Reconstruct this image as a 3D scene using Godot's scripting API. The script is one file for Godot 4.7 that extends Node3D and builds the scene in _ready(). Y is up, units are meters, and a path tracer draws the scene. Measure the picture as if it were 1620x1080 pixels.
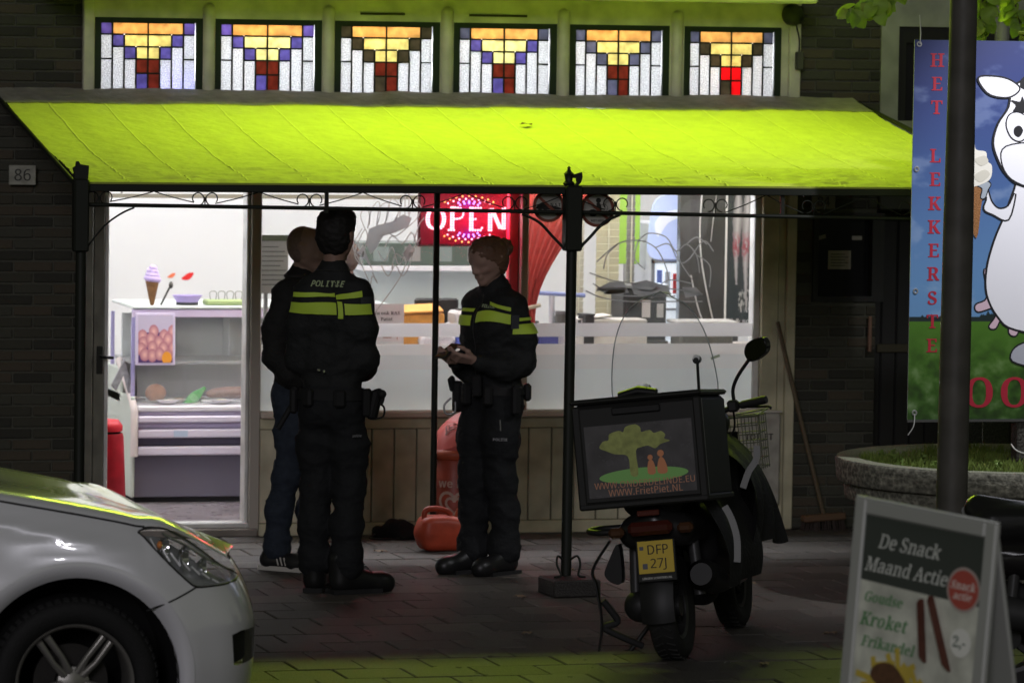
extends Node3D
# A snack bar at night: a lit awning, three people outside, a delivery moped, a parked car.

var mats := {}
var tex := {}
var rng := RandomNumberGenerator.new()


class M:  # collects triangles for one mesh
	var v := PackedVector3Array()
	var n := PackedVector3Array()
	var ix := PackedInt32Array()

	func tri(a: Vector3, b: Vector3, c: Vector3, na: Vector3, nb: Vector3, nc: Vector3) -> void:
		var s := v.size()
		if (b - a).cross(c - a).dot(na + nb + nc) > 0.0:
			v.append_array([a, c, b])
			n.append_array([na, nc, nb])
		else:
			v.append_array([a, b, c])
			n.append_array([na, nb, nc])
		ix.append_array([s, s + 1, s + 2])

	func quad(a: Vector3, b: Vector3, c: Vector3, d: Vector3, nn: Vector3) -> void:
		tri(a, b, c, nn, nn, nn)
		tri(a, c, d, nn, nn, nn)

	func squad(a: Vector3, b: Vector3, c: Vector3, d: Vector3, na: Vector3, nb: Vector3, nc: Vector3, nd: Vector3) -> void:
		tri(a, b, c, na, nb, nc)
		tri(a, c, d, na, nc, nd)

	func box(t: Transform3D, size: Vector3, b := 0.0) -> M:
		var h := size * 0.5
		b = minf(b, minf(h.x, minf(h.y, h.z)) * 0.9)
		var e: Array[Vector3] = [Vector3.RIGHT, Vector3.UP, Vector3.BACK]
		for a in 3:
			var u := (a + 1) % 3
			var w := (a + 2) % 3
			for s: float in [-1.0, 1.0]:
				var o: Vector3 = e[a] * h[a] * s
				var p: Vector3 = e[u] * (h[u] - b)
				var q: Vector3 = e[w] * (h[w] - b)
				quad(t * (o - p - q), t * (o + p - q), t * (o + p + q), t * (o - p + q), (t.basis * (e[a] * s)).normalized())
				if b > 0.0:
					for s2: float in [-1.0, 1.0]:
						var c: Vector3 = e[w] * (h[w] - b)
						var p1: Vector3 = e[a] * h[a] * s + e[u] * (h[u] - b) * s2
						var p2: Vector3 = e[a] * (h[a] - b) * s + e[u] * h[u] * s2
						quad(t * (p1 - c), t * (p1 + c), t * (p2 + c), t * (p2 - c), (t.basis * (e[a] * s + e[u] * s2)).normalized())
		if b > 0.0:
			for sx: float in [-1.0, 1.0]:
				for sy: float in [-1.0, 1.0]:
					for sz: float in [-1.0, 1.0]:
						var sg := Vector3(sx, sy, sz)
						var nn := (t.basis * sg).normalized()
						tri(t * (sg * (h - Vector3(0, b, b))), t * (sg * (h - Vector3(b, 0, b))), t * (sg * (h - Vector3(b, b, 0))), nn, nn, nn)
		return self

	func bx(x0: float, x1: float, y0: float, y1: float, z0: float, z1: float, b := 0.0) -> M:
		return box(Transform3D(Basis(), Vector3(x0 + x1, y0 + y1, z0 + z1) * 0.5), Vector3(absf(x1 - x0), absf(y1 - y0), absf(z1 - z0)), b)

	func tube(pts: Array, r: Variant, sides := 8, caps := true, flat := 1.0) -> M:
		var rings: Array = []
		var norms: Array = []
		var last := Vector3.ZERO
		for i in pts.size():
			var d: Vector3 = (pts[mini(i + 1, pts.size() - 1)] - pts[maxi(i - 1, 0)]).normalized()
			var u: Vector3
			if last == Vector3.ZERO:
				u = d.cross(Vector3.UP if absf(d.y) < 0.9 else Vector3.RIGHT).normalized()
			else:
				u = (last - d * last.dot(d)).normalized()
			last = u
			var w := d.cross(u)
			var rr: float = r[i] if r is Array else r
			var ring := PackedVector3Array()
			var nr := PackedVector3Array()
			for k in sides:
				var an := TAU * k / sides
				var q := u * cos(an) + w * sin(an) * flat
				nr.append((u * cos(an) * flat + w * sin(an)).normalized())
				ring.append(pts[i] + q * rr)
			rings.append(ring)
			norms.append(nr)
		for i in pts.size() - 1:
			for k in sides:
				var k2 := (k + 1) % sides
				squad(rings[i][k], rings[i][k2], rings[i + 1][k2], rings[i + 1][k], norms[i][k], norms[i][k2], norms[i + 1][k2], norms[i + 1][k])
		if caps:
			for e: int in [0, pts.size() - 1]:
				var d: Vector3 = (pts[0] - pts[1]).normalized() if e == 0 else (pts[e] - pts[e - 1]).normalized()
				for k in sides:
					tri(pts[e], rings[e][k], rings[e][(k + 1) % sides], d, d, d)
		return self

	func cyl(a: Vector3, b: Vector3, r1: float, r2 := -1.0, sides := 12) -> M:
		return tube([a, b], [r1, r1 if r2 < 0.0 else r2], sides)

	# profile of (radius, height) turned round the y axis of t
	func lathe(t: Transform3D, prof: Array, seg := 24, smooth := true, from := 0.0, to := TAU) -> M:
		for i in prof.size() - 1:
			var p: Vector2 = prof[i]
			var q: Vector2 = prof[i + 1]
			if p.is_equal_approx(q):
				continue
			var fn := Vector2(q.y - p.y, p.x - q.x).normalized()
			var n0 := fn
			var n1 := fn
			if smooth and i > 0:
				var o: Vector2 = prof[i - 1]
				var f2 := Vector2(p.y - o.y, o.x - p.x).normalized()
				if f2.dot(fn) > 0.5:
					n0 = (fn + f2).normalized()
			if smooth and i + 2 < prof.size():
				var o: Vector2 = prof[i + 2]
				var f2 := Vector2(o.y - q.y, q.x - o.x).normalized()
				if f2.dot(fn) > 0.5:
					n1 = (fn + f2).normalized()
			for k in seg:
				var a0 := from + (to - from) * k / seg
				var a1 := from + (to - from) * (k + 1) / seg
				var c0 := Vector3(cos(a0), 0, sin(a0))
				var c1 := Vector3(cos(a1), 0, sin(a1))
				var y := Vector3.UP
				var B := t.basis
				squad(t * (c0 * p.x + y * p.y), t * (c1 * p.x + y * p.y), t * (c1 * q.x + y * q.y), t * (c0 * q.x + y * q.y), (B * (c0 * n0.x + y * n0.y)).normalized(), (B * (c1 * n0.x + y * n0.y)).normalized(), (B * (c1 * n1.x + y * n1.y)).normalized(), (B * (c0 * n1.x + y * n1.y)).normalized())
		return self

	func ball(t: Transform3D, r: float, seg := 12) -> M:
		var pr := []
		var half := seg / 2 + 1
		for i in half + 1:
			var a := PI * i / half - PI / 2
			pr.append(Vector2(cos(a) * r, sin(a) * r))
		return lathe(t, pr, seg)

	# outline in the xy plane of t, thickness d towards +z
	func ext(poly: PackedVector2Array, t: Transform3D, d: float) -> M:
		var idx := Geometry2D.triangulate_polygon(poly)
		var f := (t.basis * Vector3.BACK).normalized()
		var at := func(p: Vector2, z: float) -> Vector3: return t * Vector3(p.x, p.y, z)
		for i in idx.size() / 3:
			var a := poly[idx[i * 3]]
			var b := poly[idx[i * 3 + 1]]
			var c := poly[idx[i * 3 + 2]]
			tri(at.call(a, d), at.call(b, d), at.call(c, d), f, f, f)
			tri(at.call(a, 0.0), at.call(b, 0.0), at.call(c, 0.0), -f, -f, -f)
		var cw := Geometry2D.is_polygon_clockwise(poly)
		for i in poly.size():
			var a := poly[i]
			var b := poly[(i + 1) % poly.size()]
			var e := (b - a).normalized()
			var o := Vector2(e.y, -e.x) * (-1.0 if cw else 1.0)
			quad(at.call(a, 0.0), at.call(b, 0.0), at.call(b, d), at.call(a, d), (t.basis * Vector3(o.x, o.y, 0)).normalized())
		return self

	func text(s: String, h: float, t: Transform3D, d := 0.002, face := "Droid Sans", bold := false, align := 1) -> M:
		var f := SystemFont.new()
		f.font_names = [face]
		f.font_weight = 700 if bold else 400
		var tm := TextMesh.new()
		tm.font = f
		tm.text = s
		tm.font_size = 48
		tm.pixel_size = h / 48.0 / 0.73
		tm.depth = d
		tm.curve_step = 2.0
		tm.horizontal_alignment = align as HorizontalAlignment
		var ar := tm.get_mesh_arrays()
		var base := v.size()
		for p: Vector3 in ar[Mesh.ARRAY_VERTEX]:
			v.append(t * p)
		for q: Vector3 in ar[Mesh.ARRAY_NORMAL]:
			n.append((t.basis * q).normalized())
		if ar[Mesh.ARRAY_INDEX]:
			for i: int in ar[Mesh.ARRAY_INDEX]:
				ix.append(base + i)
		else:
			for i in ar[Mesh.ARRAY_VERTEX].size():
				ix.append(base + i)
		return self

	# a grid of points f(u, v) with u, v in 0..1
	func grid(nu: int, nv: int, f: Callable, out := Vector3.ZERO) -> M:
		var p := PackedVector3Array()
		var s := v.size()
		for i in nu + 1:
			for j in nv + 1:
				p.append(f.call(float(i) / nu, float(j) / nv))
		for i in nu + 1:
			for j in nv + 1:
				var du := p[mini(i + 1, nu) * (nv + 1) + j] - p[maxi(i - 1, 0) * (nv + 1) + j]
				var dv := p[i * (nv + 1) + mini(j + 1, nv)] - p[i * (nv + 1) + maxi(j - 1, 0)]
				var nn := du.cross(dv).normalized()
				if out != Vector3.ZERO and nn.dot(out) < 0.0:
					nn = -nn
				n.append(nn)
		v.append_array(p)
		for i in nu:
			for j in nv:
				var a := s + i * (nv + 1) + j
				var b := a + nv + 1
				var flip := (v[b] - v[a]).cross(v[b + 1] - v[a]).dot(n[a]) > 0.0
				ix.append_array([a, b + 1, b, a, a + 1, b + 1] if flip else [a, b, b + 1, a, b + 1, a + 1])
		return self

	func done() -> ArrayMesh:
		var ar := []
		ar.resize(Mesh.ARRAY_MAX)
		ar[Mesh.ARRAY_VERTEX] = v
		ar[Mesh.ARRAY_NORMAL] = n
		ar[Mesh.ARRAY_INDEX] = ix
		var am := ArrayMesh.new()
		am.add_surface_from_arrays(Mesh.PRIMITIVE_TRIANGLES, ar)
		return am


class Blob:  # tapered capsules joined by a smooth minimum, meshed as surface nets
	var a := PackedVector3Array()
	var b := PackedVector3Array()
	var ra := PackedFloat32Array()
	var rb := PackedFloat32Array()
	var k := 0.05

	func _init(smooth := 0.05) -> void:
		k = smooth

	func add(p: Vector3, q: Vector3, r1: float, r2 := -1.0) -> Blob:
		a.append(p)
		b.append(q)
		ra.append(r1)
		rb.append(r1 if r2 < 0.0 else r2)
		return self

	func chain(pts: Array, rs: Array) -> Blob:
		for i in pts.size() - 1:
			add(pts[i], pts[i + 1], rs[i], rs[i + 1])
		return self

	func one(i: int, p: Vector3) -> float:
		var ab := b[i] - a[i]
		var h := clampf((p - a[i]).dot(ab) / maxf(ab.length_squared(), 1e-9), 0.0, 1.0)
		return (p - a[i] - ab * h).length() - lerpf(ra[i], rb[i], h)

	func dist(p: Vector3) -> float:
		var d := 9.0
		for i in a.size():
			var e := one(i, p)
			var h := maxf(k - absf(d - e), 0.0) / k
			d = minf(d, e) - h * h * k * 0.25
		return d

	func hit(o: Vector3, dir: Vector3, far := 2.0) -> Vector3:
		var t := 0.0
		for i in 40:
			var d := dist(o + dir * t)
			if d < 0.0008:
				return o + dir * t
			t += d * 0.9
			if t > far:
				break
		return Vector3.INF

	func mesh_into(m: M, cell: float, noise: FastNoiseLite = null, amp := 0.0) -> void:
		var pad := k * 0.5 + cell * 2.0
		var lo := Vector3.ONE * 99.0
		var hi := -lo
		for i in a.size():
			var r := maxf(ra[i], rb[i])
			lo = lo.min(a[i].min(b[i]) - Vector3.ONE * (r + pad))
			hi = hi.max(a[i].max(b[i]) + Vector3.ONE * (r + pad))
		var dim := Vector3i(((hi - lo) / cell).ceil()) + Vector3i.ONE
		var nx := dim.x
		var ny := dim.y
		var nz := dim.z
		var sy := nx
		var sz := nx * ny
		var f := PackedFloat32Array()
		f.resize(nx * ny * nz)
		f.fill(9.0)
		for i in a.size():
			var r := maxf(ra[i], rb[i]) + pad
			var i0 := Vector3i(((a[i].min(b[i]) - Vector3.ONE * r - lo) / cell).floor()).clamp(Vector3i.ZERO, dim - Vector3i.ONE)
			var i1 := Vector3i(((a[i].max(b[i]) + Vector3.ONE * r - lo) / cell).ceil()).clamp(Vector3i.ZERO, dim - Vector3i.ONE)
			var A := a[i]
			var ab := b[i] - A
			var inv := 1.0 / maxf(ab.length_squared(), 1e-9)
			var r0 := ra[i]
			var dr := rb[i] - r0
			for z in range(i0.z, i1.z + 1):
				for y in range(i0.y, i1.y + 1):
					var at := z * sz + y * sy
					for x in range(i0.x, i1.x + 1):
						var p := lo + Vector3(x, y, z) * cell - A
						var h := clampf(p.dot(ab) * inv, 0.0, 1.0)
						var e := (p - ab * h).length() - r0 - dr * h
						var d := f[at + x]
						if e - d < k:
							var g := maxf(k - absf(d - e), 0.0) / k
							f[at + x] = minf(d, e) - g * g * k * 0.25
		var id := PackedInt32Array()
		id.resize(f.size())
		id.fill(-1)
		var base := m.v.size()
		var pts := PackedVector3Array()
		var offs := [0, 1, sy, sy + 1, sz, sz + 1, sz + sy, sz + sy + 1]
		var pairs := [[0, 1], [2, 3], [4, 5], [6, 7], [0, 2], [1, 3], [4, 6], [5, 7], [0, 4], [1, 5], [2, 6], [3, 7]]
		var quads := PackedInt32Array()
		for z in nz - 1:
			for y in ny - 1:
				for x in nx - 1:
					var at := z * sz + y * sy + x
					if absf(f[at]) > cell * 2.0:
						continue
					var neg := 0
					for o: int in offs:
						if f[at + o] < 0.0:
							neg += 1
					if neg == 0 or neg == 8:
						continue
					var sum := Vector3.ZERO
					var cnt := 0
					for pr: Array in pairs:
						var p: int = pr[0]
						var q: int = pr[1]
						var fa := f[at + offs[p]]
						var fb := f[at + offs[q]]
						if (fa < 0.0) != (fb < 0.0):
							var t := fa / (fa - fb)
							sum += Vector3(p & 1, (p >> 1) & 1, p >> 2).lerp(Vector3(q & 1, (q >> 1) & 1, q >> 2), t)
							cnt += 1
					id[at] = pts.size()
					pts.append(lo + (Vector3(x, y, z) + sum / cnt) * cell)
					var s0 := f[at] < 0.0
					if x and y and z:
						if s0 != (f[at + 1] < 0.0):
							quads.append_array([at - sy - sz, at - sz, at, at - sy, 1 if s0 else 0])
						if s0 != (f[at + sy] < 0.0):
							quads.append_array([at - sz - 1, at - 1, at, at - sz, 1 if s0 else 0])
						if s0 != (f[at + sz] < 0.0):
							quads.append_array([at - 1 - sy, at - sy, at, at - 1, 1 if s0 else 0])
		for pass_ in (2 if amp > 0.0 else 1):
			var nn := PackedVector3Array()
			nn.resize(pts.size())
			for q in range(0, quads.size(), 5):
				var i := id[quads[q]]
				var j := id[quads[q + 1]]
				var l := id[quads[q + 2]]
				var o := id[quads[q + 3]]
				if i < 0 or j < 0 or l < 0 or o < 0:
					continue
				var c := (pts[l] - pts[i]).cross(pts[o] - pts[j])
				if quads[q + 4] == 0:
					c = -c
				nn[i] += c
				nn[j] += c
				nn[l] += c
				nn[o] += c
			for i in pts.size():
				nn[i] = nn[i].normalized()
			if amp > 0.0 and pass_ == 0:
				for i in pts.size():
					var q := pts[i]
					pts[i] += nn[i] * amp * (noise.get_noise_3d(q.x, q.y * 1.7, q.z))
			else:
				m.v.append_array(pts)
				m.n.append_array(nn)
		for q in range(0, quads.size(), 5):
			var i := id[quads[q]]
			var j := id[quads[q + 1]]
			var l := id[quads[q + 2]]
			var o := id[quads[q + 3]]
			if i < 0 or j < 0 or l < 0 or o < 0:
				continue
			i += base
			j += base
			l += base
			o += base
			m.ix.append_array([i, l, j, i, o, l] if quads[q + 4] == 1 else [i, j, l, i, l, o])


func at(x: float, y: float, z: float) -> Transform3D:
	return Transform3D(Basis(), Vector3(x, y, z))


func rot(e: Vector3, p := Vector3.ZERO) -> Transform3D:
	return Transform3D(Basis.from_euler(e), p)


func obj(called: String, m: Variant, material: Material, parent: Node3D = self) -> MeshInstance3D:
	var o := MeshInstance3D.new()
	o.name = called
	o.mesh = m.done() if m is M else m
	o.material_override = material
	parent.add_child(o, true)
	return o


# a part whose shape was made in world coordinates, under a thing that is not turned
func wpart(root: Node3D, called: String, m: Variant, material: Material) -> MeshInstance3D:
	var o := obj(called, m, material, root)
	var off := Vector3.ZERO
	var p: Node = root
	while p is Node3D and p != self:
		off += p.position
		p = p.get_parent()
	o.position = -off
	return o


func tag(o: Node3D, label: String, category := "", group := "", kind := "") -> Node3D:
	if label:
		o.set_meta("label", label)
	if category:
		o.set_meta("category", category)
	if group:
		o.set_meta("group", group)
	if kind:
		o.set_meta("kind", kind)
	return o


func thing(called: String, label: String, category: String, p := Vector3.ZERO, e := Vector3.ZERO, group := "") -> Node3D:
	var o := Node3D.new()
	o.name = called
	add_child(o, true)
	o.position = p
	o.rotation = e
	tag(o, label, category, group)
	return o


func noise_tex(key: String, freq: float, lo: float, hi: float, size := 256, normal := false, type := FastNoiseLite.TYPE_SIMPLEX_SMOOTH, oct := 5) -> NoiseTexture2D:
	if not tex.has(key):
		var fn := FastNoiseLite.new()
		fn.seed = key.hash() % 1000
		fn.frequency = freq
		fn.noise_type = type
		fn.fractal_octaves = oct
		var t := NoiseTexture2D.new()
		t.width = size
		t.height = size
		t.seamless = true
		t.noise = fn
		if normal:
			t.as_normal_map = true
			t.bump_strength = 4.0
		else:
			var g := Gradient.new()
			g.set_color(0, Color(lo, lo, lo))
			g.set_color(1, Color(hi, hi, hi))
			t.color_ramp = g
		tex[key] = t
	return tex[key]


# r, g, b are real (linear) base colours; look picks wear: "" plain, "mottle", "grain", "cloth", "wood", "asphalt"
func mat(r: float, g: float, b: float, rough := 0.7, metal := 0.0, look := "", scale := 1.0) -> StandardMaterial3D:
	var key := "%f %f %f %f %f %s %f" % [r, g, b, rough, metal, look, scale]
	if mats.has(key):
		return mats[key]
	var m := StandardMaterial3D.new()
	m.albedo_color = Color(r, g, b).linear_to_srgb()
	m.roughness = rough
	m.metallic = metal
	m.metallic_specular = 0.4
	if look:
		m.uv1_triplanar = true
		m.uv1_world_triplanar = false
		m.uv1_scale = Vector3.ONE * scale
		match look:
			"mottle":
				m.albedo_texture = noise_tex("mottle", 0.012, 0.78, 1.0)
				m.roughness_texture = noise_tex("mottle_rough", 0.03, 0.7, 1.0)
			"grain":
				m.albedo_texture = noise_tex("grain", 0.12, 0.45, 1.0)
				m.normal_enabled = true
				m.normal_texture = noise_tex("grain_n", 0.1, 0, 1, 256, true)
				m.normal_scale = 0.8
			"cloth":
				m.albedo_texture = noise_tex("clothc", 0.02, 0.8, 1.0)
				m.normal_enabled = true
				m.normal_texture = noise_tex("cloth_n", 0.05, 0, 1, 256, true)
				m.normal_scale = 0.6
			"canvas":
				m.albedo_texture = noise_tex("canvasc", 0.03, 0.93, 1.0)
				m.normal_enabled = true
				m.normal_texture = noise_tex("canvas_n", 0.09, 0, 1, 256, true)
				m.normal_scale = 0.22
			"wood":
				m.albedo_texture = noise_tex("woodc", 0.02, 0.55, 1.0)
			"pebble":
				m.albedo_texture = noise_tex("pebble", 0.06, 0.25, 1.0, 256, false, FastNoiseLite.TYPE_CELLULAR, 3)
				m.heightmap_enabled = false
				m.normal_enabled = true
				m.normal_texture = noise_tex("pebble_n", 0.06, 0, 1, 256, true, FastNoiseLite.TYPE_CELLULAR, 3)
				m.normal_scale = 1.0
	mats[key] = m
	return m


func glow(r: float, g: float, b: float, energy: float) -> StandardMaterial3D:
	var m := mat(r * 0.8, g * 0.8, b * 0.8, 0.5).duplicate() as StandardMaterial3D
	m.emission_enabled = true
	m.emission = Color(r, g, b).linear_to_srgb()
	m.emission_energy_multiplier = energy
	return m


func pane(alpha := 0.06, r := 0.8, g := 0.85, b := 0.85, rough := 0.02) -> StandardMaterial3D:
	var m := mat(r, g, b, rough).duplicate() as StandardMaterial3D
	m.transparency = BaseMaterial3D.TRANSPARENCY_ALPHA
	m.albedo_color.a = alpha
	return m


func frosted(r: float, g: float, b: float, look := "") -> StandardMaterial3D:
	var m := mat(r, g, b, 0.5, 0.0, look, 4.0).duplicate() as StandardMaterial3D
	m.backlight_enabled = true
	m.backlight = Color.WHITE
	return m


func area(p: Vector3, e: Vector3, size: Vector2, energy: float, c := Color.WHITE, parent: Node3D = self) -> AreaLight3D:
	var l := AreaLight3D.new()
	l.name = "lamp_light"
	l.area_size = size
	l.light_energy = energy
	l.light_color = c
	l.shadow_enabled = true
	l.area_range = 30.0
	parent.add_child(l, true)
	l.position = p
	l.rotation = e
	return l


func omni(p: Vector3, energy: float, c: Color, size: float, parent: Node3D = self) -> OmniLight3D:
	var l := OmniLight3D.new()
	l.name = "bulb_light"
	l.light_energy = energy
	l.light_color = c
	l.light_size = size
	l.omni_range = 10.0
	l.shadow_enabled = true
	parent.add_child(l, true)
	l.position = p
	return l


func arc(c: Vector2, r: float, a0: float, a1: float, n := 12) -> PackedVector2Array:
	var o := PackedVector2Array()
	for i in n + 1:
		var a := lerpf(a0, a1, float(i) / n)
		o.append(c + Vector2(cos(a), sin(a)) * r)
	return o


func disc(c: Vector2, rx: float, ry: float, n := 24) -> PackedVector2Array:
	var o := PackedVector2Array()
	for i in n:
		o.append(c + Vector2(cos(TAU * i / n) * rx, sin(TAU * i / n) * ry))
	return o


# Catmull-Rom through the points
func curve(pts: Array, per := 6) -> Array:
	var o := []
	for i in pts.size() - 1:
		var p0: Variant = pts[maxi(i - 1, 0)]
		var p3: Variant = pts[mini(i + 2, pts.size() - 1)]
		for k in per:
			o.append(pts[i].cubic_interpolate(pts[i + 1], p0, p3, float(k) / per))
	o.append(pts[-1])
	return o


func soft(pts: Array, per := 5) -> PackedVector2Array:  # closed smooth outline
	var o := PackedVector2Array()
	var n := pts.size()
	for i in n:
		for k in per:
			var q: Vector2 = (pts[i] as Vector2).cubic_interpolate(pts[(i + 1) % n], pts[(i + n - 1) % n], pts[(i + 2) % n], float(k) / per)
			o.append(q)
	return o


func _ready() -> void:
	rng.seed = 7
	setup_view()
	build_ground()
	build_shop()
	build_interior()
	build_awning()
	build_neighbours()
	build_small_things()
	build_people()
	build_scooters()
	build_car()
	build_board()
	build_street_lamp()


func setup_view() -> void:
	var cam := Camera3D.new()
	cam.name = "camera"
	add_child(cam)
	var yaw := deg_to_rad(15.15)
	var pitch := atan(470.0 / 7500.0)
	var fwd := Vector3(sin(yaw) * cos(pitch), -sin(pitch), -cos(yaw) * cos(pitch))
	var right := fwd.cross(Vector3.UP).normalized()
	var up := right.cross(fwd)
	var ro := 0.0145
	cam.transform = Transform3D(Basis(right * cos(ro) + up * sin(ro), up * cos(ro) - right * sin(ro), -fwd), Vector3(-6.834, 2.7, 25.24))
	var attr := CameraAttributesPhysical.new()
	attr.frustum_focal_length = 166.8
	attr.frustum_focus_distance = 22.0
	attr.exposure_aperture = 5.0
	attr.frustum_far = 400.0
	cam.attributes = attr
	cam.fov = 8.228
	cam.near = 0.5
	cam.far = 400.0
	var env := Environment.new()
	env.background_mode = Environment.BG_SKY
	var sky := Sky.new()
	var sm := ProceduralSkyMaterial.new()
	sm.sky_top_color = Color(0.030, 0.034, 0.022).linear_to_srgb()
	sm.sky_horizon_color = Color(0.150, 0.160, 0.108).linear_to_srgb()
	sm.ground_bottom_color = Color(0.030, 0.028, 0.022).linear_to_srgb()
	sm.ground_horizon_color = Color(0.060, 0.056, 0.045).linear_to_srgb()
	sm.sky_curve = 0.16
	sky.sky_material = sm
	env.sky = sky
	env.tonemap_mode = Environment.TONE_MAPPER_LINEAR
	env.tonemap_exposure = 1.0
	env.sdfgi_enabled = true
	env.ssao_enabled = true
	env.ssil_enabled = true
	var we := WorldEnvironment.new()
	we.name = "world"
	we.environment = env
	add_child(we)
	# the street's lamp light, high behind the camera
	var sun := DirectionalLight3D.new()
	sun.name = "street_light_glow"
	sun.light_energy = 0.18
	sun.light_color = Color(0.98, 0.96, 1.0)
	sun.light_angular_distance = 16.0
	sun.shadow_enabled = true
	sun.sky_mode = DirectionalLight3D.SKY_MODE_LIGHT_ONLY
	add_child(sun)
	sun.look_at_from_position(Vector3(-8, 6.2, 20), Vector3(0, 0, 0))


func build_ground() -> void:
	var g := M.new()
	g.quad(Vector3(-60, -0.03, -40), Vector3(60, -0.03, -40), Vector3(60, -0.03, 60), Vector3(-60, -0.03, 60), Vector3.UP)
	var pav := obj("pavement", g, mat(0.05, 0.045, 0.04, 0.9, 0.0, "mottle", 0.8))
	tag(pav, "dark paved pavement of square slabs in front of the shop", "", "", "structure")
	# slabs of 30 cm in half bond; those the picture shows are pieces of their own
	var shapes := []
	var tones := []
	for k in 5:
		var m := M.new()
		m.box(rot(Vector3(rng.randf_range(-0.006, 0.006), 0, rng.randf_range(-0.006, 0.006)), Vector3(0, -0.02, 0)), Vector3(0.294, 0.04, 0.294), 0.005)
		shapes.append(m.done())
		var c := 0.100 + 0.018 * k
		tones.append(mat(c * 1.06, c * 0.94, c * 0.80, 0.66, 0.0, "grain", 3.0 + k * 0.3))
	var rest := M.new()
	var count := 0
	for row in range(0, 60):
		var z := 0.02 + 0.3 * row
		for col in range(-28, 16):
			var x := 0.3 * col + (0.15 if row % 2 else 0.0)
			var near := row < 24 and x > -2.1 - row * 0.075 and x < 1.95 - row * 0.085
			var hidden := row > 9 and x < -1.6
			if near and not hidden and count < 300:
				var o := obj("paving_slab", shapes[rng.randi() % 5], tones[rng.randi() % 5], pav)
				o.position = Vector3(x, rng.randf_range(-0.003, 0.002), z + 0.15)
				o.rotation.y = rng.randf_range(-0.006, 0.006)
				count += 1
			elif not (near and not hidden) or count >= 300:
				rest.bx(x - 0.147, x + 0.147, -0.04, rng.randf_range(-0.004, 0.001), z + 0.003, z + 0.297, 0.004)
	var gum := M.new()
	for i in 260:
		var q := Vector3(rng.randf_range(-2.0, 1.6), 0.0035, rng.randf_range(0.3, 6.8))
		var gr := rng.randf_range(0.006, 0.017)
		gum.ext(disc(Vector2.ZERO, gr, gr * rng.randf_range(0.6, 1.0), 8), Transform3D(Basis.from_euler(Vector3(-PI / 2, rng.randf() * 6.0, 0)), q), 0.001)
	tag(obj("gum_spots", gum, mat(0.055, 0.05, 0.045, 0.8), pav), "", "", "", "stuff")
	var r := obj("paving_slabs_beyond", rest, tones[2], pav)
	tag(r, "", "", "", "stuff")


var brick_shapes := []
var brick_tones := []


func brick_wall(parent: Node3D, x0: float, x1: float, y0: float, y1: float, z: float, hole := Rect2()) -> void:
	if brick_shapes.is_empty():
		for k in 4:
			var m := M.new()
			m.box(rot(Vector3(rng.randf_range(-0.02, 0.02), rng.randf_range(-0.02, 0.02), 0)), Vector3(0.205, 0.049, 0.06), 0.004)
			brick_shapes.append(m.done())
		for c: Vector3 in [Vector3(0.104, 0.094, 0.066), Vector3(0.088, 0.086, 0.062), Vector3(0.125, 0.104, 0.072), Vector3(0.064, 0.063, 0.048), Vector3(0.10, 0.10, 0.074)]:
			brick_tones.append(mat(c.x, c.y, c.z, 0.85, 0.0, "grain", 5.0))
	var mortar := M.new()
	if hole.size == Vector2.ZERO:
		mortar.bx(x0, x1, y0, y1, z - 0.25, z - 0.012)
	else:
		mortar.bx(x0, hole.position.x, y0, y1, z - 0.25, z - 0.012)
		mortar.bx(hole.end.x, x1, y0, y1, z - 0.25, z - 0.012)
		mortar.bx(hole.position.x, hole.end.x, y0, hole.position.y, z - 0.25, z - 0.012)
		mortar.bx(hole.position.x, hole.end.x, hole.end.y, y1, z - 0.25, z - 0.012)
	var w := wpart(parent, "brick_pier", mortar, mat(0.15, 0.15, 0.115, 0.95, 0.0, "grain", 6.0))
	var rows := int((y1 - y0) / 0.06)
	var half: Mesh = null
	for r in rows:
		var y := y0 + 0.06 * r + 0.03
		var x := x0 - (0.107 if r % 2 else 0.0)
		while x < x1 - 0.02:
			var a := maxf(x, x0)
			var b := minf(x + 0.205, x1)
			if b - a > 0.012 and not hole.intersects(Rect2(a, y - 0.03, b - a, 0.06)):
				var o := MeshInstance3D.new()
				o.name = "brick"
				o.mesh = brick_shapes[rng.randi() % 4]
				o.material_override = brick_tones[rng.randi() % 5]
				w.add_child(o, true)
				o.position = Vector3((a + b) * 0.5, y, z - 0.03 + rng.randf_range(-0.003, 0.003))
				o.scale.x = (b - a) / 0.205
			x += 0.215


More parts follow.
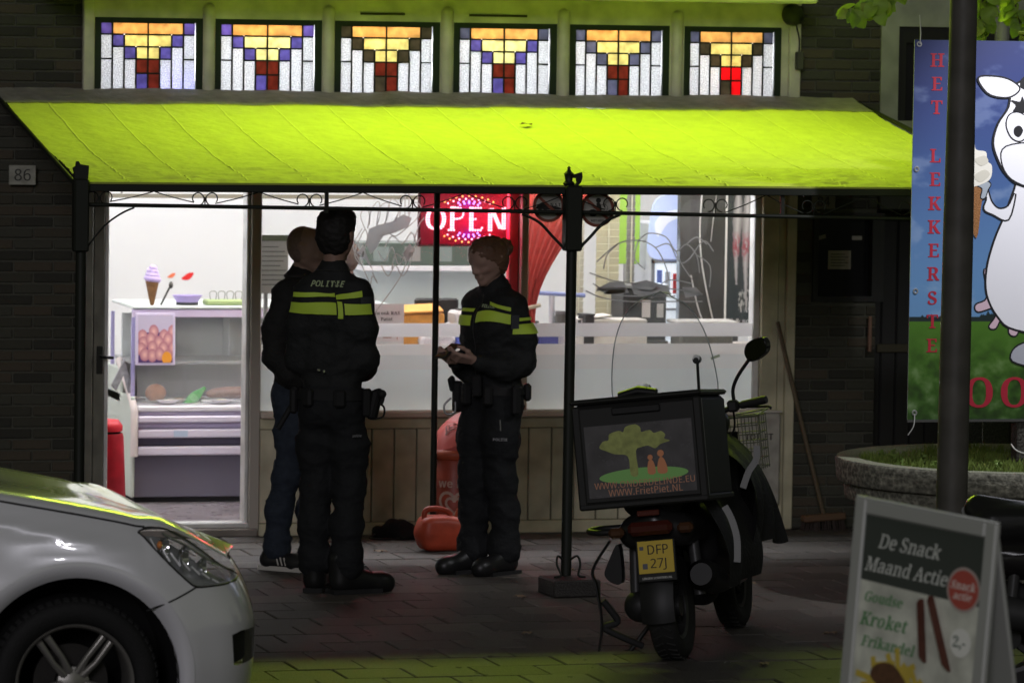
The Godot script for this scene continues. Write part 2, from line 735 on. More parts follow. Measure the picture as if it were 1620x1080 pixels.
func build_shop() -> void:
	var cream := mat(0.60, 0.585, 0.44, 0.55, 0.0, "mottle", 1.3)
	var taupe := mat(0.56, 0.52, 0.36, 0.6, 0.0, "mottle", 1.1)
	var white := mat(0.72, 0.71, 0.68, 0.5, 0.0, "mottle", 0.9)
	var green := mat(0.012, 0.022, 0.012, 0.4)
	var shop := thing("snack_bar_building", "snack bar front with six leaded windows over a lime awning and an open door", "building", Vector3(-0.4, 0, 0))
	brick_wall(shop, -3.2, -2.413, 0.0, 3.3, -0.02)
	brick_wall(shop, 1.645, 2.13, 0.0, 3.3, -0.02, Rect2(1.75, 1.28, 0.36, 0.5))
	# upper front: painted boards round the six windows
	var xs := [-2.349, -1.754, -1.691, -1.095, -1.025, -0.432, -0.356, 0.234, 0.306, 0.883, 0.967, 1.536]
	var up := M.new()
	up.bx(-2.41, 1.64, 2.813, 3.4, -0.1, 0.0)
	up.bx(-2.41, 1.64, 2.0, 2.22, -0.1, 0.0)
	up.bx(-2.41, xs[0], 2.22, 2.813, -0.1, 0.0)
	up.bx(xs[11], 1.64, 2.22, 2.813, -0.1, 0.0)
	for i in 5:
		up.bx(xs[i * 2 + 1], xs[i * 2 + 2], 2.22, 2.813, -0.1, 0.0)
	wpart(shop, "upper_front", up, cream)
	wpart(shop, "corner_pilaster", M.new().bx(-2.413, -2.352, 2.2, 3.3, -0.02, 0.03, 0.006), cream)
	wpart(shop, "corner_pilaster", M.new().bx(1.575, 1.642, 2.2, 3.3, -0.02, 0.03, 0.006), cream)
	wpart(shop, "canopy_ledge", M.new().bx(-2.7, 1.58, 2.945, 3.01, 0.0, 0.50, 0.012), mat(0.60, 0.64, 0.36, 0.5, 0.0, "mottle", 1.0))
	for i in 5:
		var cx: float = (xs[i * 2 + 1] + xs[i * 2 + 2]) * 0.5
		var c := M.new()
		c.lathe(at(cx, 2.2, 0.0), [Vector2(0.034, 0), Vector2(0.034, 0.665), Vector2(0.028, 0.683), Vector2(0.015, 0.695), Vector2(0, 0.698)], 14, true, 0.0, PI)
		wpart(shop, "colonnette", c, cream)
	for x: float in [-0.884, -0.271]:
		wpart(shop, "vent_slot", M.new().bx(x, x + (0.25 if x < -0.5 else 0.33), 2.847, 2.860, -0.002, 0.006), mat(0.03, 0.03, 0.02))
	# leaded windows
	var cols := {
		"w": frosted(0.92, 0.92, 0.93, "grain"), "y": frosted(0.62, 0.56, 0.30, "mottle"), "r": frosted(0.23, 0.065, 0.045, "mottle"), "p": frosted(0.27, 0.21, 0.44, "mottle"),
		"d": frosted(0.13, 0.11, 0.08, "mottle"), "s": frosted(0.20, 0.20, 0.26, "mottle"), "b": frosted(0.21, 0.18, 0.38, "mottle"), "o": frosted(0.66, 0.45, 0.22, "mottle"), "l": frosted(0.66, 0.62, 0.38, "mottle"), "m": frosted(0.62, 0.03, 0.05, "mottle")}
	var tints := [["p", "b", "y"], ["p", "b", "l"], ["d", "d", "y"], ["s", "b", "l"], ["s", "s", "y"], ["s", "d", "y"]]
	var lead := mat(0.02, 0.02, 0.018, 0.5, 0.3)
	for i in 6:
		var x0: float = xs[i * 2]
		var x1: float = xs[i * 2 + 1]
		var fr := M.new()
		fr.bx(x0, x1, 2.787, 2.813, -0.06, -0.006).bx(x0, x0 + 0.038, 2.22, 2.787, -0.06, -0.006).bx(x1 - 0.038, x1, 2.22, 2.787, -0.06, -0.006).bx(x0 + 0.038, x1 - 0.038, 2.22, 2.25, -0.06, -0.006)
		var wn := wpart(shop, "leaded_window", fr, green)
		var gx := x0 + 0.038
		var cw := (x1 - x0 - 0.076) / 8.0
		var ys := [2.787, 2.722, 2.656, 2.590, 2.513, 2.25]
		var t: Array = tints[i]
		var cut := 2.655 - 0.0
		var pcs := [[0, 1, 0, 1, t[0]], [1, 4, 0, 1, "o"], [4, 7, 0, 1, "o"], [7, 8, 0, 1, t[0]], [0, 1, 1, 3, "w"], [0, 1, 3, 5, "w"], [7, 8, 1, 3, "w"], [7, 8, 3, 5, "w"], [1, 2, 1, 2, t[1]], [6, 7, 1, 2, t[1]], [1, 2, 2, 5, "w"], [6, 7, 2, 5, "w"], [2, 4, 1, 2, t[2]], [4, 6, 1, 2, t[2]], [2, 3, 2, 3, t[1]], [5, 6, 2, 3, t[1]], [2, 3, 3, 5, "w"], [5, 6, 3, 5, "w"], [3, 4, 2, 3, t[2]], [4, 5, 2, 3, t[2]], [3, 4, 3, 4, "m" if i == 5 else "r"], [4, 5, 3, 4, "m" if i == 5 else "r"], [3, 4, 4, 5, t[1] if i != 3 else "b"], [4, 5, 4, 5, "m" if i == 5 else "r"]]
		var came := M.new()
		for pc: Array in pcs:
			var ax: float = gx + cw * pc[0]
			var bx: float = gx + cw * pc[1]
			var ay: float = ys[pc[3]]
			var by: float = ys[pc[2]]
			var gm := M.new().box(rot(Vector3(rng.randf_range(-0.03, 0.03), rng.randf_range(-0.03, 0.03), 0), Vector3((ax + bx) * 0.5, (ay + by) * 0.5, -0.034)), Vector3(bx - ax - 0.002, by - ay - 0.002, 0.004))
			wpart(wn, "glass_piece", gm, cols[pc[4]])
			came.bx(ax - 0.004, ax + 0.004, ay, by, -0.041, -0.027)
			came.bx(ax + 0.004, bx - 0.004, by - 0.004, by + 0.004, -0.040, -0.028)
		wpart(wn, "lead_strips", came, lead)
		# a warm downlight just behind the top row of each window
		var bxp: float = gx + cw * ([3.35, 3.0, 3.0, 2.8, 2.55, 2.3][i])
		if i == 5:
			bxp = gx + cw * 3.9
		var by2 := 2.752 if i < 5 else 2.622
		var lamp := thing("window_downlight", "small warm bulb behind the %s leaded window" % ["first (leftmost)", "second", "third", "fourth", "fifth", "sixth (rightmost)"][i], "lamp", Vector3(bxp, by2, -0.105), Vector3.ZERO, "warm bulbs behind the leaded windows")
		obj("bulb", M.new().ball(at(0, 0, 0), 0.016, 12), glow(1.0, 0.72, 0.35, 6.0), lamp)
		obj("socket", M.new().cyl(Vector3(0, 0.014, 0), Vector3(0, 0.05, 0), 0.012), mat(0.6, 0.6, 0.6), lamp)
		obj("bracket", M.new().bx(-0.008, 0.008, 0.045, 0.056, -0.01, 0.05), mat(0.6, 0.6, 0.6), lamp)
		omni(Vector3.ZERO, 0.14 if i < 5 else 0.25, Color(1.0, 0.80, 0.5), 0.02, lamp)
	var bl := thing("blue_led_lamp", "small blue LED lamp behind the bottom right of the first leaded window", "lamp", Vector3(-1.875, 2.40, -0.10))
	obj("bulb", M.new().ball(at(0, 0, 0), 0.014, 10), glow(0.2, 0.2, 1.0, 5.0), bl)
	obj("socket", M.new().cyl(Vector3(0, -0.05, 0), Vector3(0, -0.012, 0), 0.011), mat(0.3, 0.3, 0.3), bl)
	obj("bracket", M.new().bx(-0.006, 0.006, -0.06, -0.05, -0.01, 0.05), mat(0.3, 0.3, 0.3), bl)
	omni(Vector3.ZERO, 0.22, Color(0.12, 0.12, 1.0), 0.015, bl)
	# ground floor: door frame, shop window, boarded plinth
	var grey := mat(0.17, 0.165, 0.13, 0.6, 0.0, "mottle", 1.5)
	var dl := M.new()
	dl.bx(-2.41, -2.345, 0.0, 2.0, -0.12, 0.01, 0.006).bx(-2.345, -2.275, 0.0, 2.0, -0.12, -0.02, 0.008)
	var df := wpart(shop, "door_frame", dl, grey)
	wpart(df, "white_reveal", M.new().bx(-2.275, -2.253, 0.05, 2.0, -0.13, -0.03, 0.004), white)
	wpart(df, "door_handle", M.new().tube([Vector3(-2.30, 0.985, -0.02), Vector3(-2.30, 0.985, 0.03), Vector3(-2.235, 0.98, 0.03)], 0.009), mat(0.02, 0.02, 0.02, 0.3, 0.6))
	wpart(df, "lock_plate", M.new().bx(-2.32, -2.285, 0.89, 1.04, -0.02, -0.012, 0.003), mat(0.05, 0.05, 0.045, 0.35, 0.7))
	var dr := M.new()
	dr.bx(-1.478, -1.418, 0.0, 2.0, -0.12, 0.008, 0.006)
	wpart(shop, "door_post", dr, mat(0.36, 0.33, 0.29, 0.5))
	wpart(shop, "door_rebate", M.new().bx(-1.498, -1.479, 0.07, 2.0, -0.13, -0.01, 0.004), white)
	wpart(shop, "door_step", M.new().bx(-2.275, -1.43, 0.0, 0.045, -0.15, 0.03, 0.006), mat(0.25, 0.22, 0.19, 0.7, 0.0, "mottle"))
	wpart(shop, "door_sill", M.new().bx(-2.27, -1.44, 0.046, 0.075, -0.13, 0.0, 0.005), white)
	wpart(shop, "window_head", M.new().bx(-2.41, 1.64, 1.955, 2.0, -0.12, 0.012, 0.004), taupe)
	wpart(shop, "window_sill", M.new().bx(-1.418, 1.44, 0.645, 0.682, -0.12, 0.045, 0.008), mat(0.50, 0.43, 0.36, 0.5)).name = "window_sill"
	wpart(shop, "apron_rail", M.new().bx(-1.418, 1.44, 0.585, 0.644, -0.1, 0.012, 0.004), taupe)
	var red := mat(0.42, 0.36, 0.3, 0.5)
	wpart(shop, "window_mullion", M.new().bx(0.045, 0.088, 0.68, 1.956, -0.1, 0.006, 0.005), red)
	wpart(shop, "red_lit_frame", M.new().bx(-0.012, 0.044, 1.17, 1.956, -0.11, -0.048, 0.004), mat(0.66, 0.08, 0.11, 0.5))  # red spill of the OPEN sign, put into the frame's colour
	wpart(shop, "lower_frame", M.new().bx(0.012, 0.044, 0.68, 1.169, -0.11, -0.048, 0.004), red)
	var bk := M.new()
	bk.bx(-1.418, 1.44, 0.0, 0.585, -0.1, -0.028)
	wpart(shop, "plinth", bk, mat(0.12, 0.11, 0.09, 0.8))
	var x := -1.415
	var k := 0
	while x < 1.42:
		var w := minf(rng.randf_range(0.125, 0.132), 1.437 - x)
		var c := rng.randf_range(0.92, 1.05)
		wpart(shop, "plinth_board", M.new().bx(x, x + w - 0.006, 0.07, 0.583, -0.03, -0.004 + rng.randf_range(-0.002, 0.002), 0.004), mat(snappedf(0.55 * c, 0.02), snappedf(0.51 * c, 0.02), snappedf(0.37 * c, 0.02), 0.6, 0.0, "mottle", 1.1))
		x += w
	wpart(shop, "skirting_board", M.new().bx(-1.418, 1.44, 0.0, 0.068, -0.03, 0.012, 0.004), taupe)
	wpart(shop, "right_pilaster", M.new().bx(1.442, 1.545, 0.0, 2.0, -0.12, 0.006, 0.006).bx(1.545, 1.59, 0.0, 2.0, -0.12, -0.012, 0.004).bx(1.59, 1.645, 0.0, 2.0, -0.12, 0.012, 0.006), taupe)
	wpart(shop, "window_bead", M.new().bx(1.405, 1.441, 0.68, 1.956, -0.11, -0.02, 0.004), white)
	for r: Vector2 in [Vector2(-1.418, 0.0), Vector2(0.088, 1.406)]:
		var g := wpart(shop, "shop_window", M.new().bx(r.x, r.y, 0.68, 1.956, -0.046, -0.040), pane(0.05))
		wpart(g, "frosted_film", M.new().bx(r.x, r.y, 0.682, 0.905, -0.0385, -0.0375), frosted(0.60, 0.70, 0.66))  # the three film tints hold the glow off the worktop in their colour
		wpart(g, "frosted_film", M.new().bx(r.x, r.y, 0.905, 0.985, -0.0385, -0.0375), frosted(0.62, 0.63, 0.57))
		wpart(g, "frosted_film", M.new().bx(r.x, r.y, 0.985, 1.045, -0.0385, -0.0375), frosted(0.82, 0.74, 0.66))
		wpart(g, "frosted_stripe", M.new().bx(r.x, r.y, 1.085, 1.16, -0.0385, -0.0375), frosted(0.86, 0.80, 0.80))
	window_art(shop)
	# the shop room: closed, with real thickness
	var room := M.new()
	var off := mat(0.80, 0.81, 0.80, 0.6)
	room.bx(-3.0, 2.9, 0.0, 3.5, -4.75, -4.6)
	wpart(shop, "back_wall", room, off)
	wpart(shop, "side_wall", M.new().bx(-3.15, -3.0, 0.0, 3.5, -4.75, -0.3), off)
	wpart(shop, "side_wall", M.new().bx(2.9, 3.05, 0.0, 3.5, -4.75, -0.3), off)
	wpart(shop, "front_wall_lining", M.new().bx(-3.15, -2.42, 0.0, 3.5, -0.29, -0.275), off)
	wpart(shop, "front_wall_lining", M.new().bx(1.65, 3.05, 0.0, 3.5, -0.50, -0.485), off)
	wpart(shop, "ceiling", M.new().bx(-3.15, 3.05, 3.4, 3.55, -4.75, 0.0), off)
	wpart(shop, "roof_edge", M.new().bx(-3.3, 3.05, 3.55, 3.75, -4.8, 0.12), mat(0.1, 0.1, 0.09))
	var fl := M.new()
	fl.bx(-3.0, 2.9, -0.02, 0.05, -4.6, -0.13)
	var sf := wpart(shop, "shop_floor", fl, mat(0.30, 0.27, 0.29, 0.35, 0.0, "mottle"))


func etched(r: float, g: float, b: float) -> StandardMaterial3D:
	var m := mat(r, g, b, 0.6).duplicate() as StandardMaterial3D
	m.backlight_enabled = true
	m.backlight = Color(0.45, 0.45, 0.45)
	return m


func line_art(m: M, pts: Array, w: float, z: float, per := 4) -> void:
	var c: Array = curve(pts, per) if per > 1 else pts
	for i in c.size() - 1:
		var a: Vector2 = c[i]
		var b: Vector2 = c[i + 1]
		var d := (b - a).normalized().orthogonal() * w * 0.5
		m.quad(Vector3(a.x + d.x, a.y + d.y, z), Vector3(b.x + d.x, b.y + d.y, z), Vector3(b.x - d.x, b.y - d.y, z), Vector3(a.x - d.x, a.y - d.y, z), Vector3.BACK)


# etched stickers on the panes
func window_art(shop: Node3D) -> void:
	var z := -0.0365
	var m := M.new()
	var p := func(a: Array) -> Array:  # photograph-sized sketch units (cm) to the pane
		var o := []
		for i in range(0, a.size(), 2):
			o.append(Vector2(-0.86 + a[i] * 0.01, 1.30 + a[i + 1] * 0.01))
		return o
	for l: Array in [[8, -9, 8, 2, 1, 18, -4, 28, -2, 33, 1, 38], [1, 18, -3, 24, 2, 37, 4, 33, 1, 22], [8, -9, 22, 10, 28, 24, 34, 33], [6, 4, 7, 12, 10, 8, 7, 14], [3, 37, 0, 45, 3, 50, 5, 45, 4, 38], [5, 40, 6, 48, 10, 53, 11, 46, 9, 39], [9, 40, 11, 50, 16, 52, 15, 44, 13, 40], [14, 41, 17, 54, 22, 50, 19, 42], [20, 42, 24, 55, 27, 58, 27, 46], [26, 41, 30, 52, 34, 50, 32, 44, 28, 40], [22, 44, 23, 56], [25, 44, 25, 57], [30, 30, 33, 40, 36, 44], [10, 26, 14, 20, 18, 28, 22, 18, 26, 26], [12, 18, 16, 12, 20, 18, 24, 12, 28, 18, 30, 26], [14, 28, 18, 34, 24, 30, 29, 36, 32, 28], [8, 30, 14, 36, 20, 34, 28, 40], [18, 16, 20, 24, 24, 22]]:
		line_art(m, p.call(l), 0.006, z)
	for pg: Array in [[3, 30, 5, 38, 10, 40, 18, 42, 24, 46, 29, 44, 27, 39, 20, 36, 13, 34, 9, 27, 6, 24], [-2, 25, 2, 29, 4, 23, 8, 14, 3, 21], [24, 24, 28, 30, 31, 26, 27, 20]]:
		var q := PackedVector2Array(p.call(pg))
		for i in Geometry2D.triangulate_polygon(q).size() / 3:
			var ix := Geometry2D.triangulate_polygon(q)
			var a := q[ix[i * 3]]
			var b := q[ix[i * 3 + 1]]
			var c := q[ix[i * 3 + 2]]
			m.tri(Vector3(a.x, a.y, z), Vector3(b.x, b.y, z), Vector3(c.x, c.y, z), Vector3.BACK, Vector3.BACK, Vector3.BACK)
	wpart(shop, "etched_drawing", m, etched(0.42, 0.36, 0.31))
	var n := M.new()
	var p2 := func(a: Array) -> Array:
		var o := []
		for i in range(0, a.size(), 2):
			o.append(Vector2(0.45 + a[i] * 0.01, 1.36 + a[i + 1] * 0.01))
		return o
	for l: Array in [[0, 8, 12, 4, 26, 2, 40, 0, 56, -2, 66, -4], [-2, -2, 8, -6, 24, -8, 44, -8, 66, -8], [2, 2, 14, -4, 30, -5, 50, -5], [4, 14, 16, 24, 28, 26, 38, 22, 44, 12, 46, 4], [16, 24, 10, 18, 8, 10], [28, 26, 34, 30, 44, 28, 50, 20, 56, 24, 62, 18, 64, 8], [38, 22, 46, 24, 52, 14, 58, 16, 66, 26, 72, 20], [50, 20, 54, 12, 60, 4], [28, 26, 26, 16, 32, 10], [56, 24, 62, 28, 68, 24], [4, -2, 20, 0, 36, -2, 46, 4, 60, 2], [62, 18, 70, 12, 70, 0]]:
		line_art(n, p2.call(l), 0.007, z)
	for pg: Array in [[8, -4, 14, 1, 22, 1, 20, -4], [24, 2, 33, 4, 44, 1, 48, -4, 36, -6, 26, -4], [54, 0, 62, 0, 66, -4, 56, -6], [4, -1, 12, 3, 20, 3, 23, -3, 10, -4]]:
		var q := PackedVector2Array(p2.call(pg))
		var ix := Geometry2D.triangulate_polygon(q)
		for i in ix.size() / 3:
			n.tri(Vector3(q[ix[i * 3]].x, q[ix[i * 3]].y, z), Vector3(q[ix[i * 3 + 1]].x, q[ix[i * 3 + 1]].y, z), Vector3(q[ix[i * 3 + 2]].x, q[ix[i * 3 + 2]].y, z), Vector3.BACK, Vector3.BACK, Vector3.BACK)
	wpart(shop, "etched_drawing", n, etched(0.22, 0.22, 0.22))


func print_tex(w: int, h: int, f: Callable) -> ImageTexture:
	var im := Image.create(w, h, false, Image.FORMAT_RGB8)
	for y in h:
		for x in w:
			im.set_pixel(x, y, f.call(float(x) / w, float(y) / h))
	return ImageTexture.create_from_image(im)


# a flat printed sheet, w by h, with its picture on the +z face
func sheet(w: float, h: float, t: Texture2D, rough := 0.5) -> Array:
	var st := SurfaceTool.new()
	st.begin(Mesh.PRIMITIVE_TRIANGLES)
	var c := [Vector3(-w, h, 0) * 0.5, Vector3(w, h, 0) * 0.5, Vector3(w, -h, 0) * 0.5, Vector3(-w, -h, 0) * 0.5]
	var u := [Vector2(0, 0), Vector2(1, 0), Vector2(1, 1), Vector2(0, 1)]
	for i: int in [0, 1, 2, 0, 2, 3]:
		st.set_uv(u[i])
		st.set_normal(Vector3.BACK)
		st.add_vertex(c[i])
	var m := StandardMaterial3D.new()
	m.albedo_texture = t
	m.roughness = rough
	return [st.commit(), m]


func build_interior() -> void:
	# ceiling lamps: lit panels with a light of their size
	for q: Vector3 in [Vector3(-1.9, 3.3, -1.3), Vector3(-0.3, 3.3, -1.5), Vector3(1.2, 3.3, -1.5), Vector3(-1.5, 3.3, -3.4), Vector3(0.8, 3.3, -3.4)]:
		var l := thing("ceiling_lamp", "white fluorescent panel on the shop ceiling, %s" % ("above the display counter" if q.x < -1.8 else "above the middle of the worktop" if q.x < -0.2 and q.z > -2 else "above the drinks cooler" if q.x > 1.0 else "at the back left" if q.x < 0 else "at the back right"), "lamp", q, Vector3.ZERO, "fluorescent panels on the shop ceiling")
		obj("lamp_panel", M.new().bx(-0.6, 0.6, 0.02, 0.1, -0.2, 0.2, 0.01), glow(1.0, 0.98, 1.0, 1.6), l)
		area(Vector3(0, 0.0, 0), Vector3(-PI / 2, 0, 0), Vector2(1.2, 0.4), 2.05, Color(1.0, 0.98, 1.0), l)
	var wl := thing("added_window_light", "added long white light panel behind the leaded windows", "lamp", Vector3(-0.4, 2.62, -0.62))  # added lamp, brightens the leaded glass from behind
	obj("lamp_panel", M.new().bx(-2.0, 2.0, -0.14, 0.14, -0.08, -0.02, 0.01), glow(1.0, 1.0, 1.0, 2.5), wl)
	area(Vector3(0, 0, 0), Vector3(0, PI, 0), Vector2(4.0, 0.28), 25.0, Color(0.95, 0.97, 1.0), wl)
	# display counter
	var cn := thing("display_counter", "white and lilac refrigerated display counter with glass top seen through the door", "counter", Vector3(-1.1, 0.05, -1.4))
	var lil := mat(0.58, 0.52, 0.70, 0.4)
	var wh := mat(0.80, 0.78, 0.82, 0.35)
	wpart(cn, "plinth", M.new().bx(-1.84, -0.3, 0.05, 0.08, -2.2, -1.44), mat(0.02, 0.02, 0.02))
	wpart(cn, "kick_panel", M.new().bx(-1.845, -0.3, 0.08, 0.325, -2.25, -1.42, 0.004), mat(0.15, 0.14, 0.18, 0.5))
	wpart(cn, "end_panel", M.new().bx(-1.87, -1.846, 0.08, 0.66, -2.25, -1.40, 0.008).bx(-1.87, -1.846, 0.60, 0.80, -2.25, -1.75, 0.008), mat(0.62, 0.68, 0.62, 0.5))
	wpart(cn, "end_trim", M.new().tube([Vector3(-1.858, 0.32, -1.36), Vector3(-1.858, 0.58, -1.355), Vector3(-1.858, 0.63, -1.42), Vector3(-1.858, 0.84, -1.85)], 0.022, 8), mat(0.75, 0.68, 0.66))
	for b: Array in [[0.325, 0.375, -1.36, 0], [0.376, 0.425, -1.40, 2], [0.426, 0.475, -1.35, 0], [0.476, 0.512, -1.385, 1], [0.513, 0.552, -1.34, 0], [0.553, 0.575, -1.37, 1], [0.576, 0.61, -1.35, 3]]:
		wpart(cn, "front_band", M.new().bx(-1.84, -0.3, b[0], b[1], -2.2, b[2], 0.008), [mat(0.76, 0.71, 0.83, 0.35), lil, mat(0.10, 0.09, 0.13, 0.4), wh][b[3]])
	wpart(cn, "price_strip", M.new().bx(-1.63, -1.55, 0.432, 0.468, -1.349, -1.345), mat(0.5, 0.6, 0.75))
	wpart(cn, "display_bed", M.new().bx(-1.84, -0.3, 0.6, 0.615, -2.2, -1.42), mat(0.6, 0.6, 0.65))
	wpart(cn, "inner_back", M.new().bx(-1.84, -0.3, 0.615, 0.83, -2.05, -2.02), mat(0.50, 0.49, 0.50, 0.4))
	wpart(cn, "middle_shelf", M.new().bx(-1.83, -0.3, 0.83, 0.85, -2.2, -1.6, 0.004), mat(0.35, 0.36, 0.37, 0.3))
	wpart(cn, "glass_front", M.new().box(rot(Vector3(-0.18, 0, 0), Vector3(-1.07, 0.89, -1.46)), Vector3(1.52, 0.55, 0.006)), pane(0.10, 0.8, 0.84, 0.86))
	wpart(cn, "top_board", M.new().bx(-1.86, -0.3, 1.16, 1.178, -2.1, -1.42, 0.005), mat(0.70, 0.78, 0.76, 0.3))
	wpart(cn, "top_edge_strip", M.new().bx(-1.86, -0.3, 1.11, 1.158, -1.47, -1.43, 0.004), mat(0.60, 0.52, 0.72, 0.4))
	wpart(cn, "end_post", M.new().bx(-1.865, -1.845, 0.66, 1.11, -1.45, -1.43).bx(-1.865, -1.845, 0.80, 1.11, -2.1, -2.08), mat(0.45, 0.42, 0.70, 0.4))
	wpart(cn, "back_shelving", M.new().bx(-1.8, -0.3, 0.85, 1.1, -2.1, -2.08).bx(-1.55, -1.53, 0.86, 1.1, -2.08, -1.9).bx(-1.2, -1.18, 0.86, 1.1, -2.08, -1.9), mat(0.72, 0.76, 0.76))
	# picture card on the counter glass
	var nug := func(x: float, y: float) -> Color:
		var c := Color(0.32, 0.22, 0.45) if y > 0.35 else Color(0.75, 0.72, 0.82)
		for i in 16:
			var q := Vector2(0.12 + 0.27 * (i % 4) + 0.08 * sin(i * 7.0), 0.38 + 0.15 * (i / 4) + 0.05 * cos(i * 3.0))
			var d := q.distance_to(Vector2(x, y))
			if d < 0.14:
				c = Color(0.92, 0.74, 0.70).lerp(Color(0.70, 0.46, 0.52), d / 0.14)
		if Vector2(x, y).distance_to(Vector2(0.82, 0.9)) < 0.14:
			c = Color(0.92, 0.62, 0.2)
		return c
	var sh := sheet(0.20, 0.27, print_tex(64, 86, nug))
	var card := thing("picture_card", "lilac framed picture card of fried nuggets on the counter glass", "poster", Vector3(-1.735, 0.99, -1.385), Vector3(-0.05, 0, 0))
	obj("frame", M.new().bx(-0.115, 0.115, -0.15, 0.15, -0.012, -0.004, 0.003), mat(0.66, 0.60, 0.8), card)
	obj("print", sh[0], sh[1], card)
	# food in the display
	var b := thing("bread_roll", "round orange-brown bread roll in the display counter", "bread", Vector3(-1.70, 0.64, -1.55))
	obj("crust", M.new().ball(Transform3D(Basis.from_scale(Vector3(1, 0.85, 1)), Vector3(0, 0.03, 0)), 0.062, 14), mat(0.62, 0.27, 0.15, 0.6, 0.0, "mottle", 6.0), b)
	obj("paper_cup", M.new().lathe(Transform3D(), [Vector2(0.03, -0.02), Vector2(0.058, 0.02)], 14), mat(0.8, 0.78, 0.75), b)
	var sg := thing("sausage_tray", "long brown sausage on a white tray in the display counter", "food", Vector3(-1.26, 0.63, -1.56))
	obj("sausage", M.new().tube(curve([Vector3(-0.14, 0.03, 0), Vector3(-0.05, 0.04, 0.01), Vector3(0.07, 0.04, 0), Vector3(0.15, 0.03, 0)], 4), [0.012, 0.022, 0.028, 0.03, 0.032, 0.034, 0.034, 0.034, 0.034, 0.032, 0.028, 0.02, 0.008], 10), mat(0.42, 0.24, 0.20, 0.6, 0.0, "mottle", 8.0), sg)
	obj("tray", M.new().bx(-0.18, 0.18, -0.015, 0.0, -0.07, 0.07, 0.006), mat(0.8, 0.8, 0.84), sg)
	var gs := thing("sauce_bottle", "green sauce bottle lying in the display counter", "bottle", Vector3(-1.47, 0.65, -1.53), Vector3(0.1, 0.5, -0.95))
	obj("bottle_body", M.new().lathe(at(0, -0.09, 0), [Vector2(0, 0), Vector2(0.028, 0.004), Vector2(0.03, 0.1), Vector2(0.014, 0.15), Vector2(0.012, 0.17), Vector2(0, 0.175)], 12), mat(0.04, 0.42, 0.05, 0.35), gs)
	obj("label_band", M.new().lathe(at(0, -0.05, 0), [Vector2(0.031, 0), Vector2(0.031, 0.045)], 12), mat(0.2, 0.6, 0.2), gs)
	for i in 7:
		var tr := thing("food_tray", ["shallow white food tray beside the bread roll", "small white food dish left of the bread roll", "oval white plate behind the green bottle", "white food tray in front of the sausage", "white dish right of the green bottle", "white tray at the right end of the display", "white dish under the lilac price cards"][i], "tray", Vector3(-1.80 + 0.115 * i + 0.03 * (i % 2), 0.617, -1.62 + 0.10 * ((i * 2) % 3)), Vector3.ZERO, "white trays in the display")
		obj("dish", M.new().lathe(Transform3D(Basis.from_scale(Vector3(1.3, 1, 0.8))), [Vector2(0, 0.002), Vector2(0.035, 0.004), Vector2(0.05, 0.022), Vector2(0.052, 0.022)], 14), wh, tr)
		obj("filling", M.new().ball(Transform3D(Basis.from_scale(Vector3(1.2, 0.4, 0.7)), Vector3(0, 0.012, 0)), 0.036, 10), mat([0.7, 0.75, 0.6, 0.5, 0.7, 0.66, 0.4][i], [0.6, 0.7, 0.45, 0.4, 0.66, 0.6, 0.3][i], [0.5, 0.66, 0.3, 0.35, 0.55, 0.62, 0.22][i]), tr)
	# on the counter top
	var ic := thing("giant_ice_cream_model", "brown cone with a lilac swirl standing on the counter top", "model", Vector3(-1.745, 1.18, -1.45))
	var sw := []
	for i in 40:
		var a := i * 0.55
		sw.append(Vector3(cos(a) * (0.032 - i * 0.0006), 0.145 + i * 0.0018, sin(a) * (0.032 - i * 0.0006)))
	obj("cone", M.new().lathe(Transform3D(), [Vector2(0.008, 0), Vector2(0.012, 0.005), Vector2(0.040, 0.14), Vector2(0.045, 0.15)], 18, false), mat(0.27, 0.14, 0.06, 0.7, 0.0, "mottle", 8.0), ic)
	obj("swirl", M.new().tube(sw, 0.02, 8), mat(0.52, 0.42, 0.72, 0.4), ic)
	var tb := thing("plastic_tub", "lilac plastic tub with a dark base on the counter top", "tub", Vector3(-1.53, 1.18, -1.5))
	obj("tub_wall", M.new().lathe(Transform3D(Basis.from_scale(Vector3(1.4, 1, 1))), [Vector2(0.045, 0.015), Vector2(0.062, 0.055), Vector2(0.066, 0.055), Vector2(0.058, 0.05), Vector2(0.04, 0.02)], 18), mat(0.46, 0.38, 0.72), tb)
	obj("tub_base", M.new().lathe(Transform3D(Basis.from_scale(Vector3(1.4, 1, 1))), [Vector2(0, 0.0), Vector2(0.046, 0.0), Vector2(0.046, 0.015), Vector2(0, 0.018)], 18), mat(0.05, 0.05, 0.06), tb)
	var wr := thing("wire_rack", "green tray with wire loops at the right of the counter top", "rack", Vector3(-1.30, 1.18, -1.5))
	obj("tray", M.new().bx(-0.13, 0.13, 0.0, 0.03, -0.06, 0.06, 0.008), mat(0.36, 0.46, 0.22), wr)
	for i in 5:
		obj("wire_loop", M.new().tube(curve([Vector3(-0.1 + 0.05 * i, 0.03, 0.03), Vector3(-0.105 + 0.05 * i, 0.07, 0.03), Vector3(-0.085 + 0.05 * i, 0.08, 0.03), Vector3(-0.065 + 0.05 * i, 0.07, 0.03), Vector3(-0.07 + 0.05 * i, 0.03, 0.03)], 3), 0.003, 5), mat(0.35, 0.36, 0.33, 0.4, 0.5), wr)
	var sp := thing("serving_spoon", "dark serving spoon leaning beside the ice cream cone", "spoon", Vector3(-1.66, 1.18, -1.47))
	obj("handle", M.new().tube([Vector3(-0.03, 0.0, 0), Vector3(0.02, 0.1, 0)], 0.006, 6), mat(0.05, 0.05, 0.04), sp)
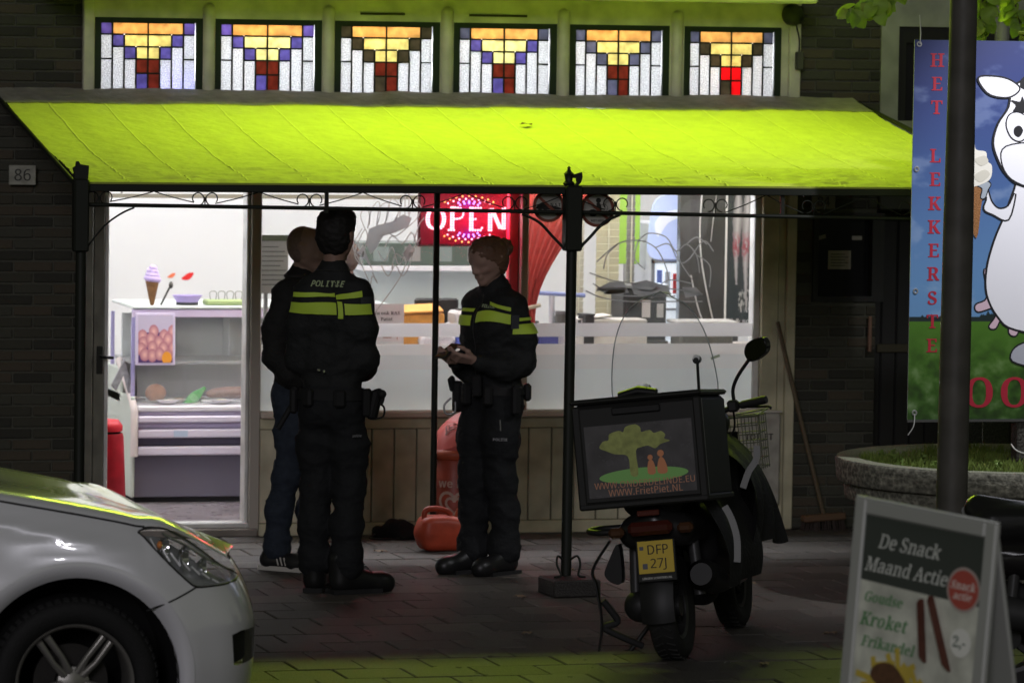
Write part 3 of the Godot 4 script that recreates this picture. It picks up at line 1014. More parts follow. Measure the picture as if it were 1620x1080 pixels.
	obj("bowl", M.new().ball(Transform3D(Basis.from_euler(Vector3(0, 0, -0.5)).scaled(Vector3(0.6, 1, 0.4)), Vector3(0.028, 0.115, 0)), 0.022, 8), mat(0.08, 0.08, 0.07), sp)
	for f: Array in [[-1.57, 1.36, 0.026, Vector3(0.85, 0.22, 0.10), "small orange sticker dot on the white shop wall"], [-1.465, 1.355, 0.04, Vector3(0.8, 0.03, 0.03), "red leaf sticker on the white shop wall"]]:
		var st := thing("wall_sticker", f[4], "sticker", Vector3(f[0] + 0.55, f[1] - 0.17, -4.598))
		obj("print", M.new().ext(soft([Vector2(-1, -0.4) * f[2], Vector2(0.2, -0.5) * f[2], Vector2(1, 0.5) * f[2], Vector2(0.3, 0.6) * f[2], Vector2(-0.4, 0.2) * f[2]], 4), Transform3D(), 0.002), mat(f[3].x, f[3].y, f[3].z), st)
	var clo := thing("folded_cloth", "grey and white folded cloth hanging on the counter end", "cloth", Vector3(-1.90, 0.80, -1.5))
	obj("fold", M.new().ext(PackedVector2Array([Vector2(-0.07, -0.08), Vector2(0.0, 0.06), Vector2(0.06, -0.10), Vector2(0.03, -0.13), Vector2(0.0, -0.02), Vector2(-0.045, -0.11)]), Transform3D(), 0.03), mat(0.40, 0.40, 0.42, 0.8, 0.0, "cloth", 4.0), clo)
	obj("peg", M.new().bx(-0.01, 0.01, 0.0, 0.06, -0.02, 0.0), mat(0.5, 0.5, 0.5), clo)
	var rb := thing("red_waste_bin", "tall red waste bin standing just inside the open door", "bin", Vector3(-2.175, 0.05, -0.62))
	obj("bin_body", M.new().lathe(Transform3D(), [Vector2(0.0, 0.0), Vector2(0.13, 0.0), Vector2(0.135, 0.01), Vector2(0.118, 0.45), Vector2(0.112, 0.47)], 24), mat(0.62, 0.02, 0.04, 0.45, 0.0, "mottle", 2.0), rb)
	obj("bin_collar", M.new().lathe(at(0, 0.47, 0), [Vector2(0.10, 0.0), Vector2(0.10, 0.012)], 24), mat(0.02, 0.01, 0.01), rb)
	obj("bin_lid", M.new().lathe(at(0, 0.482, 0), [Vector2(0.112, 0.0), Vector2(0.112, 0.03), Vector2(0.09, 0.06), Vector2(0.0, 0.07)], 24), mat(0.66, 0.025, 0.04, 0.4), rb)
	# behind the left pane
	var nt := thing("notice_board", "grey typed notice on a dark top bar left in the shop window", "notice", Vector3(-1.335, 1.47, -0.30))
	obj("backing", M.new().bx(-0.10, 0.13, -0.16, 0.16, -0.01, 0.0), mat(0.30, 0.29, 0.27), nt)
	obj("top_bar", M.new().bx(-0.10, 0.13, 0.13, 0.162, 0.001, 0.006), mat(0.05, 0.06, 0.03), nt)
	var tl := M.new()
	for i in 9:
		var w0 := 0.06 + 0.05 * absf(sin(i * 2.3))
		tl.bx(0.015 - w0 * 0.5 - 0.02, 0.015 + w0, 0.10 - 0.026 * i - 0.006, 0.10 - 0.026 * i, 0.001, 0.002)
	tag(obj("text_lines", tl, mat(0.10, 0.10, 0.09), nt), "", "", "", "stuff")
	obj("easel_leg", M.new().bx(0.0, 0.02, -1.42, -0.16, -0.03, -0.01), mat(0.3, 0.3, 0.3), nt)
	var bt := thing("worktop", "white worktop behind the shop window", "counter", Vector3(0.0, 0.05, -0.9))
	wpart(bt, "top", M.new().bx(-1.1, 1.8, 0.94, 0.975, -1.3, -0.7, 0.005), mat(0.62, 0.58, 0.55))
	for lx: float in [-1.05, -0.1, 0.8, 1.7]:
		wpart(bt, "leg", M.new().bx(lx, lx + 0.05, 0.05, 0.94, -1.25, -1.2), mat(0.60, 0.60, 0.62))
	var pp := thing("paper_sign", "white paper sign advertising fries on the window worktop", "sign", Vector3(-0.63, 1.15, -0.35))
	obj("paper", M.new().bx(-0.10, 0.10, -0.11, 0.10, -0.003, 0.0), mat(0.74, 0.68, 0.68), pp)
	obj("lettering", M.new().text("Nu ook RAS", 0.019, at(0, 0.048, 0.002), 0.001, "Droid Serif", true).text("Patat", 0.019, at(0, 0.015, 0.002), 0.001, "Droid Serif", true), mat(0.05, 0.03, 0.04), pp)
	obj("border", M.new().bx(-0.085, 0.085, -0.022, -0.018, 0.0005, 0.002).bx(-0.085, -0.081, -0.10, -0.022, 0.0005, 0.002).bx(0.06, 0.064, -0.10, -0.022, 0.0005, 0.002).bx(-0.02, 0.03, -0.09, -0.05, 0.0005, 0.002), mat(0.35, 0.12, 0.08), pp)
	obj("stand", M.new().bx(-0.1, 0.1, -0.17, -0.11, -0.02, 0.0), mat(0.7, 0.7, 0.7), pp)
	var og := thing("orange_crate", "orange cardboard crate on the worktop behind the paper sign", "crate", Vector3(-0.37, 0.975, -1.0))
	obj("box_wall", M.new().bx(-0.22, 0.21, 0.0, 0.19, -0.12, 0.12, 0.008).bx(-0.3, -0.2, 0.0, 0.16, -0.1, 0.12, 0.02), mat(0.70, 0.33, 0.06, 0.7, 0.0, "mottle", 3.0), og)
	obj("flap", M.new().box(rot(Vector3(0.2, 0, 0.05), Vector3(0, 0.21, 0.05)), Vector3(0.4, 0.012, 0.16), 0.003), mat(0.75, 0.38, 0.10, 0.7), og)
	var pr := thing("receipt_printer", "pale grey receipt printer on the worktop right of the orange crate", "printer", Vector3(-0.02, 0.975, -1.0))
	obj("case", M.new().bx(-0.07, 0.09, 0.0, 0.2, -0.1, 0.1, 0.015), mat(0.55, 0.55, 0.56), pr)
	obj("paper_slot", M.new().bx(-0.04, 0.06, 0.201, 0.21, -0.03, 0.03), mat(0.1, 0.1, 0.1), pr)
	obj("front_flap", M.new().bx(-0.05, 0.07, 0.08, 0.15, 0.101, 0.106), mat(0.25, 0.26, 0.28), pr)
	var mn := thing("till_screen", "black till screen standing behind the receipt printer", "screen", Vector3(-0.12, 0.975, -1.2))
	obj("screen_case", M.new().bx(-0.14, 0.12, 0.10, 0.26, -0.02, 0.02, 0.012), mat(0.015, 0.015, 0.018, 0.3), mn)
	obj("foot", M.new().bx(-0.05, 0.05, 0.0, 0.1, -0.04, 0.04, 0.01), mat(0.03, 0.03, 0.03), mn)
	var bg := thing("plastic_bag", "crumpled white plastic bag on the worktop in front of the till", "bag", Vector3(-0.20, 0.975, -0.85))
	var bb := Blob.new(0.05)
	bb.add(Vector3(-0.06, 0.04, 0), Vector3(0.06, 0.05, 0), 0.05, 0.04).add(Vector3(0.0, 0.06, 0), Vector3(0.05, 0.13, 0), 0.04, 0.015)
	var fz := FastNoiseLite.new()
	fz.frequency = 9.0
	var bm := M.new()
	bb.mesh_into(bm, 0.014, fz, 0.03)
	obj("bag_film", bm, mat(0.66, 0.68, 0.75, 0.3), bg)
	for q: Array in [[-0.05, 0.05, 0.03, Vector3(0.08, 0.12, 0.5), "small blue box at the worktop edge under the till"], [0.28, 0.08, 0.07, Vector3(0.08, 0.07, 0.06), "black box on the worktop below the red curtain"], [0.42, 0.06, 0.06, Vector3(0.06, 0.07, 0.3), "blue plastic tray on the worktop beside the black box"], [0.58, 0.07, 0.05, Vector3(0.7, 0.7, 0.72), "white carton on the worktop behind the thick post"], [0.66, 0.03, 0.09, Vector3(0.03, 0.03, 0.035), "black tin on the worktop right of the white carton"], [-0.9, 0.06, 0.1, Vector3(0.5, 0.22, 0.05), "brown paper bag on the worktop left of the paper sign"]]:
		var o := thing("worktop_box", q[4], "box", Vector3(q[0], 0.975, -0.82), Vector3(0, 0.2, 0))
		obj("box_wall", M.new().bx(-q[1], q[1], 0.0, q[2] * 2.0, -0.05, 0.05, 0.006), mat(q[3].x, q[3].y, q[3].z, 0.5), o)
		obj("lid", M.new().bx(-q[1] - 0.003, q[1] + 0.003, q[2] * 2.0 + 0.001, q[2] * 2.0 + 0.012, -0.053, 0.053, 0.003), mat(q[3].x * 0.8, q[3].y * 0.8, q[3].z * 0.8, 0.5), o)
	# kitchen line at the back
	var kc := thing("kitchen_unit", "white kitchen unit with a dark green glass hood band at the back of the shop", "kitchen unit", Vector3(0.2, 0.05, -3.1))
	wpart(kc, "hood_band", M.new().bx(-0.14, 0.80, 1.335, 1.475, -3.3, -3.0, 0.005), mat(0.10, 0.13, 0.11, 0.25))
	wpart(kc, "hood_bright_edge", M.new().bx(-0.14, 0.80, 1.30, 1.333, -3.3, -2.98, 0.005), wh)
	wpart(kc, "cupboard", M.new().bx(-0.5, 0.85, 0.05, 1.06, -3.3, -2.95, 0.006), mat(0.70, 0.74, 0.75))
	wpart(kc, "splash_back", M.new().bx(-0.5, 0.85, 1.06, 1.30, -3.35, -3.3), mat(0.72, 0.78, 0.78))
	for i in 3:
		wpart(kc, "cupboard_door", M.new().bx(-0.45 + 0.42 * i, -0.06 + 0.42 * i, 0.75, 1.03, -2.949, -2.93, 0.01), wh)
	for i in 4:
		wpart(kc, "window_mark", M.new().bx(-0.08 + 0.2 * i, 0.02 + 0.2 * i, 1.36, 1.45, -2.999, -2.995), mat(0.22 + 0.06 * (i % 2), 0.26, 0.25))
	var rl := thing("curtain_rail", "thin grey rail under the shop ceiling behind the door and left pane", "rail", Vector3(-0.9, 1.80, -1.6))
	obj("bar", M.new().bx(-1.2, 1.15, -0.012, 0.012, -0.01, 0.01), mat(0.20, 0.19, 0.15), rl)
	obj("pelmet", M.new().bx(-1.2, 1.15, 0.03, 0.3, -0.04, 0.0), mat(0.55, 0.55, 0.50), rl)
	obj("hanger", M.new().bx(-1.0, -0.99, 0.012, 1.6, -0.03, -0.02), mat(0.3, 0.3, 0.3), rl)
	# the red curtain and what stands behind the right pane
	var cu := thing("red_curtain", "red curtain gathered to the mullion inside the right pane", "curtain", Vector3(0.2, 1.2, -0.25))
	var cm := M.new()
	cm.grid(40, 16, func(u: float, w: float) -> Vector3:
		var top := lerpf(-0.10, 0.36, u)
		var bot := lerpf(-0.10, 0.0, u)
		var y := lerpf(0.80, -0.32, w)
		var s := smoothstep(0.0, 0.75, w)
		return Vector3(lerpf(top, bot, s), y + 0.10 * u * s * (1.0 - w), 0.02 * sin(u * 44.0) * (1.0 - 0.4 * w)))
	obj("cloth", cm, curtain_mat(), cu)
	obj("rail", M.new().cyl(Vector3(-0.12, 0.81, 0), Vector3(0.45, 0.81, 0), 0.012), mat(0.4, 0.1, 0.1), cu)
	obj("tie_band", M.new().tube([Vector3(-0.11, 0.02, 0.03), Vector3(0.02, 0.05, 0.035)], 0.012, 6), mat(0.7, 0.66, 0.5), cu)
	for i in 3:
		var bl := thing("cream_slat_blind", ["narrow cream slat blind right of the red curtain", "broad cream slat blind left of the green panel", "grey slat blind beside the green panel"][i], "blind", Vector3([0.80, 0.98, 1.12][i], 0.95, -1.5), Vector3.ZERO, "slat blinds behind the right pane")
		for s in 22:
			obj("slat", M.new().box(rot(Vector3(0.35, 0, 0), Vector3(0, 0.02 + 0.042 * s, 0)), Vector3([0.07, 0.14, 0.05][i], 0.0445, 0.004)), [mat(0.62, 0.62, 0.54), mat(0.64, 0.63, 0.48), mat(0.30, 0.31, 0.31)][i], bl)
		obj("ladder_cord", M.new().bx(-0.004, 0.004, -0.9, 0.96, 0.018, 0.022), mat(0.6, 0.6, 0.5), bl)
	var gp := thing("green_panel", "bright green advertising panel hanging beside the drinks cooler", "panel", Vector3(1.21, 1.52, -1.9))
	obj("face", M.new().bx(-0.085, 0.085, -0.12, 0.42, -0.01, 0.01, 0.004), mat(0.36, 0.62, 0.10, 0.4), gp)
	obj("pale_edge", M.new().bx(-0.097, -0.087, -0.12, 0.42, -0.01, 0.012), mat(0.75, 0.75, 0.7), gp)
	obj("foot_bar", M.new().bx(-0.01, 0.01, -1.47, -0.12, -0.01, 0.01), mat(0.3, 0.3, 0.3), gp)
	var co := thing("drinks_cooler", "lit blue-white drinks cooler with a round topped header behind the right pane", "cooler", Vector3(1.43, 0.05, -1.8))
	obj("cabinet", M.new().bx(-0.085, 0.10, 0.0, 1.60, -0.4, 0.0, 0.01), mat(0.55, 0.58, 0.62), co)
	obj("lit_header", M.new().ext(soft([Vector2(-0.10, 1.40), Vector2(-0.11, 1.56), Vector2(-0.07, 1.74), Vector2(0.07, 1.76), Vector2(0.10, 1.6), Vector2(0.09, 1.39)], 4), at(0, 0, 0.0), 0.03), glow(0.50, 0.60, 0.95, 0.55), co)
	obj("header_swirl", M.new().ext(soft([Vector2(-0.08, 1.60), Vector2(-0.02, 1.66), Vector2(0.07, 1.68), Vector2(0.08, 1.64), Vector2(0.0, 1.60), Vector2(-0.06, 1.52)], 4), at(0, 0, 0.031), 0.004), glow(0.8, 0.85, 1.0, 0.5), co)
	obj("lit_window", M.new().bx(-0.075, 0.09, 0.55, 1.36, 0.001, 0.02, 0.004), glow(0.82, 0.90, 1.0, 0.75), co)
	obj("door_frame", M.new().bx(-0.09, -0.076, 0.5, 1.38, 0.0, 0.03).bx(0.091, 0.104, 0.5, 1.38, 0.0, 0.03).bx(-0.09, 0.104, 1.361, 1.385, 0.0, 0.03).bx(-0.075, 0.09, 1.08, 1.092, 0.021, 0.03), mat(0.2, 0.22, 0.25), co)
	obj("can", M.new().bx(-0.06, -0.03, 1.16, 1.32, 0.021, 0.03), mat(0.10, 0.16, 0.5), co)
	obj("can", M.new().bx(0.04, 0.075, 1.18, 1.30, 0.021, 0.03), mat(0.5, 0.03, 0.04), co)
	obj("can", M.new().bx(-0.01, 0.02, 1.18, 1.31, 0.021, 0.03), mat(0.45, 0.5, 0.6), co)
	var lf := area(Vector3(0, 1.1, 0.06), Vector3(0, PI, 0), Vector2(0.16, 0.8), 0.25, Color(0.85, 0.92, 1.0), co)
	var bp := thing("black_wall_panel", "black wall panel with white curved lines beside the drinks cooler", "panel", Vector3(1.68, 0.05, -1.55))
	obj("board", M.new().bx(-0.24, 0.13, 0.0, 2.0, -0.06, 0.0), mat(0.085, 0.085, 0.09, 0.6, 0.0, "mottle", 1.0), bp)
	var wc := M.new()
	wc.tube(curve([Vector3(-0.10, 1.9, 0.004), Vector3(-0.12, 1.6, 0.004), Vector3(-0.10, 1.35, 0.004), Vector3(-0.02, 1.0, 0.004), Vector3(0.08, 0.7, 0.004)], 6), 0.014, 6, true, 0.25)
	wc.tube(curve([Vector3(-0.17, 1.30, 0.004), Vector3(-0.12, 1.1, 0.004), Vector3(-0.04, 0.9, 0.004), Vector3(0.0, 0.7, 0.004)], 6), 0.012, 6, true, 0.25)
	wc.tube(curve([Vector3(0.0, 1.9, 0.004), Vector3(-0.03, 1.7, 0.004), Vector3(-0.05, 1.5, 0.004)], 6), 0.006, 6, true, 0.25)
	obj("white_line", wc, mat(0.75, 0.75, 0.76), bp)
	obj("grey_disc", M.new().ext(disc(Vector2(-0.16, 1.62), 0.09, 0.13, 24), at(0, 0, 0.001), 0.003), mat(0.10, 0.10, 0.11), bp)
	var po := thing("ice_cream_poster", "dark poster of upside down ice cream cones inside the right window edge", "poster", Vector3(1.73, 1.47, -1.2))
	obj("sheet", M.new().bx(-0.11, 0.115, -0.44, 0.50, -0.01, 0.0), mat(0.025, 0.028, 0.035, 0.4), po)
	obj("edge", M.new().bx(-0.118, -0.11, -0.44, 0.5, -0.01, 0.004), mat(0.7, 0.7, 0.7), po)
	var pn := FastNoiseLite.new()
	pn.seed = 11
	pn.frequency = 0.05
	var cones := func(x: float, y: float) -> Color:
		var c := Color(0.17, 0.18, 0.20).lerp(Color(0.10, 0.15, 0.18), y)
		var n := pn.get_noise_2d(x * 260.0, y * 420.0)
		for i in 3:
			var cx: float = [0.26, 0.52, 0.80][i] + 0.02 * sin(y * 9.0)
			var end: float = [0.70, 0.86, 0.76][i]
			var w: float = lerpf(0.15, 0.035, smoothstep(0.2, end, y)) * (1.0 if y > 0.3 else lerpf(0.25, 1.0, y / 0.3))
			if absf(x - cx) < w + n * 0.03 and y < end:
				c = Color(0.74, 0.73, 0.74).lerp(Color(0.45, 0.44, 0.46), absf(x - cx) / w)
				if y > 0.36 and y < 0.56:
					c = c.lerp(Color(0.62, 0.26, 0.32), clampf(0.7 + n * 2.0, 0.0, 1.0) * (1.0 - absf(y - 0.46) / 0.10))
		if absf(y - 0.80) < 0.07 and absf(x - 0.55) < 0.22 and n > 0.05:
			c = Color(0.66, 0.66, 0.66)
		return c
	var ps := sheet(0.222, 0.935, print_tex(72, 260, cones), 0.35)
	obj("print", ps[0], ps[1], po).position = Vector3(0.0025, 0.03, 0.001)
	obj("lettering", M.new().text("IJS & softijs", 0.03, at(0.0, -0.37, 0.002), 0.001, "Droid Serif", true), mat(0.5, 0.5, 0.52), po)
	var cf := thing("coffee_machine", "black coffee machine with pale labels behind the drinks cooler's left side", "machine", Vector3(1.06, 0.975, -1.1))
	obj("case", M.new().bx(-0.13, 0.13, 0.0, 0.33, -0.15, 0.12, 0.012), mat(0.02, 0.02, 0.022, 0.35), cf)
	obj("label", M.new().bx(-0.02, 0.03, 0.16, 0.26, 0.121, 0.124), mat(0.6, 0.58, 0.6), cf)
	obj("label", M.new().bx(0.07, 0.11, 0.16, 0.24, 0.121, 0.124), mat(0.5, 0.5, 0.52), cf)
	obj("top_tray", M.new().bx(-0.14, 0.14, 0.331, 0.35, -0.16, 0.13, 0.006), mat(0.25, 0.26, 0.27, 0.3, 0.6), cf)
	obj("drip_tray", M.new().bx(-0.12, 0.12, 0.0, 0.03, 0.121, 0.2, 0.006), mat(0.05, 0.05, 0.05), cf)
	for i in 5:
		var ct := thing("storage_jar", ["tall dark jar", "short white jar", "dark square jar", "pale green jar", "low black jar"][i] + " in the row on the worktop right of the thick post", "jar", Vector3(0.60 + 0.085 * i, 0.975, -1.15), Vector3.ZERO, "jars on the worktop")
		var jh: float = [0.17, 0.09, 0.13, 0.15, 0.08][i]
		obj("jar_wall", M.new().lathe(Transform3D(), [Vector2(0, 0), Vector2(0.034, 0.002), Vector2(0.036, jh * 0.9), Vector2(0.028, jh)], 16), [mat(0.05, 0.05, 0.05), mat(0.7, 0.7, 0.7), mat(0.08, 0.07, 0.06), mat(0.30, 0.38, 0.26), mat(0.02, 0.02, 0.02)][i], ct)
		obj("lid", M.new().lathe(at(0, jh, 0), [Vector2(0.032, 0), Vector2(0.032, 0.018), Vector2(0, 0.02)], 16), mat(0.12, 0.12, 0.13, 0.3), ct)
	var wbx := thing("white_carton", "wide white carton standing behind the frosted stripe of the right pane", "carton", Vector3(0.83, 0.975, -0.9))
	obj("box_wall", M.new().bx(-0.2, 0.19, 0.0, 0.16, -0.1, 0.1, 0.006), mat(0.60, 0.59, 0.58), wbx)
	obj("lid_flap", M.new().box(rot(Vector3(0, 0, 0.12), Vector3(-0.12, 0.17, 0)), Vector3(0.2, 0.006, 0.19)), mat(0.66, 0.65, 0.63), wbx)
	var dt := thing("dark_tray", "wide dark grey tray on the worktop right of the white carton", "tray", Vector3(1.38, 0.975, -0.9))
	obj("tray_wall", M.new().bx(-0.16, 0.16, 0.0, 0.13, -0.1, 0.1, 0.01), mat(0.12, 0.12, 0.11), dt)
	obj("rim", M.new().bx(-0.18, 0.18, 0.131, 0.15, -0.12, 0.12, 0.006), mat(0.5, 0.5, 0.5), dt)
	var ck := thing("steel_post", "thin steel queue post behind the thick awning post", "post", Vector3(0.56, 0.05, -1.2))
	obj("pole", M.new().cyl(Vector3.ZERO, Vector3(0, 1.2, 0), 0.018), mat(0.6, 0.62, 0.7, 0.3, 0.5), ck)
	obj("crossbar", M.new().tube([Vector3(-0.18, 1.22, 0), Vector3(0.2, 1.2, 0)], 0.012), mat(0.2, 0.25, 0.5), ck)
	obj("foot", M.new().cyl(Vector3.ZERO, Vector3(0, 0.02, 0), 0.1), mat(0.3, 0.3, 0.3), ck)
	build_open_sign()


func curtain_mat() -> Material:
	var m := mat(0.74, 0.13, 0.11, 0.8, 0.0, "cloth", 3.0).duplicate() as StandardMaterial3D
	m.backlight_enabled = true
	m.backlight = Color(0.8, 0.8, 0.8)
	return m


func build_open_sign() -> void:
	var s := thing("open_sign", "red LED board reading OPEN in the shop window", "sign", Vector3(-0.24, 1.73, -0.16))
	obj("board", M.new().bx(-0.255, 0.255, -0.145, 0.145, -0.02, 0.0, 0.006), mat(0.30, 0.008, 0.045, 0.4), s)
	obj("rim", M.new().bx(-0.262, 0.262, 0.146, 0.152, -0.022, 0.008).bx(-0.262, 0.262, -0.152, -0.146, -0.022, 0.008).bx(-0.262, -0.256, -0.146, 0.146, -0.022, 0.008).bx(0.256, 0.262, -0.146, 0.146, -0.022, 0.008), mat(0.05, 0.004, 0.006), s)
	var dots := {"orange": M.new(), "rose": M.new(), "blue": M.new()}
	for ring: Array in [["orange", 0.206, 0.128, 34], ["rose", 0.19, 0.112, 32], ["blue", 0.15, 0.098, 30], ["blue", 0.11, 0.088, 26]]:
		for i: int in ring[3]:
			var a: float = TAU * (i + 0.5) / ring[3]
			if absf(sin(a)) < (0.66 if ring[0] != "blue" else 0.86):
				continue
			var y: float = sin(a) * ring[2]
			dots[ring[0]].ball(at(0.025 + cos(a) * ring[1], y, 0.003), 0.0058, 6)
	# letters as thick strokes of diodes
	var strokes := {0: [], 1: [], 2: [], 3: []}
	var lm := M.new()
	var row := func(pts: Array) -> void:
		var c: Array = curve(pts, 8)
		var acc := 0.0
		for i in c.size() - 1:
			var seg: float = (c[i + 1] - c[i]).length()
			while acc < seg:
				var q: Vector2 = c[i].lerp(c[i + 1], acc / seg)
				lm.ball(at(q.x * 1.30 + 0.004, q.y * 1.22, 0.003), 0.0068, 6)
				acc += 0.0115
			acc -= seg
	for dx: float in [0.0, 0.010]:
		row.call([Vector2(-0.125 + dx, 0.05), Vector2(-0.16 + dx, 0.035), Vector2(-0.17 + dx, 0.0), Vector2(-0.16 + dx, -0.035), Vector2(-0.125 + dx, -0.05)])
		row.call([Vector2(-0.125 - dx, 0.05), Vector2(-0.098 - dx, 0.035), Vector2(-0.088 - dx, 0.0), Vector2(-0.098 - dx, -0.035), Vector2(-0.125 - dx, -0.05)])
		row.call([Vector2(-0.062 + dx, 0.052), Vector2(-0.062 + dx, -0.05)])
		row.call([Vector2(0.022 + dx, 0.05), Vector2(0.022 + dx, -0.05)])
		row.call([Vector2(0.105 + dx, -0.05), Vector2(0.105 + dx, 0.05)])
		row.call([Vector2(0.112 + dx, 0.045), Vector2(0.152 + dx, -0.045)])
		row.call([Vector2(0.165 + dx, 0.05), Vector2(0.165 + dx, -0.05)])
	row.call([Vector2(-0.055, 0.052), Vector2(-0.02, 0.048), Vector2(-0.008, 0.026), Vector2(-0.02, 0.004), Vector2(-0.052, 0.0)])
	for y: float in [-0.05, 0.0, 0.05]:
		row.call([Vector2(0.022, y), Vector2(0.072 if y != 0.0 else 0.055, y)])
	row.call([Vector2(0.074, 0.04), Vector2(0.074, 0.03)])
	row.call([Vector2(0.074, -0.04), Vector2(0.074, -0.03)])
	row.call([Vector2(-0.072, -0.05), Vector2(-0.038, -0.05)])
	tag(obj("orange_diodes", dots["orange"], glow(1.0, 0.50, 0.12, 2.0), s), "", "", "", "stuff")
	tag(obj("rose_diodes", dots["rose"], glow(1.0, 0.42, 0.55, 3.0), s), "", "", "", "stuff")
	tag(obj("blue_diodes", dots["blue"], glow(0.34, 0.26, 1.0, 3.5), s), "", "", "", "stuff")
	tag(obj("letter_diodes", lm, glow(1.0, 0.55, 0.66, 2.2), s), "", "", "", "stuff")
	obj("hook", M.new().tube([Vector3(-0.2, 0.15, -0.01), Vector3(-0.2, 0.23, -0.01)], 0.002, 5), mat(0.3, 0.3, 0.3), s)
	obj("hook", M.new().tube([Vector3(0.2, 0.15, -0.01), Vector3(0.2, 0.23, -0.01)], 0.002, 5), mat(0.3, 0.3, 0.3), s)
	area(Vector3(0.02, 0, 0.035), Vector3(0, PI, 0), Vector2(0.38, 0.2), 0.45, Color(1.0, 0.09, 0.30), s)
	# the red light that the diodes throw back on their board
	for x: float in [-0.12, 0.02, 0.14]:
		omni(Vector3(x, 0.0, 0.05), 0.006, Color(1.0, 0.06, 0.34), 0.03, s)
	omni(Vector3(0.025, 0.08, 0.03), 0.004, Color(0.30, 0.12, 1.0), 0.02, s)
	omni(Vector3(0.025, -0.08, 0.03), 0.004, Color(0.30, 0.12, 1.0), 0.02, s)


func awning_pt(x: float, z: float) -> Vector3:
	var u := z / 2.8
	var y := lerpf(2.425, 2.005, u) - 0.035 * sin(PI * u)
	y -= 0.004 * sin(PI * u) * absf(sin((x + 2.84) / 0.3 * PI))
	return Vector3(x, y, z)


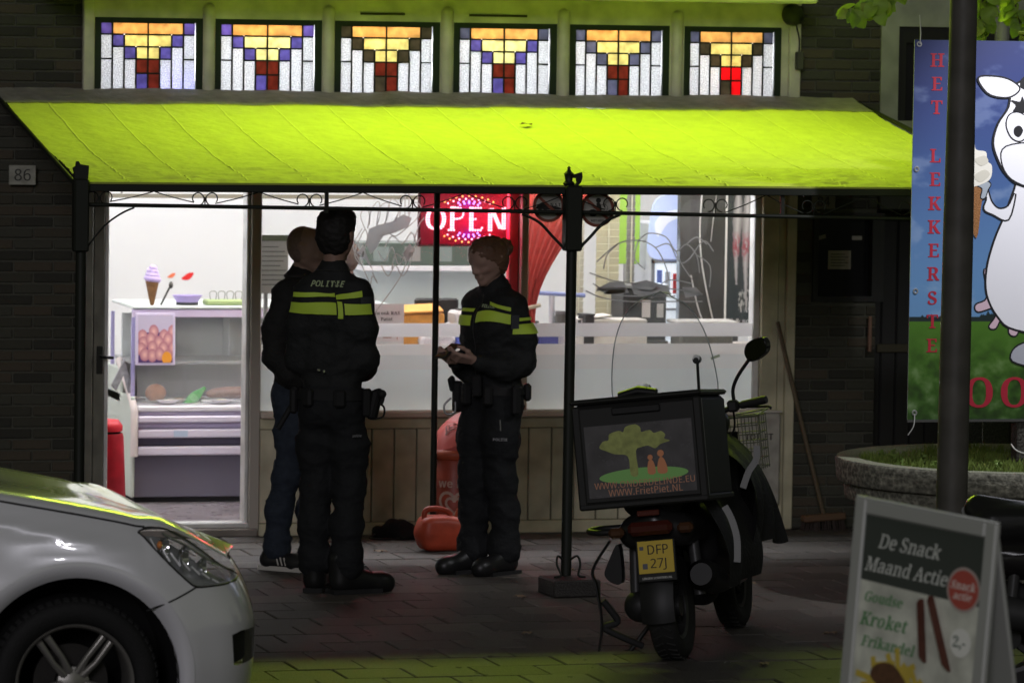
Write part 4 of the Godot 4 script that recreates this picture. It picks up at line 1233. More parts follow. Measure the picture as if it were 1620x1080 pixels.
func build_awning() -> void:
	var iron := mat(0.011, 0.013, 0.009, 0.55, 0.2)
	var aw := thing("awning", "wide lime green awning on dark iron posts and scrolled rails over the pavement", "awning", Vector3(-0.48, 0, 2.84))
	var n1 := FastNoiseLite.new()
	n1.frequency = 1.0
	n1.fractal_octaves = 3
	n1.seed = 3
	var cloth := M.new()
	var z0 := 0.36
	var wrinkle := func(x: float, z: float) -> Vector3:
		var u := z / 2.8
		var p := awning_pt(x, z)
		var edge := smoothstep(0.55, 1.0, u)
		p.y += n1.get_noise_2d(x * 1.3 + 5.0, z * 1.1) * 0.011
		edge *= 1.0 - smoothstep(0.97, 1.0, u)
		p.y += edge * n1.get_noise_2d(x * 3.0 + z * 2.5, z * 16.0) * 0.022
		p.y += n1.get_noise_2d(x * 9.0 - z * 4.0, z * 4.0 + 40.0) * 0.0035
		return p
	cloth.grid(420, 110, func(a: float, b: float) -> Vector3: return wrinkle.call(lerpf(-2.88, 1.95, a), lerpf(z0, 2.84, b)), Vector3.UP)
	var cm := mat(0.58, 0.62, 0.12, 0.75, 0.0, "canvas", 0.8)
	var can := wpart(aw, "canopy_cloth", cloth, cm)
	var top := M.new()
	top.grid(120, 10, func(a: float, b: float) -> Vector3: return wrinkle.call(lerpf(-2.90, 1.96, a), lerpf(0.0, z0 + 0.02, b)) + Vector3(0, 0.004, 0), Vector3.UP)
	wpart(aw, "shaded_top_strip", top, mat(0.34, 0.32, 0.28, 0.8, 0.0, "cloth", 1.5))  # grey colour stands for cloth the green sign light does not reach
	var xs := -2.66
	while xs < 1.9:
		var pts := []
		for i in 70:
			pts.append(wrinkle.call(xs, lerpf(z0 + 0.02, 2.82, i / 69.0)) + Vector3(0, 0.0015, 0))
		wpart(can, "seam", M.new().tube(pts, 0.006, 6, true, 0.12), mat(0.64, 0.68, 0.15, 0.7))
		xs += 0.302
	# dark sheet hem and front beam
	wpart(aw, "front_beam", M.new().bx(-2.93, 1.98, 1.968, 2.004, 2.80, 2.85, 0.004), iron)
	wpart(aw, "cloth_hem", M.new().tube([Vector3(-2.9, 2.006, 2.835), Vector3(1.95, 2.006, 2.835)], 0.009, 6), mat(0.25, 0.28, 0.05))
	wpart(aw, "lower_rail", M.new().tube([Vector3(-2.88, 1.905, 2.82), Vector3(-0.5, 1.880, 2.82), Vector3(1.95, 1.846, 2.82)], 0.011, 6), iron)
	wpart(aw, "side_arm", M.new().tube([Vector3(-2.9, 2.41, 0.0), Vector3(-2.92, 1.985, 2.82)], 0.012, 6), iron)
	wpart(aw, "side_arm", M.new().tube([Vector3(1.96, 2.41, 0.0), Vector3(1.97, 1.985, 2.82)], 0.012, 6), iron)
	for x: float in [-1.7, -0.48, 0.75]:
		wpart(aw, "rafter", M.new().tube([Vector3(x, 2.33, 0.0), Vector3(x, 1.97, 2.80)], 0.012, 6), iron)
	for x: float in [-1.705, 0.62]:
		wpart(aw, "rail_upright", M.new().bx(x - 0.009, x + 0.009, 1.87, 1.97, 2.812, 2.828), iron)
	# scrollwork between beam and rail
	var x := -2.82
	var k := 0
	while x < 1.9:
		var yb := lerpf(1.905, 1.846, (x + 2.88) / 4.83) + 0.011
		var h := 1.968 - yb
		if absf(x + 0.48) > 0.16:
			var m := M.new()
			for s: float in [-1.0, 1.0]:
				var c := []
				for i in 15:
					var t := i / 14.0
					var a := -PI * 0.5 + t * TAU * 0.86
					var r := 0.034 * (1.0 - 0.28 * t)
					c.append(Vector3(x + s * (0.036 - cos(a + PI * 0.5) * 0.0 - sin(a + PI * 0.5) * r), yb + h * 0.45 - cos(a + PI * 0.5) * r, 2.82))
				m.tube(c, 0.0034, 5)
			m.tube([Vector3(x, yb, 2.82), Vector3(x, yb + h * 0.6, 2.82)], 0.003, 5)
			wpart(aw, "scroll", m, iron)
		var w := M.new()
		w.tube(curve([Vector3(x + 0.05, yb + 0.004, 2.82), Vector3(x + 0.16, yb + h * 0.5, 2.82), Vector3(x + 0.26, yb + h, 2.82)], 4), 0.003, 5)
		w.tube(curve([Vector3(x + 0.27, yb + h, 2.82), Vector3(x + 0.36, yb + h * 0.5, 2.82), Vector3(x + 0.46, yb + 0.003, 2.82)], 4), 0.003, 5)
		if absf(x + 0.22) > 0.2 and x < 1.6:
			wpart(aw, "wire_bow", w, iron)
		x += 0.515
		k += 1
	# thick post with sleeve, finial and curved braces
	var px := -0.48
	var pole := wpart(aw, "thick_post", M.new().cyl(Vector3(px + 0.004, 0.09, 2.84), Vector3(px + 0.008, 1.72, 2.84), 0.026, 0.026, 14), iron)
	wpart(pole, "sleeve", M.new().bx(px - 0.034, px + 0.05, 1.69, 2.012, 2.80, 2.885, 0.008), iron)
	wpart(pole, "finial", M.new().lathe(at(px - 0.012, 2.01, 2.84), [Vector2(0.022, 0), Vector2(0.03, 0.012), Vector2(0.018, 0.025), Vector2(0.022, 0.05), Vector2(0.026, 0.06), Vector2(0.012, 0.072), Vector2(0.007, 0.082), Vector2(0.009, 0.09), Vector2(0.0, 0.098)], 14), iron)
	wpart(pole, "hook_plate", M.new().ext(PackedVector2Array([Vector2(0.0, 0.05), Vector2(0.055, 0.066), Vector2(0.058, 0.04), Vector2(0.05, 0.015), Vector2(0.036, 0.0), Vector2(0.012, 0.0), Vector2(0.03, 0.015), Vector2(0.026, 0.036), Vector2(0.0, 0.036)]), at(px - 0.002, 2.012, 2.83), 0.02), iron)
	for s: float in [-1.0, 1.0]:
		var bx := px + 0.008 + s * 0.036
		wpart(pole, "curved_brace", M.new().tube(curve([Vector3(bx, 1.70, 2.84), Vector3(bx + s * 0.06, 1.76, 2.835), Vector3(bx + s * 0.13, 1.83, 2.83), Vector3(bx + s * 0.215, 1.87, 2.825)], 5), 0.008, 6), iron)
		wpart(pole, "foot_brace", M.new().tube(curve([Vector3(px + s * 0.02, 0.17, 2.86), Vector3(px + s * 0.05, 0.19, 2.88), Vector3(px + s * 0.06, 0.15, 2.9), Vector3(px + s * 0.045, 0.1, 2.92), Vector3(px + s * 0.08, 0.09, 2.92)], 4), 0.006, 6), iron)
	wpart(pole, "base_block", M.new().box(rot(Vector3(0, 0.06, 0), Vector3(px + 0.005, 0.043, 2.90)), Vector3(0.245, 0.086, 0.245), 0.008), mat(0.05, 0.045, 0.04, 0.6, 0.0, "grain", 3.0))
	# thin post nearer the wall, and the post at the left end
	wpart(aw, "thin_post", M.new().cyl(Vector3(-0.605, 0.0, 0.66), Vector3(-0.605, 2.28, 0.66), 0.0175, 0.0175, 12), iron)
	wpart(aw, "left_post", M.new().cyl(Vector3(-2.91, 0.0, 2.84), Vector3(-2.91, 1.7, 2.84), 0.026, 0.026, 12).bx(-2.95, -2.878, 1.68, 2.03, 2.80, 2.88, 0.008), iron)
	wpart(aw, "left_finial", M.new().ext(PackedVector2Array([Vector2(-0.036, 0), Vector2(0.03, 0), Vector2(0.034, 0.062), Vector2(-0.008, 0.068), Vector2(-0.016, 0.082), Vector2(-0.026, 0.08), Vector2(-0.028, 0.06), Vector2(-0.042, 0.05), Vector2(-0.036, 0.025)]), at(-2.91, 2.03, 2.82), 0.03), iron)
	wpart(aw, "wire_brace", M.new().tube(curve([Vector3(-2.88, 1.70, 2.83), Vector3(-2.80, 1.80, 2.83), Vector3(-2.72, 1.86, 2.825), Vector3(-2.65, 1.892, 2.82)], 4), 0.005, 5), iron)
	wpart(aw, "right_post", M.new().cyl(Vector3(1.96, 0.0, 2.84), Vector3(1.96, 2.0, 2.84), 0.026, 0.026, 12), iron)
	# round prohibition signs by the post
	for i in 2:
		var c: Vector3 = [Vector3(-0.575, 1.908, 2.775), Vector3(-0.325, 1.893, 2.775)][i]
		var r: float = [0.080, 0.088][i]
		var sg := thing("round_prohibition_sign", ["round red ringed sign barring vehicles, left of the thick awning post", "round red ringed sign barring dogs and food, right of the thick awning post"][i], "sign", c)
		obj("plate", M.new().lathe(rot(Vector3(PI / 2, 0, 0)), [Vector2(0, -0.004), Vector2(r, -0.004), Vector2(r, 0.003), Vector2(0, 0.003)], 32, false), mat(0.32, 0.31, 0.27, 0.6), sg)
		var rg := M.new()
		rg.lathe(rot(Vector3(PI / 2, 0, 0)), [Vector2(r * 0.82, 0.0032), Vector2(r * 0.82, 0.0048), Vector2(r, 0.0048), Vector2(r, 0.0032)], 32, false)
		rg.box(rot(Vector3(0, 0, -0.72), Vector3(0, 0, 0.0052)), Vector3(r * 1.7, r * 0.17, 0.0016))
		obj("red_ring", rg, mat(0.17, 0.05, 0.03, 0.6), sg)
		var bk := M.new()
		if i == 0:
			bk.ext(soft([Vector2(-0.06, -0.014), Vector2(-0.055, 0.004), Vector2(-0.03, 0.02), Vector2(-0.01, 0.008), Vector2(0.055, -0.006), Vector2(0.055, -0.018)], 3), at(0, 0, 0.0034), 0.001)
			bk.text("N.S.T", 0.016, at(0.034, 0.006, 0.0036), 0.001, "Droid Sans", true)
			bk.ext(disc(Vector2(-0.045, -0.016), 0.009, 0.009, 12), at(0, 0, 0.0036), 0.001).ext(disc(Vector2(-0.018, -0.016), 0.009, 0.009, 12), at(0, 0, 0.0036), 0.001)
		else:
			bk.ext(disc(Vector2(0.004, 0.044), 0.013, 0.013, 16), at(0, 0, 0.0034), 0.001)
			bk.ext(soft([Vector2(-0.006, 0.03), Vector2(0.014, 0.028), Vector2(0.02, 0.0), Vector2(0.012, -0.022), Vector2(0.0, 0.0)], 3), at(0, 0, 0.0034), 0.001)
			bk.ext(soft([Vector2(-0.045, -0.008), Vector2(-0.02, 0.0), Vector2(0.0, -0.014), Vector2(-0.012, -0.034), Vector2(-0.036, -0.032)], 3), at(0, 0, 0.0036), 0.001)
			bk.tube(curve([Vector3(0.01, 0.02, 0.004), Vector3(0.04, 0.024, 0.004), Vector3(0.052, 0.004, 0.004), Vector3(0.03, -0.022, 0.004)], 5), 0.003, 5, true, 0.3)
			bk.text("NIET HIER", 0.010, at(0.0, -0.056, 0.0036), 0.001, "Droid Sans", true)
		obj("pictogram", bk, mat(0.012, 0.012, 0.01), sg)
		obj("clip", M.new().bx(-0.01, 0.01, r - 0.004, r + 0.012, -0.004, 0.02), iron, sg)
	var lf := thing("fallen_leaf", "small brown leaf lying on the awning cloth", "leaf", awning_pt(-0.18, 0.9) + Vector3(0.0, 0.02, 0), Vector3(0.15, 0.4, 0.1))
	obj("blade", M.new().grid(6, 6, func(a: float, b: float) -> Vector3: return Vector3((a - 0.5) * 0.07, 0.006 * sin(a * 6.0), (b - 0.5) * 0.05 * sin(PI * (0.08 + a * 0.86))), Vector3.UP), mat(0.10, 0.06, 0.02), lf)
	obj("stalk", M.new().tube([Vector3(-0.035, 0, 0), Vector3(-0.05, 0.004, 0.004)], 0.0015, 5), mat(0.1, 0.06, 0.02), lf)
	# the yellow-green light of the shop's sign above, out of the picture
	var sgn := thing("sign_light", "yellow-green fluorescent sign light on the front above the windows", "lamp", Vector3(-0.15, 3.85, 0.72))
	var tilt := rot(Vector3(-PI / 2 - deg_to_rad(49.0), 0, 0))
	obj("lamp_tube", M.new().box(tilt * at(0, 0, 0.05), Vector3(3.8, 0.24, 0.06), 0.02), glow(0.8, 1.0, 0.1, 3.0), sgn)
	for ax: float in [-1.28, 1.28]:
		obj("lamp_arm", M.new().bx(ax - 0.02, ax + 0.02, 0.06, 0.10, -0.72, -0.04), iron, sgn)
	area(Vector3(0, 0, 0), Vector3(-PI / 2 - deg_to_rad(49.0), 0, 0), Vector2(3.8, 0.24), 10.2, Color(Color(0.71, 1.0, 0.05).linear_to_srgb()), sgn)


func build_neighbours() -> void:
	var pale := mat(0.30, 0.31, 0.26, 0.7, 0.0, "mottle", 1.0)
	var dark := mat(0.012, 0.012, 0.011, 0.5)
	var wood := mat(0.10, 0.10, 0.095, 0.8, 0.0, "grain", 2.0)
	var h := thing("neighbour_house", "pale plastered house front with a dark framed window beside the right brick pier", "house", Vector3(3.5, 0, 0))
	var w := M.new()
	w.bx(2.131, 2.235, 1.9, 3.6, -0.3, -0.01).bx(2.235, 5.2, 1.9, 2.30, -0.3, -0.01).bx(2.235, 5.2, 2.83, 3.6, -0.3, -0.01)
	wpart(h, "wall", w, pale)
	for i in 3:
		var x := 2.235 + i * 0.66
		var f := M.new()
		f.bx(x, x + 0.58, 2.74, 2.83, -0.1, -0.03).bx(x, x + 0.05, 2.30, 2.74, -0.1, -0.03).bx(x + 0.53, x + 0.58, 2.30, 2.74, -0.1, -0.03)
		var wn := wpart(h, "window", f, dark)
		wpart(wn, "pane", M.new().bx(x + 0.05, x + 0.53, 2.30, 2.74, -0.09, -0.08), mat(0.012, 0.012, 0.014, 0.1))
		wpart(h, "mullion", M.new().bx(x + 0.58, x + 0.66, 2.30, 2.83, -0.2, -0.012), pale)
		wpart(h, "colonnette", M.new().lathe(at(x + 0.62, 2.3, -0.012), [Vector2(0.034, 0), Vector2(0.034, 0.58), Vector2(0.02, 0.6), Vector2(0, 0.605)], 12, true, 0.0, PI), pale)
	var door := M.new()
	door.bx(2.131, 2.60, 0.0, 1.898, -0.28, -0.22)
	wpart(h, "passage_door", door, dark)
	wpart(h, "lintel", M.new().bx(2.131, 5.2, 1.8, 1.899, -0.3, 0.01, 0.006), mat(0.03, 0.03, 0.028))
	wpart(h, "letter_plate", M.new().bx(2.20, 2.42, 0.98, 1.03, -0.2, -0.19, 0.004), mat(0.08, 0.07, 0.05, 0.4, 0.7))
	for i in 5:
		wpart(h, "door_board", M.new().bx(2.14 + 0.092 * i, 2.226 + 0.092 * i, 0.03, 1.78, -0.219, -0.203, 0.006), mat(0.016, 0.015, 0.014, 0.6))
	var fence := thing("board_fence", "dark grey vertical board fence behind the planter and banner", "fence", Vector3(3.8, 0, 0.05))
	for i in 17:
		wpart(fence, "fence_board", M.new().bx(2.61 + 0.16 * i, 2.762 + 0.16 * i, 0.02, 1.78, 0.02, 0.045 + rng.randf_range(0, 0.006), 0.005), mat(0.07 + 0.01 * (i % 3), 0.07 + 0.01 * (i % 3), 0.066 + 0.008 * (i % 3), 0.85, 0.0, "grain", 2.5))
	wpart(fence, "fence_rail", M.new().bx(2.6, 5.3, 0.3, 0.38, -0.03, 0.018).bx(2.6, 5.3, 1.4, 1.48, -0.03, 0.018), wood)
	# the row goes on to both sides, outside the picture
	for q: Array in [[-9.0, -3.205, "dark brick house continuing the row left of the snack bar"], [5.205, 12.0, "dark brick house continuing the row right of the plastered front"]]:
		var nh := thing("row_house", q[2], "house", Vector3((q[0] + q[1]) * 0.5, 0, 0))
		wpart(nh, "wall", M.new().bx(q[0], q[1], 0.0, 5.5, -0.4, -0.02), mat(0.09, 0.085, 0.062, 0.9, 0.0, "grain", 5.0))
		var wx: float = (q[0] + q[1]) * 0.5
		var wn := wpart(nh, "window", M.new().bx(wx - 0.9, wx + 0.9, 0.9, 0.98, -0.02, 0.03).bx(wx - 0.9, wx - 0.82, 0.98, 2.4, -0.02, 0.02).bx(wx + 0.82, wx + 0.9, 0.98, 2.4, -0.02, 0.02).bx(wx - 0.9, wx + 0.9, 2.4, 2.48, -0.02, 0.02), mat(0.4, 0.38, 0.32))
		wpart(wn, "pane", M.new().bx(wx - 0.82, wx + 0.82, 0.98, 2.4, -0.019, -0.01), mat(0.01, 0.01, 0.012, 0.1))
		wpart(nh, "roof", M.new().bx(q[0], q[1], 5.5, 5.7, -0.5, 0.1), mat(0.05, 0.045, 0.04))
	# the dark notice window in the right brick pier
	var nw := thing("notice_window", "dark glazed notice window with three pale slips in the right brick pier", "window", Vector3(1.96, 1.28, -0.1))
	obj("frame", M.new().bx(-0.21, 0.21, 0.0, 0.03, 0, 0.09).bx(-0.21, 0.21, 0.47, 0.5, 0, 0.09).bx(-0.21, -0.18, 0.03, 0.47, 0, 0.09).bx(0.14, 0.21, 0.03, 0.47, 0, 0.09), mat(0.02, 0.02, 0.018), nw)
	obj("pane", M.new().bx(-0.18, 0.14, 0.03, 0.47, 0.01, 0.02), mat(0.008, 0.008, 0.009, 0.12), nw)
	obj("note", M.new().bx(-0.10, 0.035, 0.18, 0.285, 0.021, 0.024), mat(0.30, 0.27, 0.22), nw)
	obj("slip", M.new().box(rot(Vector3(0, 0, 0.25), Vector3(-0.14, 0.36, 0.022)), Vector3(0.05, 0.022, 0.002)), mat(0.26, 0.24, 0.2), nw)
	obj("slip", M.new().bx(0.04, 0.10, 0.345, 0.368, 0.021, 0.023), mat(0.26, 0.24, 0.2), nw)
	var ln := M.new()
	for i in 5:
		ln.bx(-0.085, -0.085 + 0.085 + 0.02 * (i % 2), 0.262 - 0.016 * i, 0.267 - 0.016 * i, 0.0245, 0.025)
	tag(obj("text_lines", ln, mat(0.08, 0.07, 0.06), nw), "", "", "", "stuff")
	var bar := thing("door_pull", "long vertical brown pull handle at the right edge of the brick pier", "handle", Vector3(2.085, 1.10, -0.02))
	obj("grip", M.new().tube([Vector3(0, -0.10, 0.035), Vector3(0, 0.10, 0.035)], 0.012), mat(0.16, 0.09, 0.06, 0.5), bar)
	obj("stand_off", M.new().cyl(Vector3(0, -0.08, -0.01), Vector3(0, -0.08, 0.03), 0.008).cyl(Vector3(0, 0.08, -0.01), Vector3(0, 0.08, 0.03), 0.008), mat(0.1, 0.08, 0.06, 0.4, 0.6), bar)


func number_plate(s: String, p: Vector3, w: float, h: float, label: String, ink: Material, face: Material) -> void:
	var o := thing("house_number", label, "sign", p)
	obj("plate", M.new().bx(-w / 2, w / 2, -h / 2, h / 2, -0.012, 0.0, 0.003), face, o)
	obj("digits", M.new().text(s, h * 0.62, at(0, 0.0, 0.0012), 0.002), ink, o)


func build_small_things() -> void:
	var black := mat(0.012, 0.012, 0.011, 0.5)
	number_plate("86", Vector3(-2.738, 1.962, 0.03), 0.145, 0.105, "grey house number plate reading 86 on the left brick pier", mat(0.04, 0.04, 0.035), mat(0.36, 0.36, 0.30, 0.6, 0.0, "mottle", 4.0))
	number_plate("84", Vector3(1.79, 1.845, 0.03), 0.14, 0.085, "dim house number plate reading 84 under the right end of the awning", mat(0.02, 0.02, 0.02), mat(0.14, 0.13, 0.11))
	var al := thing("alarm_bell", "round dark alarm bell high on the front beside the rightmost leaded window", "bell", Vector3(1.585, 2.885, 0.03))
	obj("dome", M.new().lathe(rot(Vector3(PI / 2, 0, 0)), [Vector2(0.062, 0), Vector2(0.062, 0.02), Vector2(0.05, 0.05), Vector2(0.02, 0.065), Vector2(0, 0.066)], 20), mat(0.025, 0.03, 0.015, 0.5), al)
	obj("bracket", M.new().bx(0.02, 0.06, -0.05, 0.05, -0.0, 0.03, 0.004), black, al)
	var jb := thing("junction_box", "small dark box on the front below the alarm bell", "box", Vector3(1.625, 2.63, 0.045))
	obj("case", M.new().bx(-0.02, 0.02, -0.05, 0.05, -0.015, 0.03, 0.005), mat(0.05, 0.05, 0.04), jb)
	obj("cable", M.new().tube(curve([Vector3(0, 0.05, 0), Vector3(0.0, 0.12, 0), Vector3(-0.02, 0.2, 0)], 3), 0.005, 5), black, jb)
	# toilet board
	var tb := thing("toilet_board", "pale board reading TOILET against the boarded plinth behind the moped", "sign", Vector3(1.435, 0.40, 0.045))
	obj("board", M.new().bx(-0.115, 0.125, -0.26, 0.26, -0.03, 0.0, 0.012), mat(0.40, 0.38, 0.33, 0.5, 0.0, "mottle", 2.0), tb)
	obj("lettering", M.new().text("TOILET", 0.036, at(-0.005, 0.125, 0.001), 0.002, "Droid Sans", true), mat(0.05, 0.045, 0.04), tb)
	obj("rim", M.new().bx(-0.12, 0.13, 0.26, 0.272, -0.034, 0.006, 0.004), mat(0.44, 0.42, 0.37), tb)
	# broom
	var br := thing("broom", "long wooden broom leaning against the right pilaster", "broom", Vector3(1.80, 0.0, 0.10))
	obj("handle", M.new().tube([Vector3(0, 0.09, 0), Vector3(-0.275, 1.17, -0.055)], 0.0125, 10), mat(0.20, 0.15, 0.09, 0.6, 0.0, "grain", 4.0), br)
	obj("head", M.new().box(rot(Vector3(0, 0.1, 0.05), Vector3(0, 0.075, 0)), Vector3(0.26, 0.04, 0.06), 0.008), mat(0.12, 0.07, 0.04), br)
	var bs := M.new()
	for i in 60:
		var q := Vector3(rng.randf_range(-0.125, 0.125), 0.06, rng.randf_range(-0.025, 0.025))
		bs.tube([q, Vector3(q.x * 1.12, 0.0, q.z * 1.6)], 0.003, 4, false)
	tag(obj("bristles", bs, mat(0.05, 0.035, 0.03), br), "", "", "", "stuff")
	# red bin with a heart, partly behind the woman
	var bn := thing("ice_cream_bin", "red waste bin with a slanting lid and white heart print behind the policewoman", "bin", Vector3(-0.445, 0.0, 0.5))
	var red := mat(0.34, 0.055, 0.028, 0.5, 0.0, "mottle", 3.0)
	obj("bin_body", M.new().lathe(Transform3D(), [Vector2(0, 0.0), Vector2(0.125, 0.0), Vector2(0.13, 0.01), Vector2(0.122, 0.455), Vector2(0.118, 0.46)], 28), red, bn)
	obj("bin_collar", M.new().lathe(at(0, 0.46, 0), [Vector2(0.118, 0.0), Vector2(0.132, 0.006), Vector2(0.135, 0.03), Vector2(0.128, 0.05), Vector2(0.115, 0.055)], 28), mat(0.36, 0.07, 0.03, 0.5), bn)
	var slant := func(a: float, r: float) -> Vector3:
		var p := Vector3(cos(a) * r, 0, sin(a) * r)
		return p + Vector3(0, 0.515 + 0.10 * (1.0 + p.dot(Vector3(0.82, 0, -0.57)) / 0.118) * (r / 0.118) + 0.10 * (1.0 - r / 0.118) + 0.03 * (1.0 - pow(r / 0.118, 2)), 0)
	var lid := M.new()
	lid.grid(32, 8, func(u: float, v: float) -> Vector3: return slant.call(u * TAU, 0.118 * v), Vector3.UP)
	for i in 32:
		var a := TAU * i / 32.0
		var b := TAU * (i + 1) / 32.0
		var p: Vector3 = slant.call(a, 0.118)
		var q: Vector3 = slant.call(b, 0.118)
		var na := Vector3(cos(a), 0, sin(a))
		var nb := Vector3(cos(b), 0, sin(b))
		lid.squad(Vector3(p.x, 0.513, p.z), Vector3(q.x, 0.513, q.z), q, p, na, nb, nb, na)
	obj("slanting_lid", lid, mat(0.46, 0.075, 0.06, 0.45), bn)
	var ring := func(m: M, c: Vector2, s: float, wd: float, on: Callable) -> void:
		var pts := []
		for i in 25:
			var t := TAU * i / 24.0
			pts.append(Vector2(c.x + s * 0.062 * pow(sin(t), 3) * 16.0 / 16.0, c.y + s * 0.0042 * (13.0 * cos(t) - 5.0 * cos(2 * t) - 2.0 * cos(3 * t) - cos(4 * t))))
		for i in 24:
			var d: Vector2 = (pts[i + 1] - pts[i]).normalized().orthogonal() * wd * 0.5
			m.quad(on.call(pts[i] + d), on.call(pts[i + 1] + d), on.call(pts[i + 1] - d), on.call(pts[i] - d), (on.call(pts[i]) - Vector3(0, on.call(pts[i]).y, 0)).normalized())
	var round_ := func(p: Vector2) -> Vector3:
		var r := lerpf(0.13, 0.122, p.y / 0.455) + 0.0015
		var a := PI / 2 + 0.26 - p.x / r
		return Vector3(cos(a) * r, p.y, sin(a) * r)
	var hm := M.new()
	ring.call(hm, Vector2(0.0, 0.22), 1.35, 0.016, round_)
	ring.call(hm, Vector2(0.0, 0.22), 0.75, 0.014, round_)
	obj("heart_print", hm, mat(0.42, 0.30, 0.24), bn)
	var tm := M.new().text("we HA", 0.045, at(0, 0.335, 0), 0.001, "Droid Sans", true)
	for i in tm.v.size():
		var p := tm.v[i]
		tm.v[i] = round_.call(Vector2(p.x, p.y))
		tm.n[i] = (tm.v[i] - Vector3(0, tm.v[i].y, 0)).normalized()
		tm.v[i] += tm.n[i] * (p.z + 0.0005)
	obj("lettering", tm, mat(0.42, 0.30, 0.24), bn)
	var lh := M.new()
	var on_lid := func(p: Vector2) -> Vector3:
		var q := Vector3(-0.82, 0, 0.57) * (-p.y) + Vector3(0.57, 0, 0.82) * p.x
		return slant.call(atan2(q.z, q.x), minf(q.length(), 0.117)) + Vector3(-0.002, 0.003, 0.002)
	ring.call(lh, Vector2(0.0, -0.02), 0.8, 0.008, on_lid)
	ring.call(lh, Vector2(0.0, -0.02), 0.45, 0.007, on_lid)
	obj("lid_heart_print", lh, mat(0.55, 0.30, 0.28), bn)
	# jerrycan
	var jc := thing("jerrycan", "orange-red plastic jerrycan standing in front of the thin post", "jerrycan", Vector3(-0.605, 0.0, 0.86), Vector3(0, 0.08, 0))
	var jb2 := Blob.new(0.03)
	for x: float in [-0.088, -0.06, -0.03, 0.0, 0.03, 0.06, 0.088]:
		jb2.add(Vector3(x, 0.045, -0.04), Vector3(x, 0.150 - 0.25 * maxf(x - 0.03, 0.0), -0.04), 0.036).add(Vector3(x, 0.045, 0.04), Vector3(x, 0.150 - 0.25 * maxf(x - 0.03, 0.0), 0.04), 0.036)
	jb2.add(Vector3(-0.08, 0.10, 0), Vector3(0.08, 0.10, 0), 0.075)
	var jm := M.new()
	jb2.mesh_into(jm, 0.009)
	var orange := mat(0.42, 0.058, 0.024, 0.5, 0.0, "mottle", 3.0)
	obj("can_body", jm, orange, jc)
	obj("handle", M.new().tube(curve([Vector3(-0.10, 0.17, 0), Vector3(-0.095, 0.215, 0), Vector3(-0.05, 0.228, 0), Vector3(0.02, 0.215, 0), Vector3(0.05, 0.19, 0)], 4), 0.016, 8), orange, jc)
	obj("cap", M.new().cyl(Vector3(0.09, 0.18, 0), Vector3(0.10, 0.222, 0), 0.02), mat(0.30, 0.06, 0.02), jc)
	# dark bundle on the ground
	var du := thing("dark_bundle", "black cloth bundle lying on the pavement against the plinth", "bundle", Vector3(-0.70, 0.0, 0.22))
	var db := Blob.new(0.06)
	db.add(Vector3(-0.09, 0.035, 0), Vector3(0.05, 0.04, 0.0), 0.04, 0.05).add(Vector3(0.05, 0.03, 0.02), Vector3(0.16, 0.03, 0), 0.04, 0.03).add(Vector3(-0.02, 0.06, 0), Vector3(0.03, 0.06, 0), 0.035)
	var fz := FastNoiseLite.new()
	fz.frequency = 8.0
	var dm := M.new()
	db.mesh_into(dm, 0.012, fz, 0.02)
	obj("cloth", dm, mat(0.010, 0.010, 0.010, 0.9), du)
	obj("strap", M.new().tube(curve([Vector3(-0.12, 0.03, 0.02), Vector3(-0.16, 0.01, 0.05), Vector3(-0.10, 0.008, 0.09), Vector3(0.0, 0.008, 0.08)], 4), 0.006, 5), black, du)
	# litter
	for i in 9:
		var q: Vector2 = [Vector2(-0.2, 1.9), Vector2(0.15, 3.4), Vector2(0.55, 2.6), Vector2(-1.1, 4.4), Vector2(-0.75, 3.0), Vector2(0.3, 4.6), Vector2(0.9, 1.6), Vector2(-0.95, 0.9), Vector2(-0.35, 5.6)][i]
		var lf := thing("pavement_leaf", "small dry leaf lying on the paving slabs %s" % ["behind the thick post", "right of the moped's front wheel", "between the planter and the moped", "left of the moped", "in front of the policewoman's boots", "under the moped's cover", "in front of the broom", "left of the jerrycan", "behind the moped's rear wheel"][i], "leaf", Vector3(q.x, 0.004, q.y), Vector3(0, i * 1.3, 0))
		obj("blade", M.new().grid(5, 5, func(a: float, b: float) -> Vector3: return Vector3((a - 0.5) * 0.07, 0.012 * absf(sin(a * 5.0 + b * 3.0)), (b - 0.5) * 0.045 * sin(PI * (0.08 + a * 0.86))), Vector3.UP), mat(0.24, 0.17, 0.11), lf)
		obj("stalk", M.new().tube([Vector3(-0.035, 0.004, 0), Vector3(-0.05, 0.002, 0.004)], 0.0015, 4), mat(0.2, 0.14, 0.09), lf)
	build_planter()
	build_banner()
	build_branch()
	# lamp post
	var lp := thing("lamp_post", "tall dark grey lamp post standing before the banner and planter", "lamp post", Vector3(0.505, 0.0, 5.6), Vector3(0, 0, -0.004))
	var pg := mat(0.085, 0.08, 0.068, 0.65, 0.0, "mottle", 1.5)
	obj("pole", M.new().lathe(Transform3D(), [Vector2(0.069, 0.0), Vector2(0.069, 0.8), Vector2(0.067, 1.9), Vector2(0.061, 2.6), Vector2(0.056, 4.0), Vector2(0.05, 6.5), Vector2(0, 6.51)], 40), pg, lp)
	obj("door_plate", M.new().bx(-0.03, 0.03, 0.4, 0.62, 0.062, 0.071, 0.003), pg, lp)
	obj("base_ring", M.new().lathe(Transform3D(), [Vector2(0.09, 0.0), Vector2(0.09, 0.02), Vector2(0.07, 0.03)], 24), pg, lp)
	obj("lamp_head", M.new().bx(-0.1, 0.1, 6.45, 6.55, 0.0, 0.6, 0.03), pg, lp)


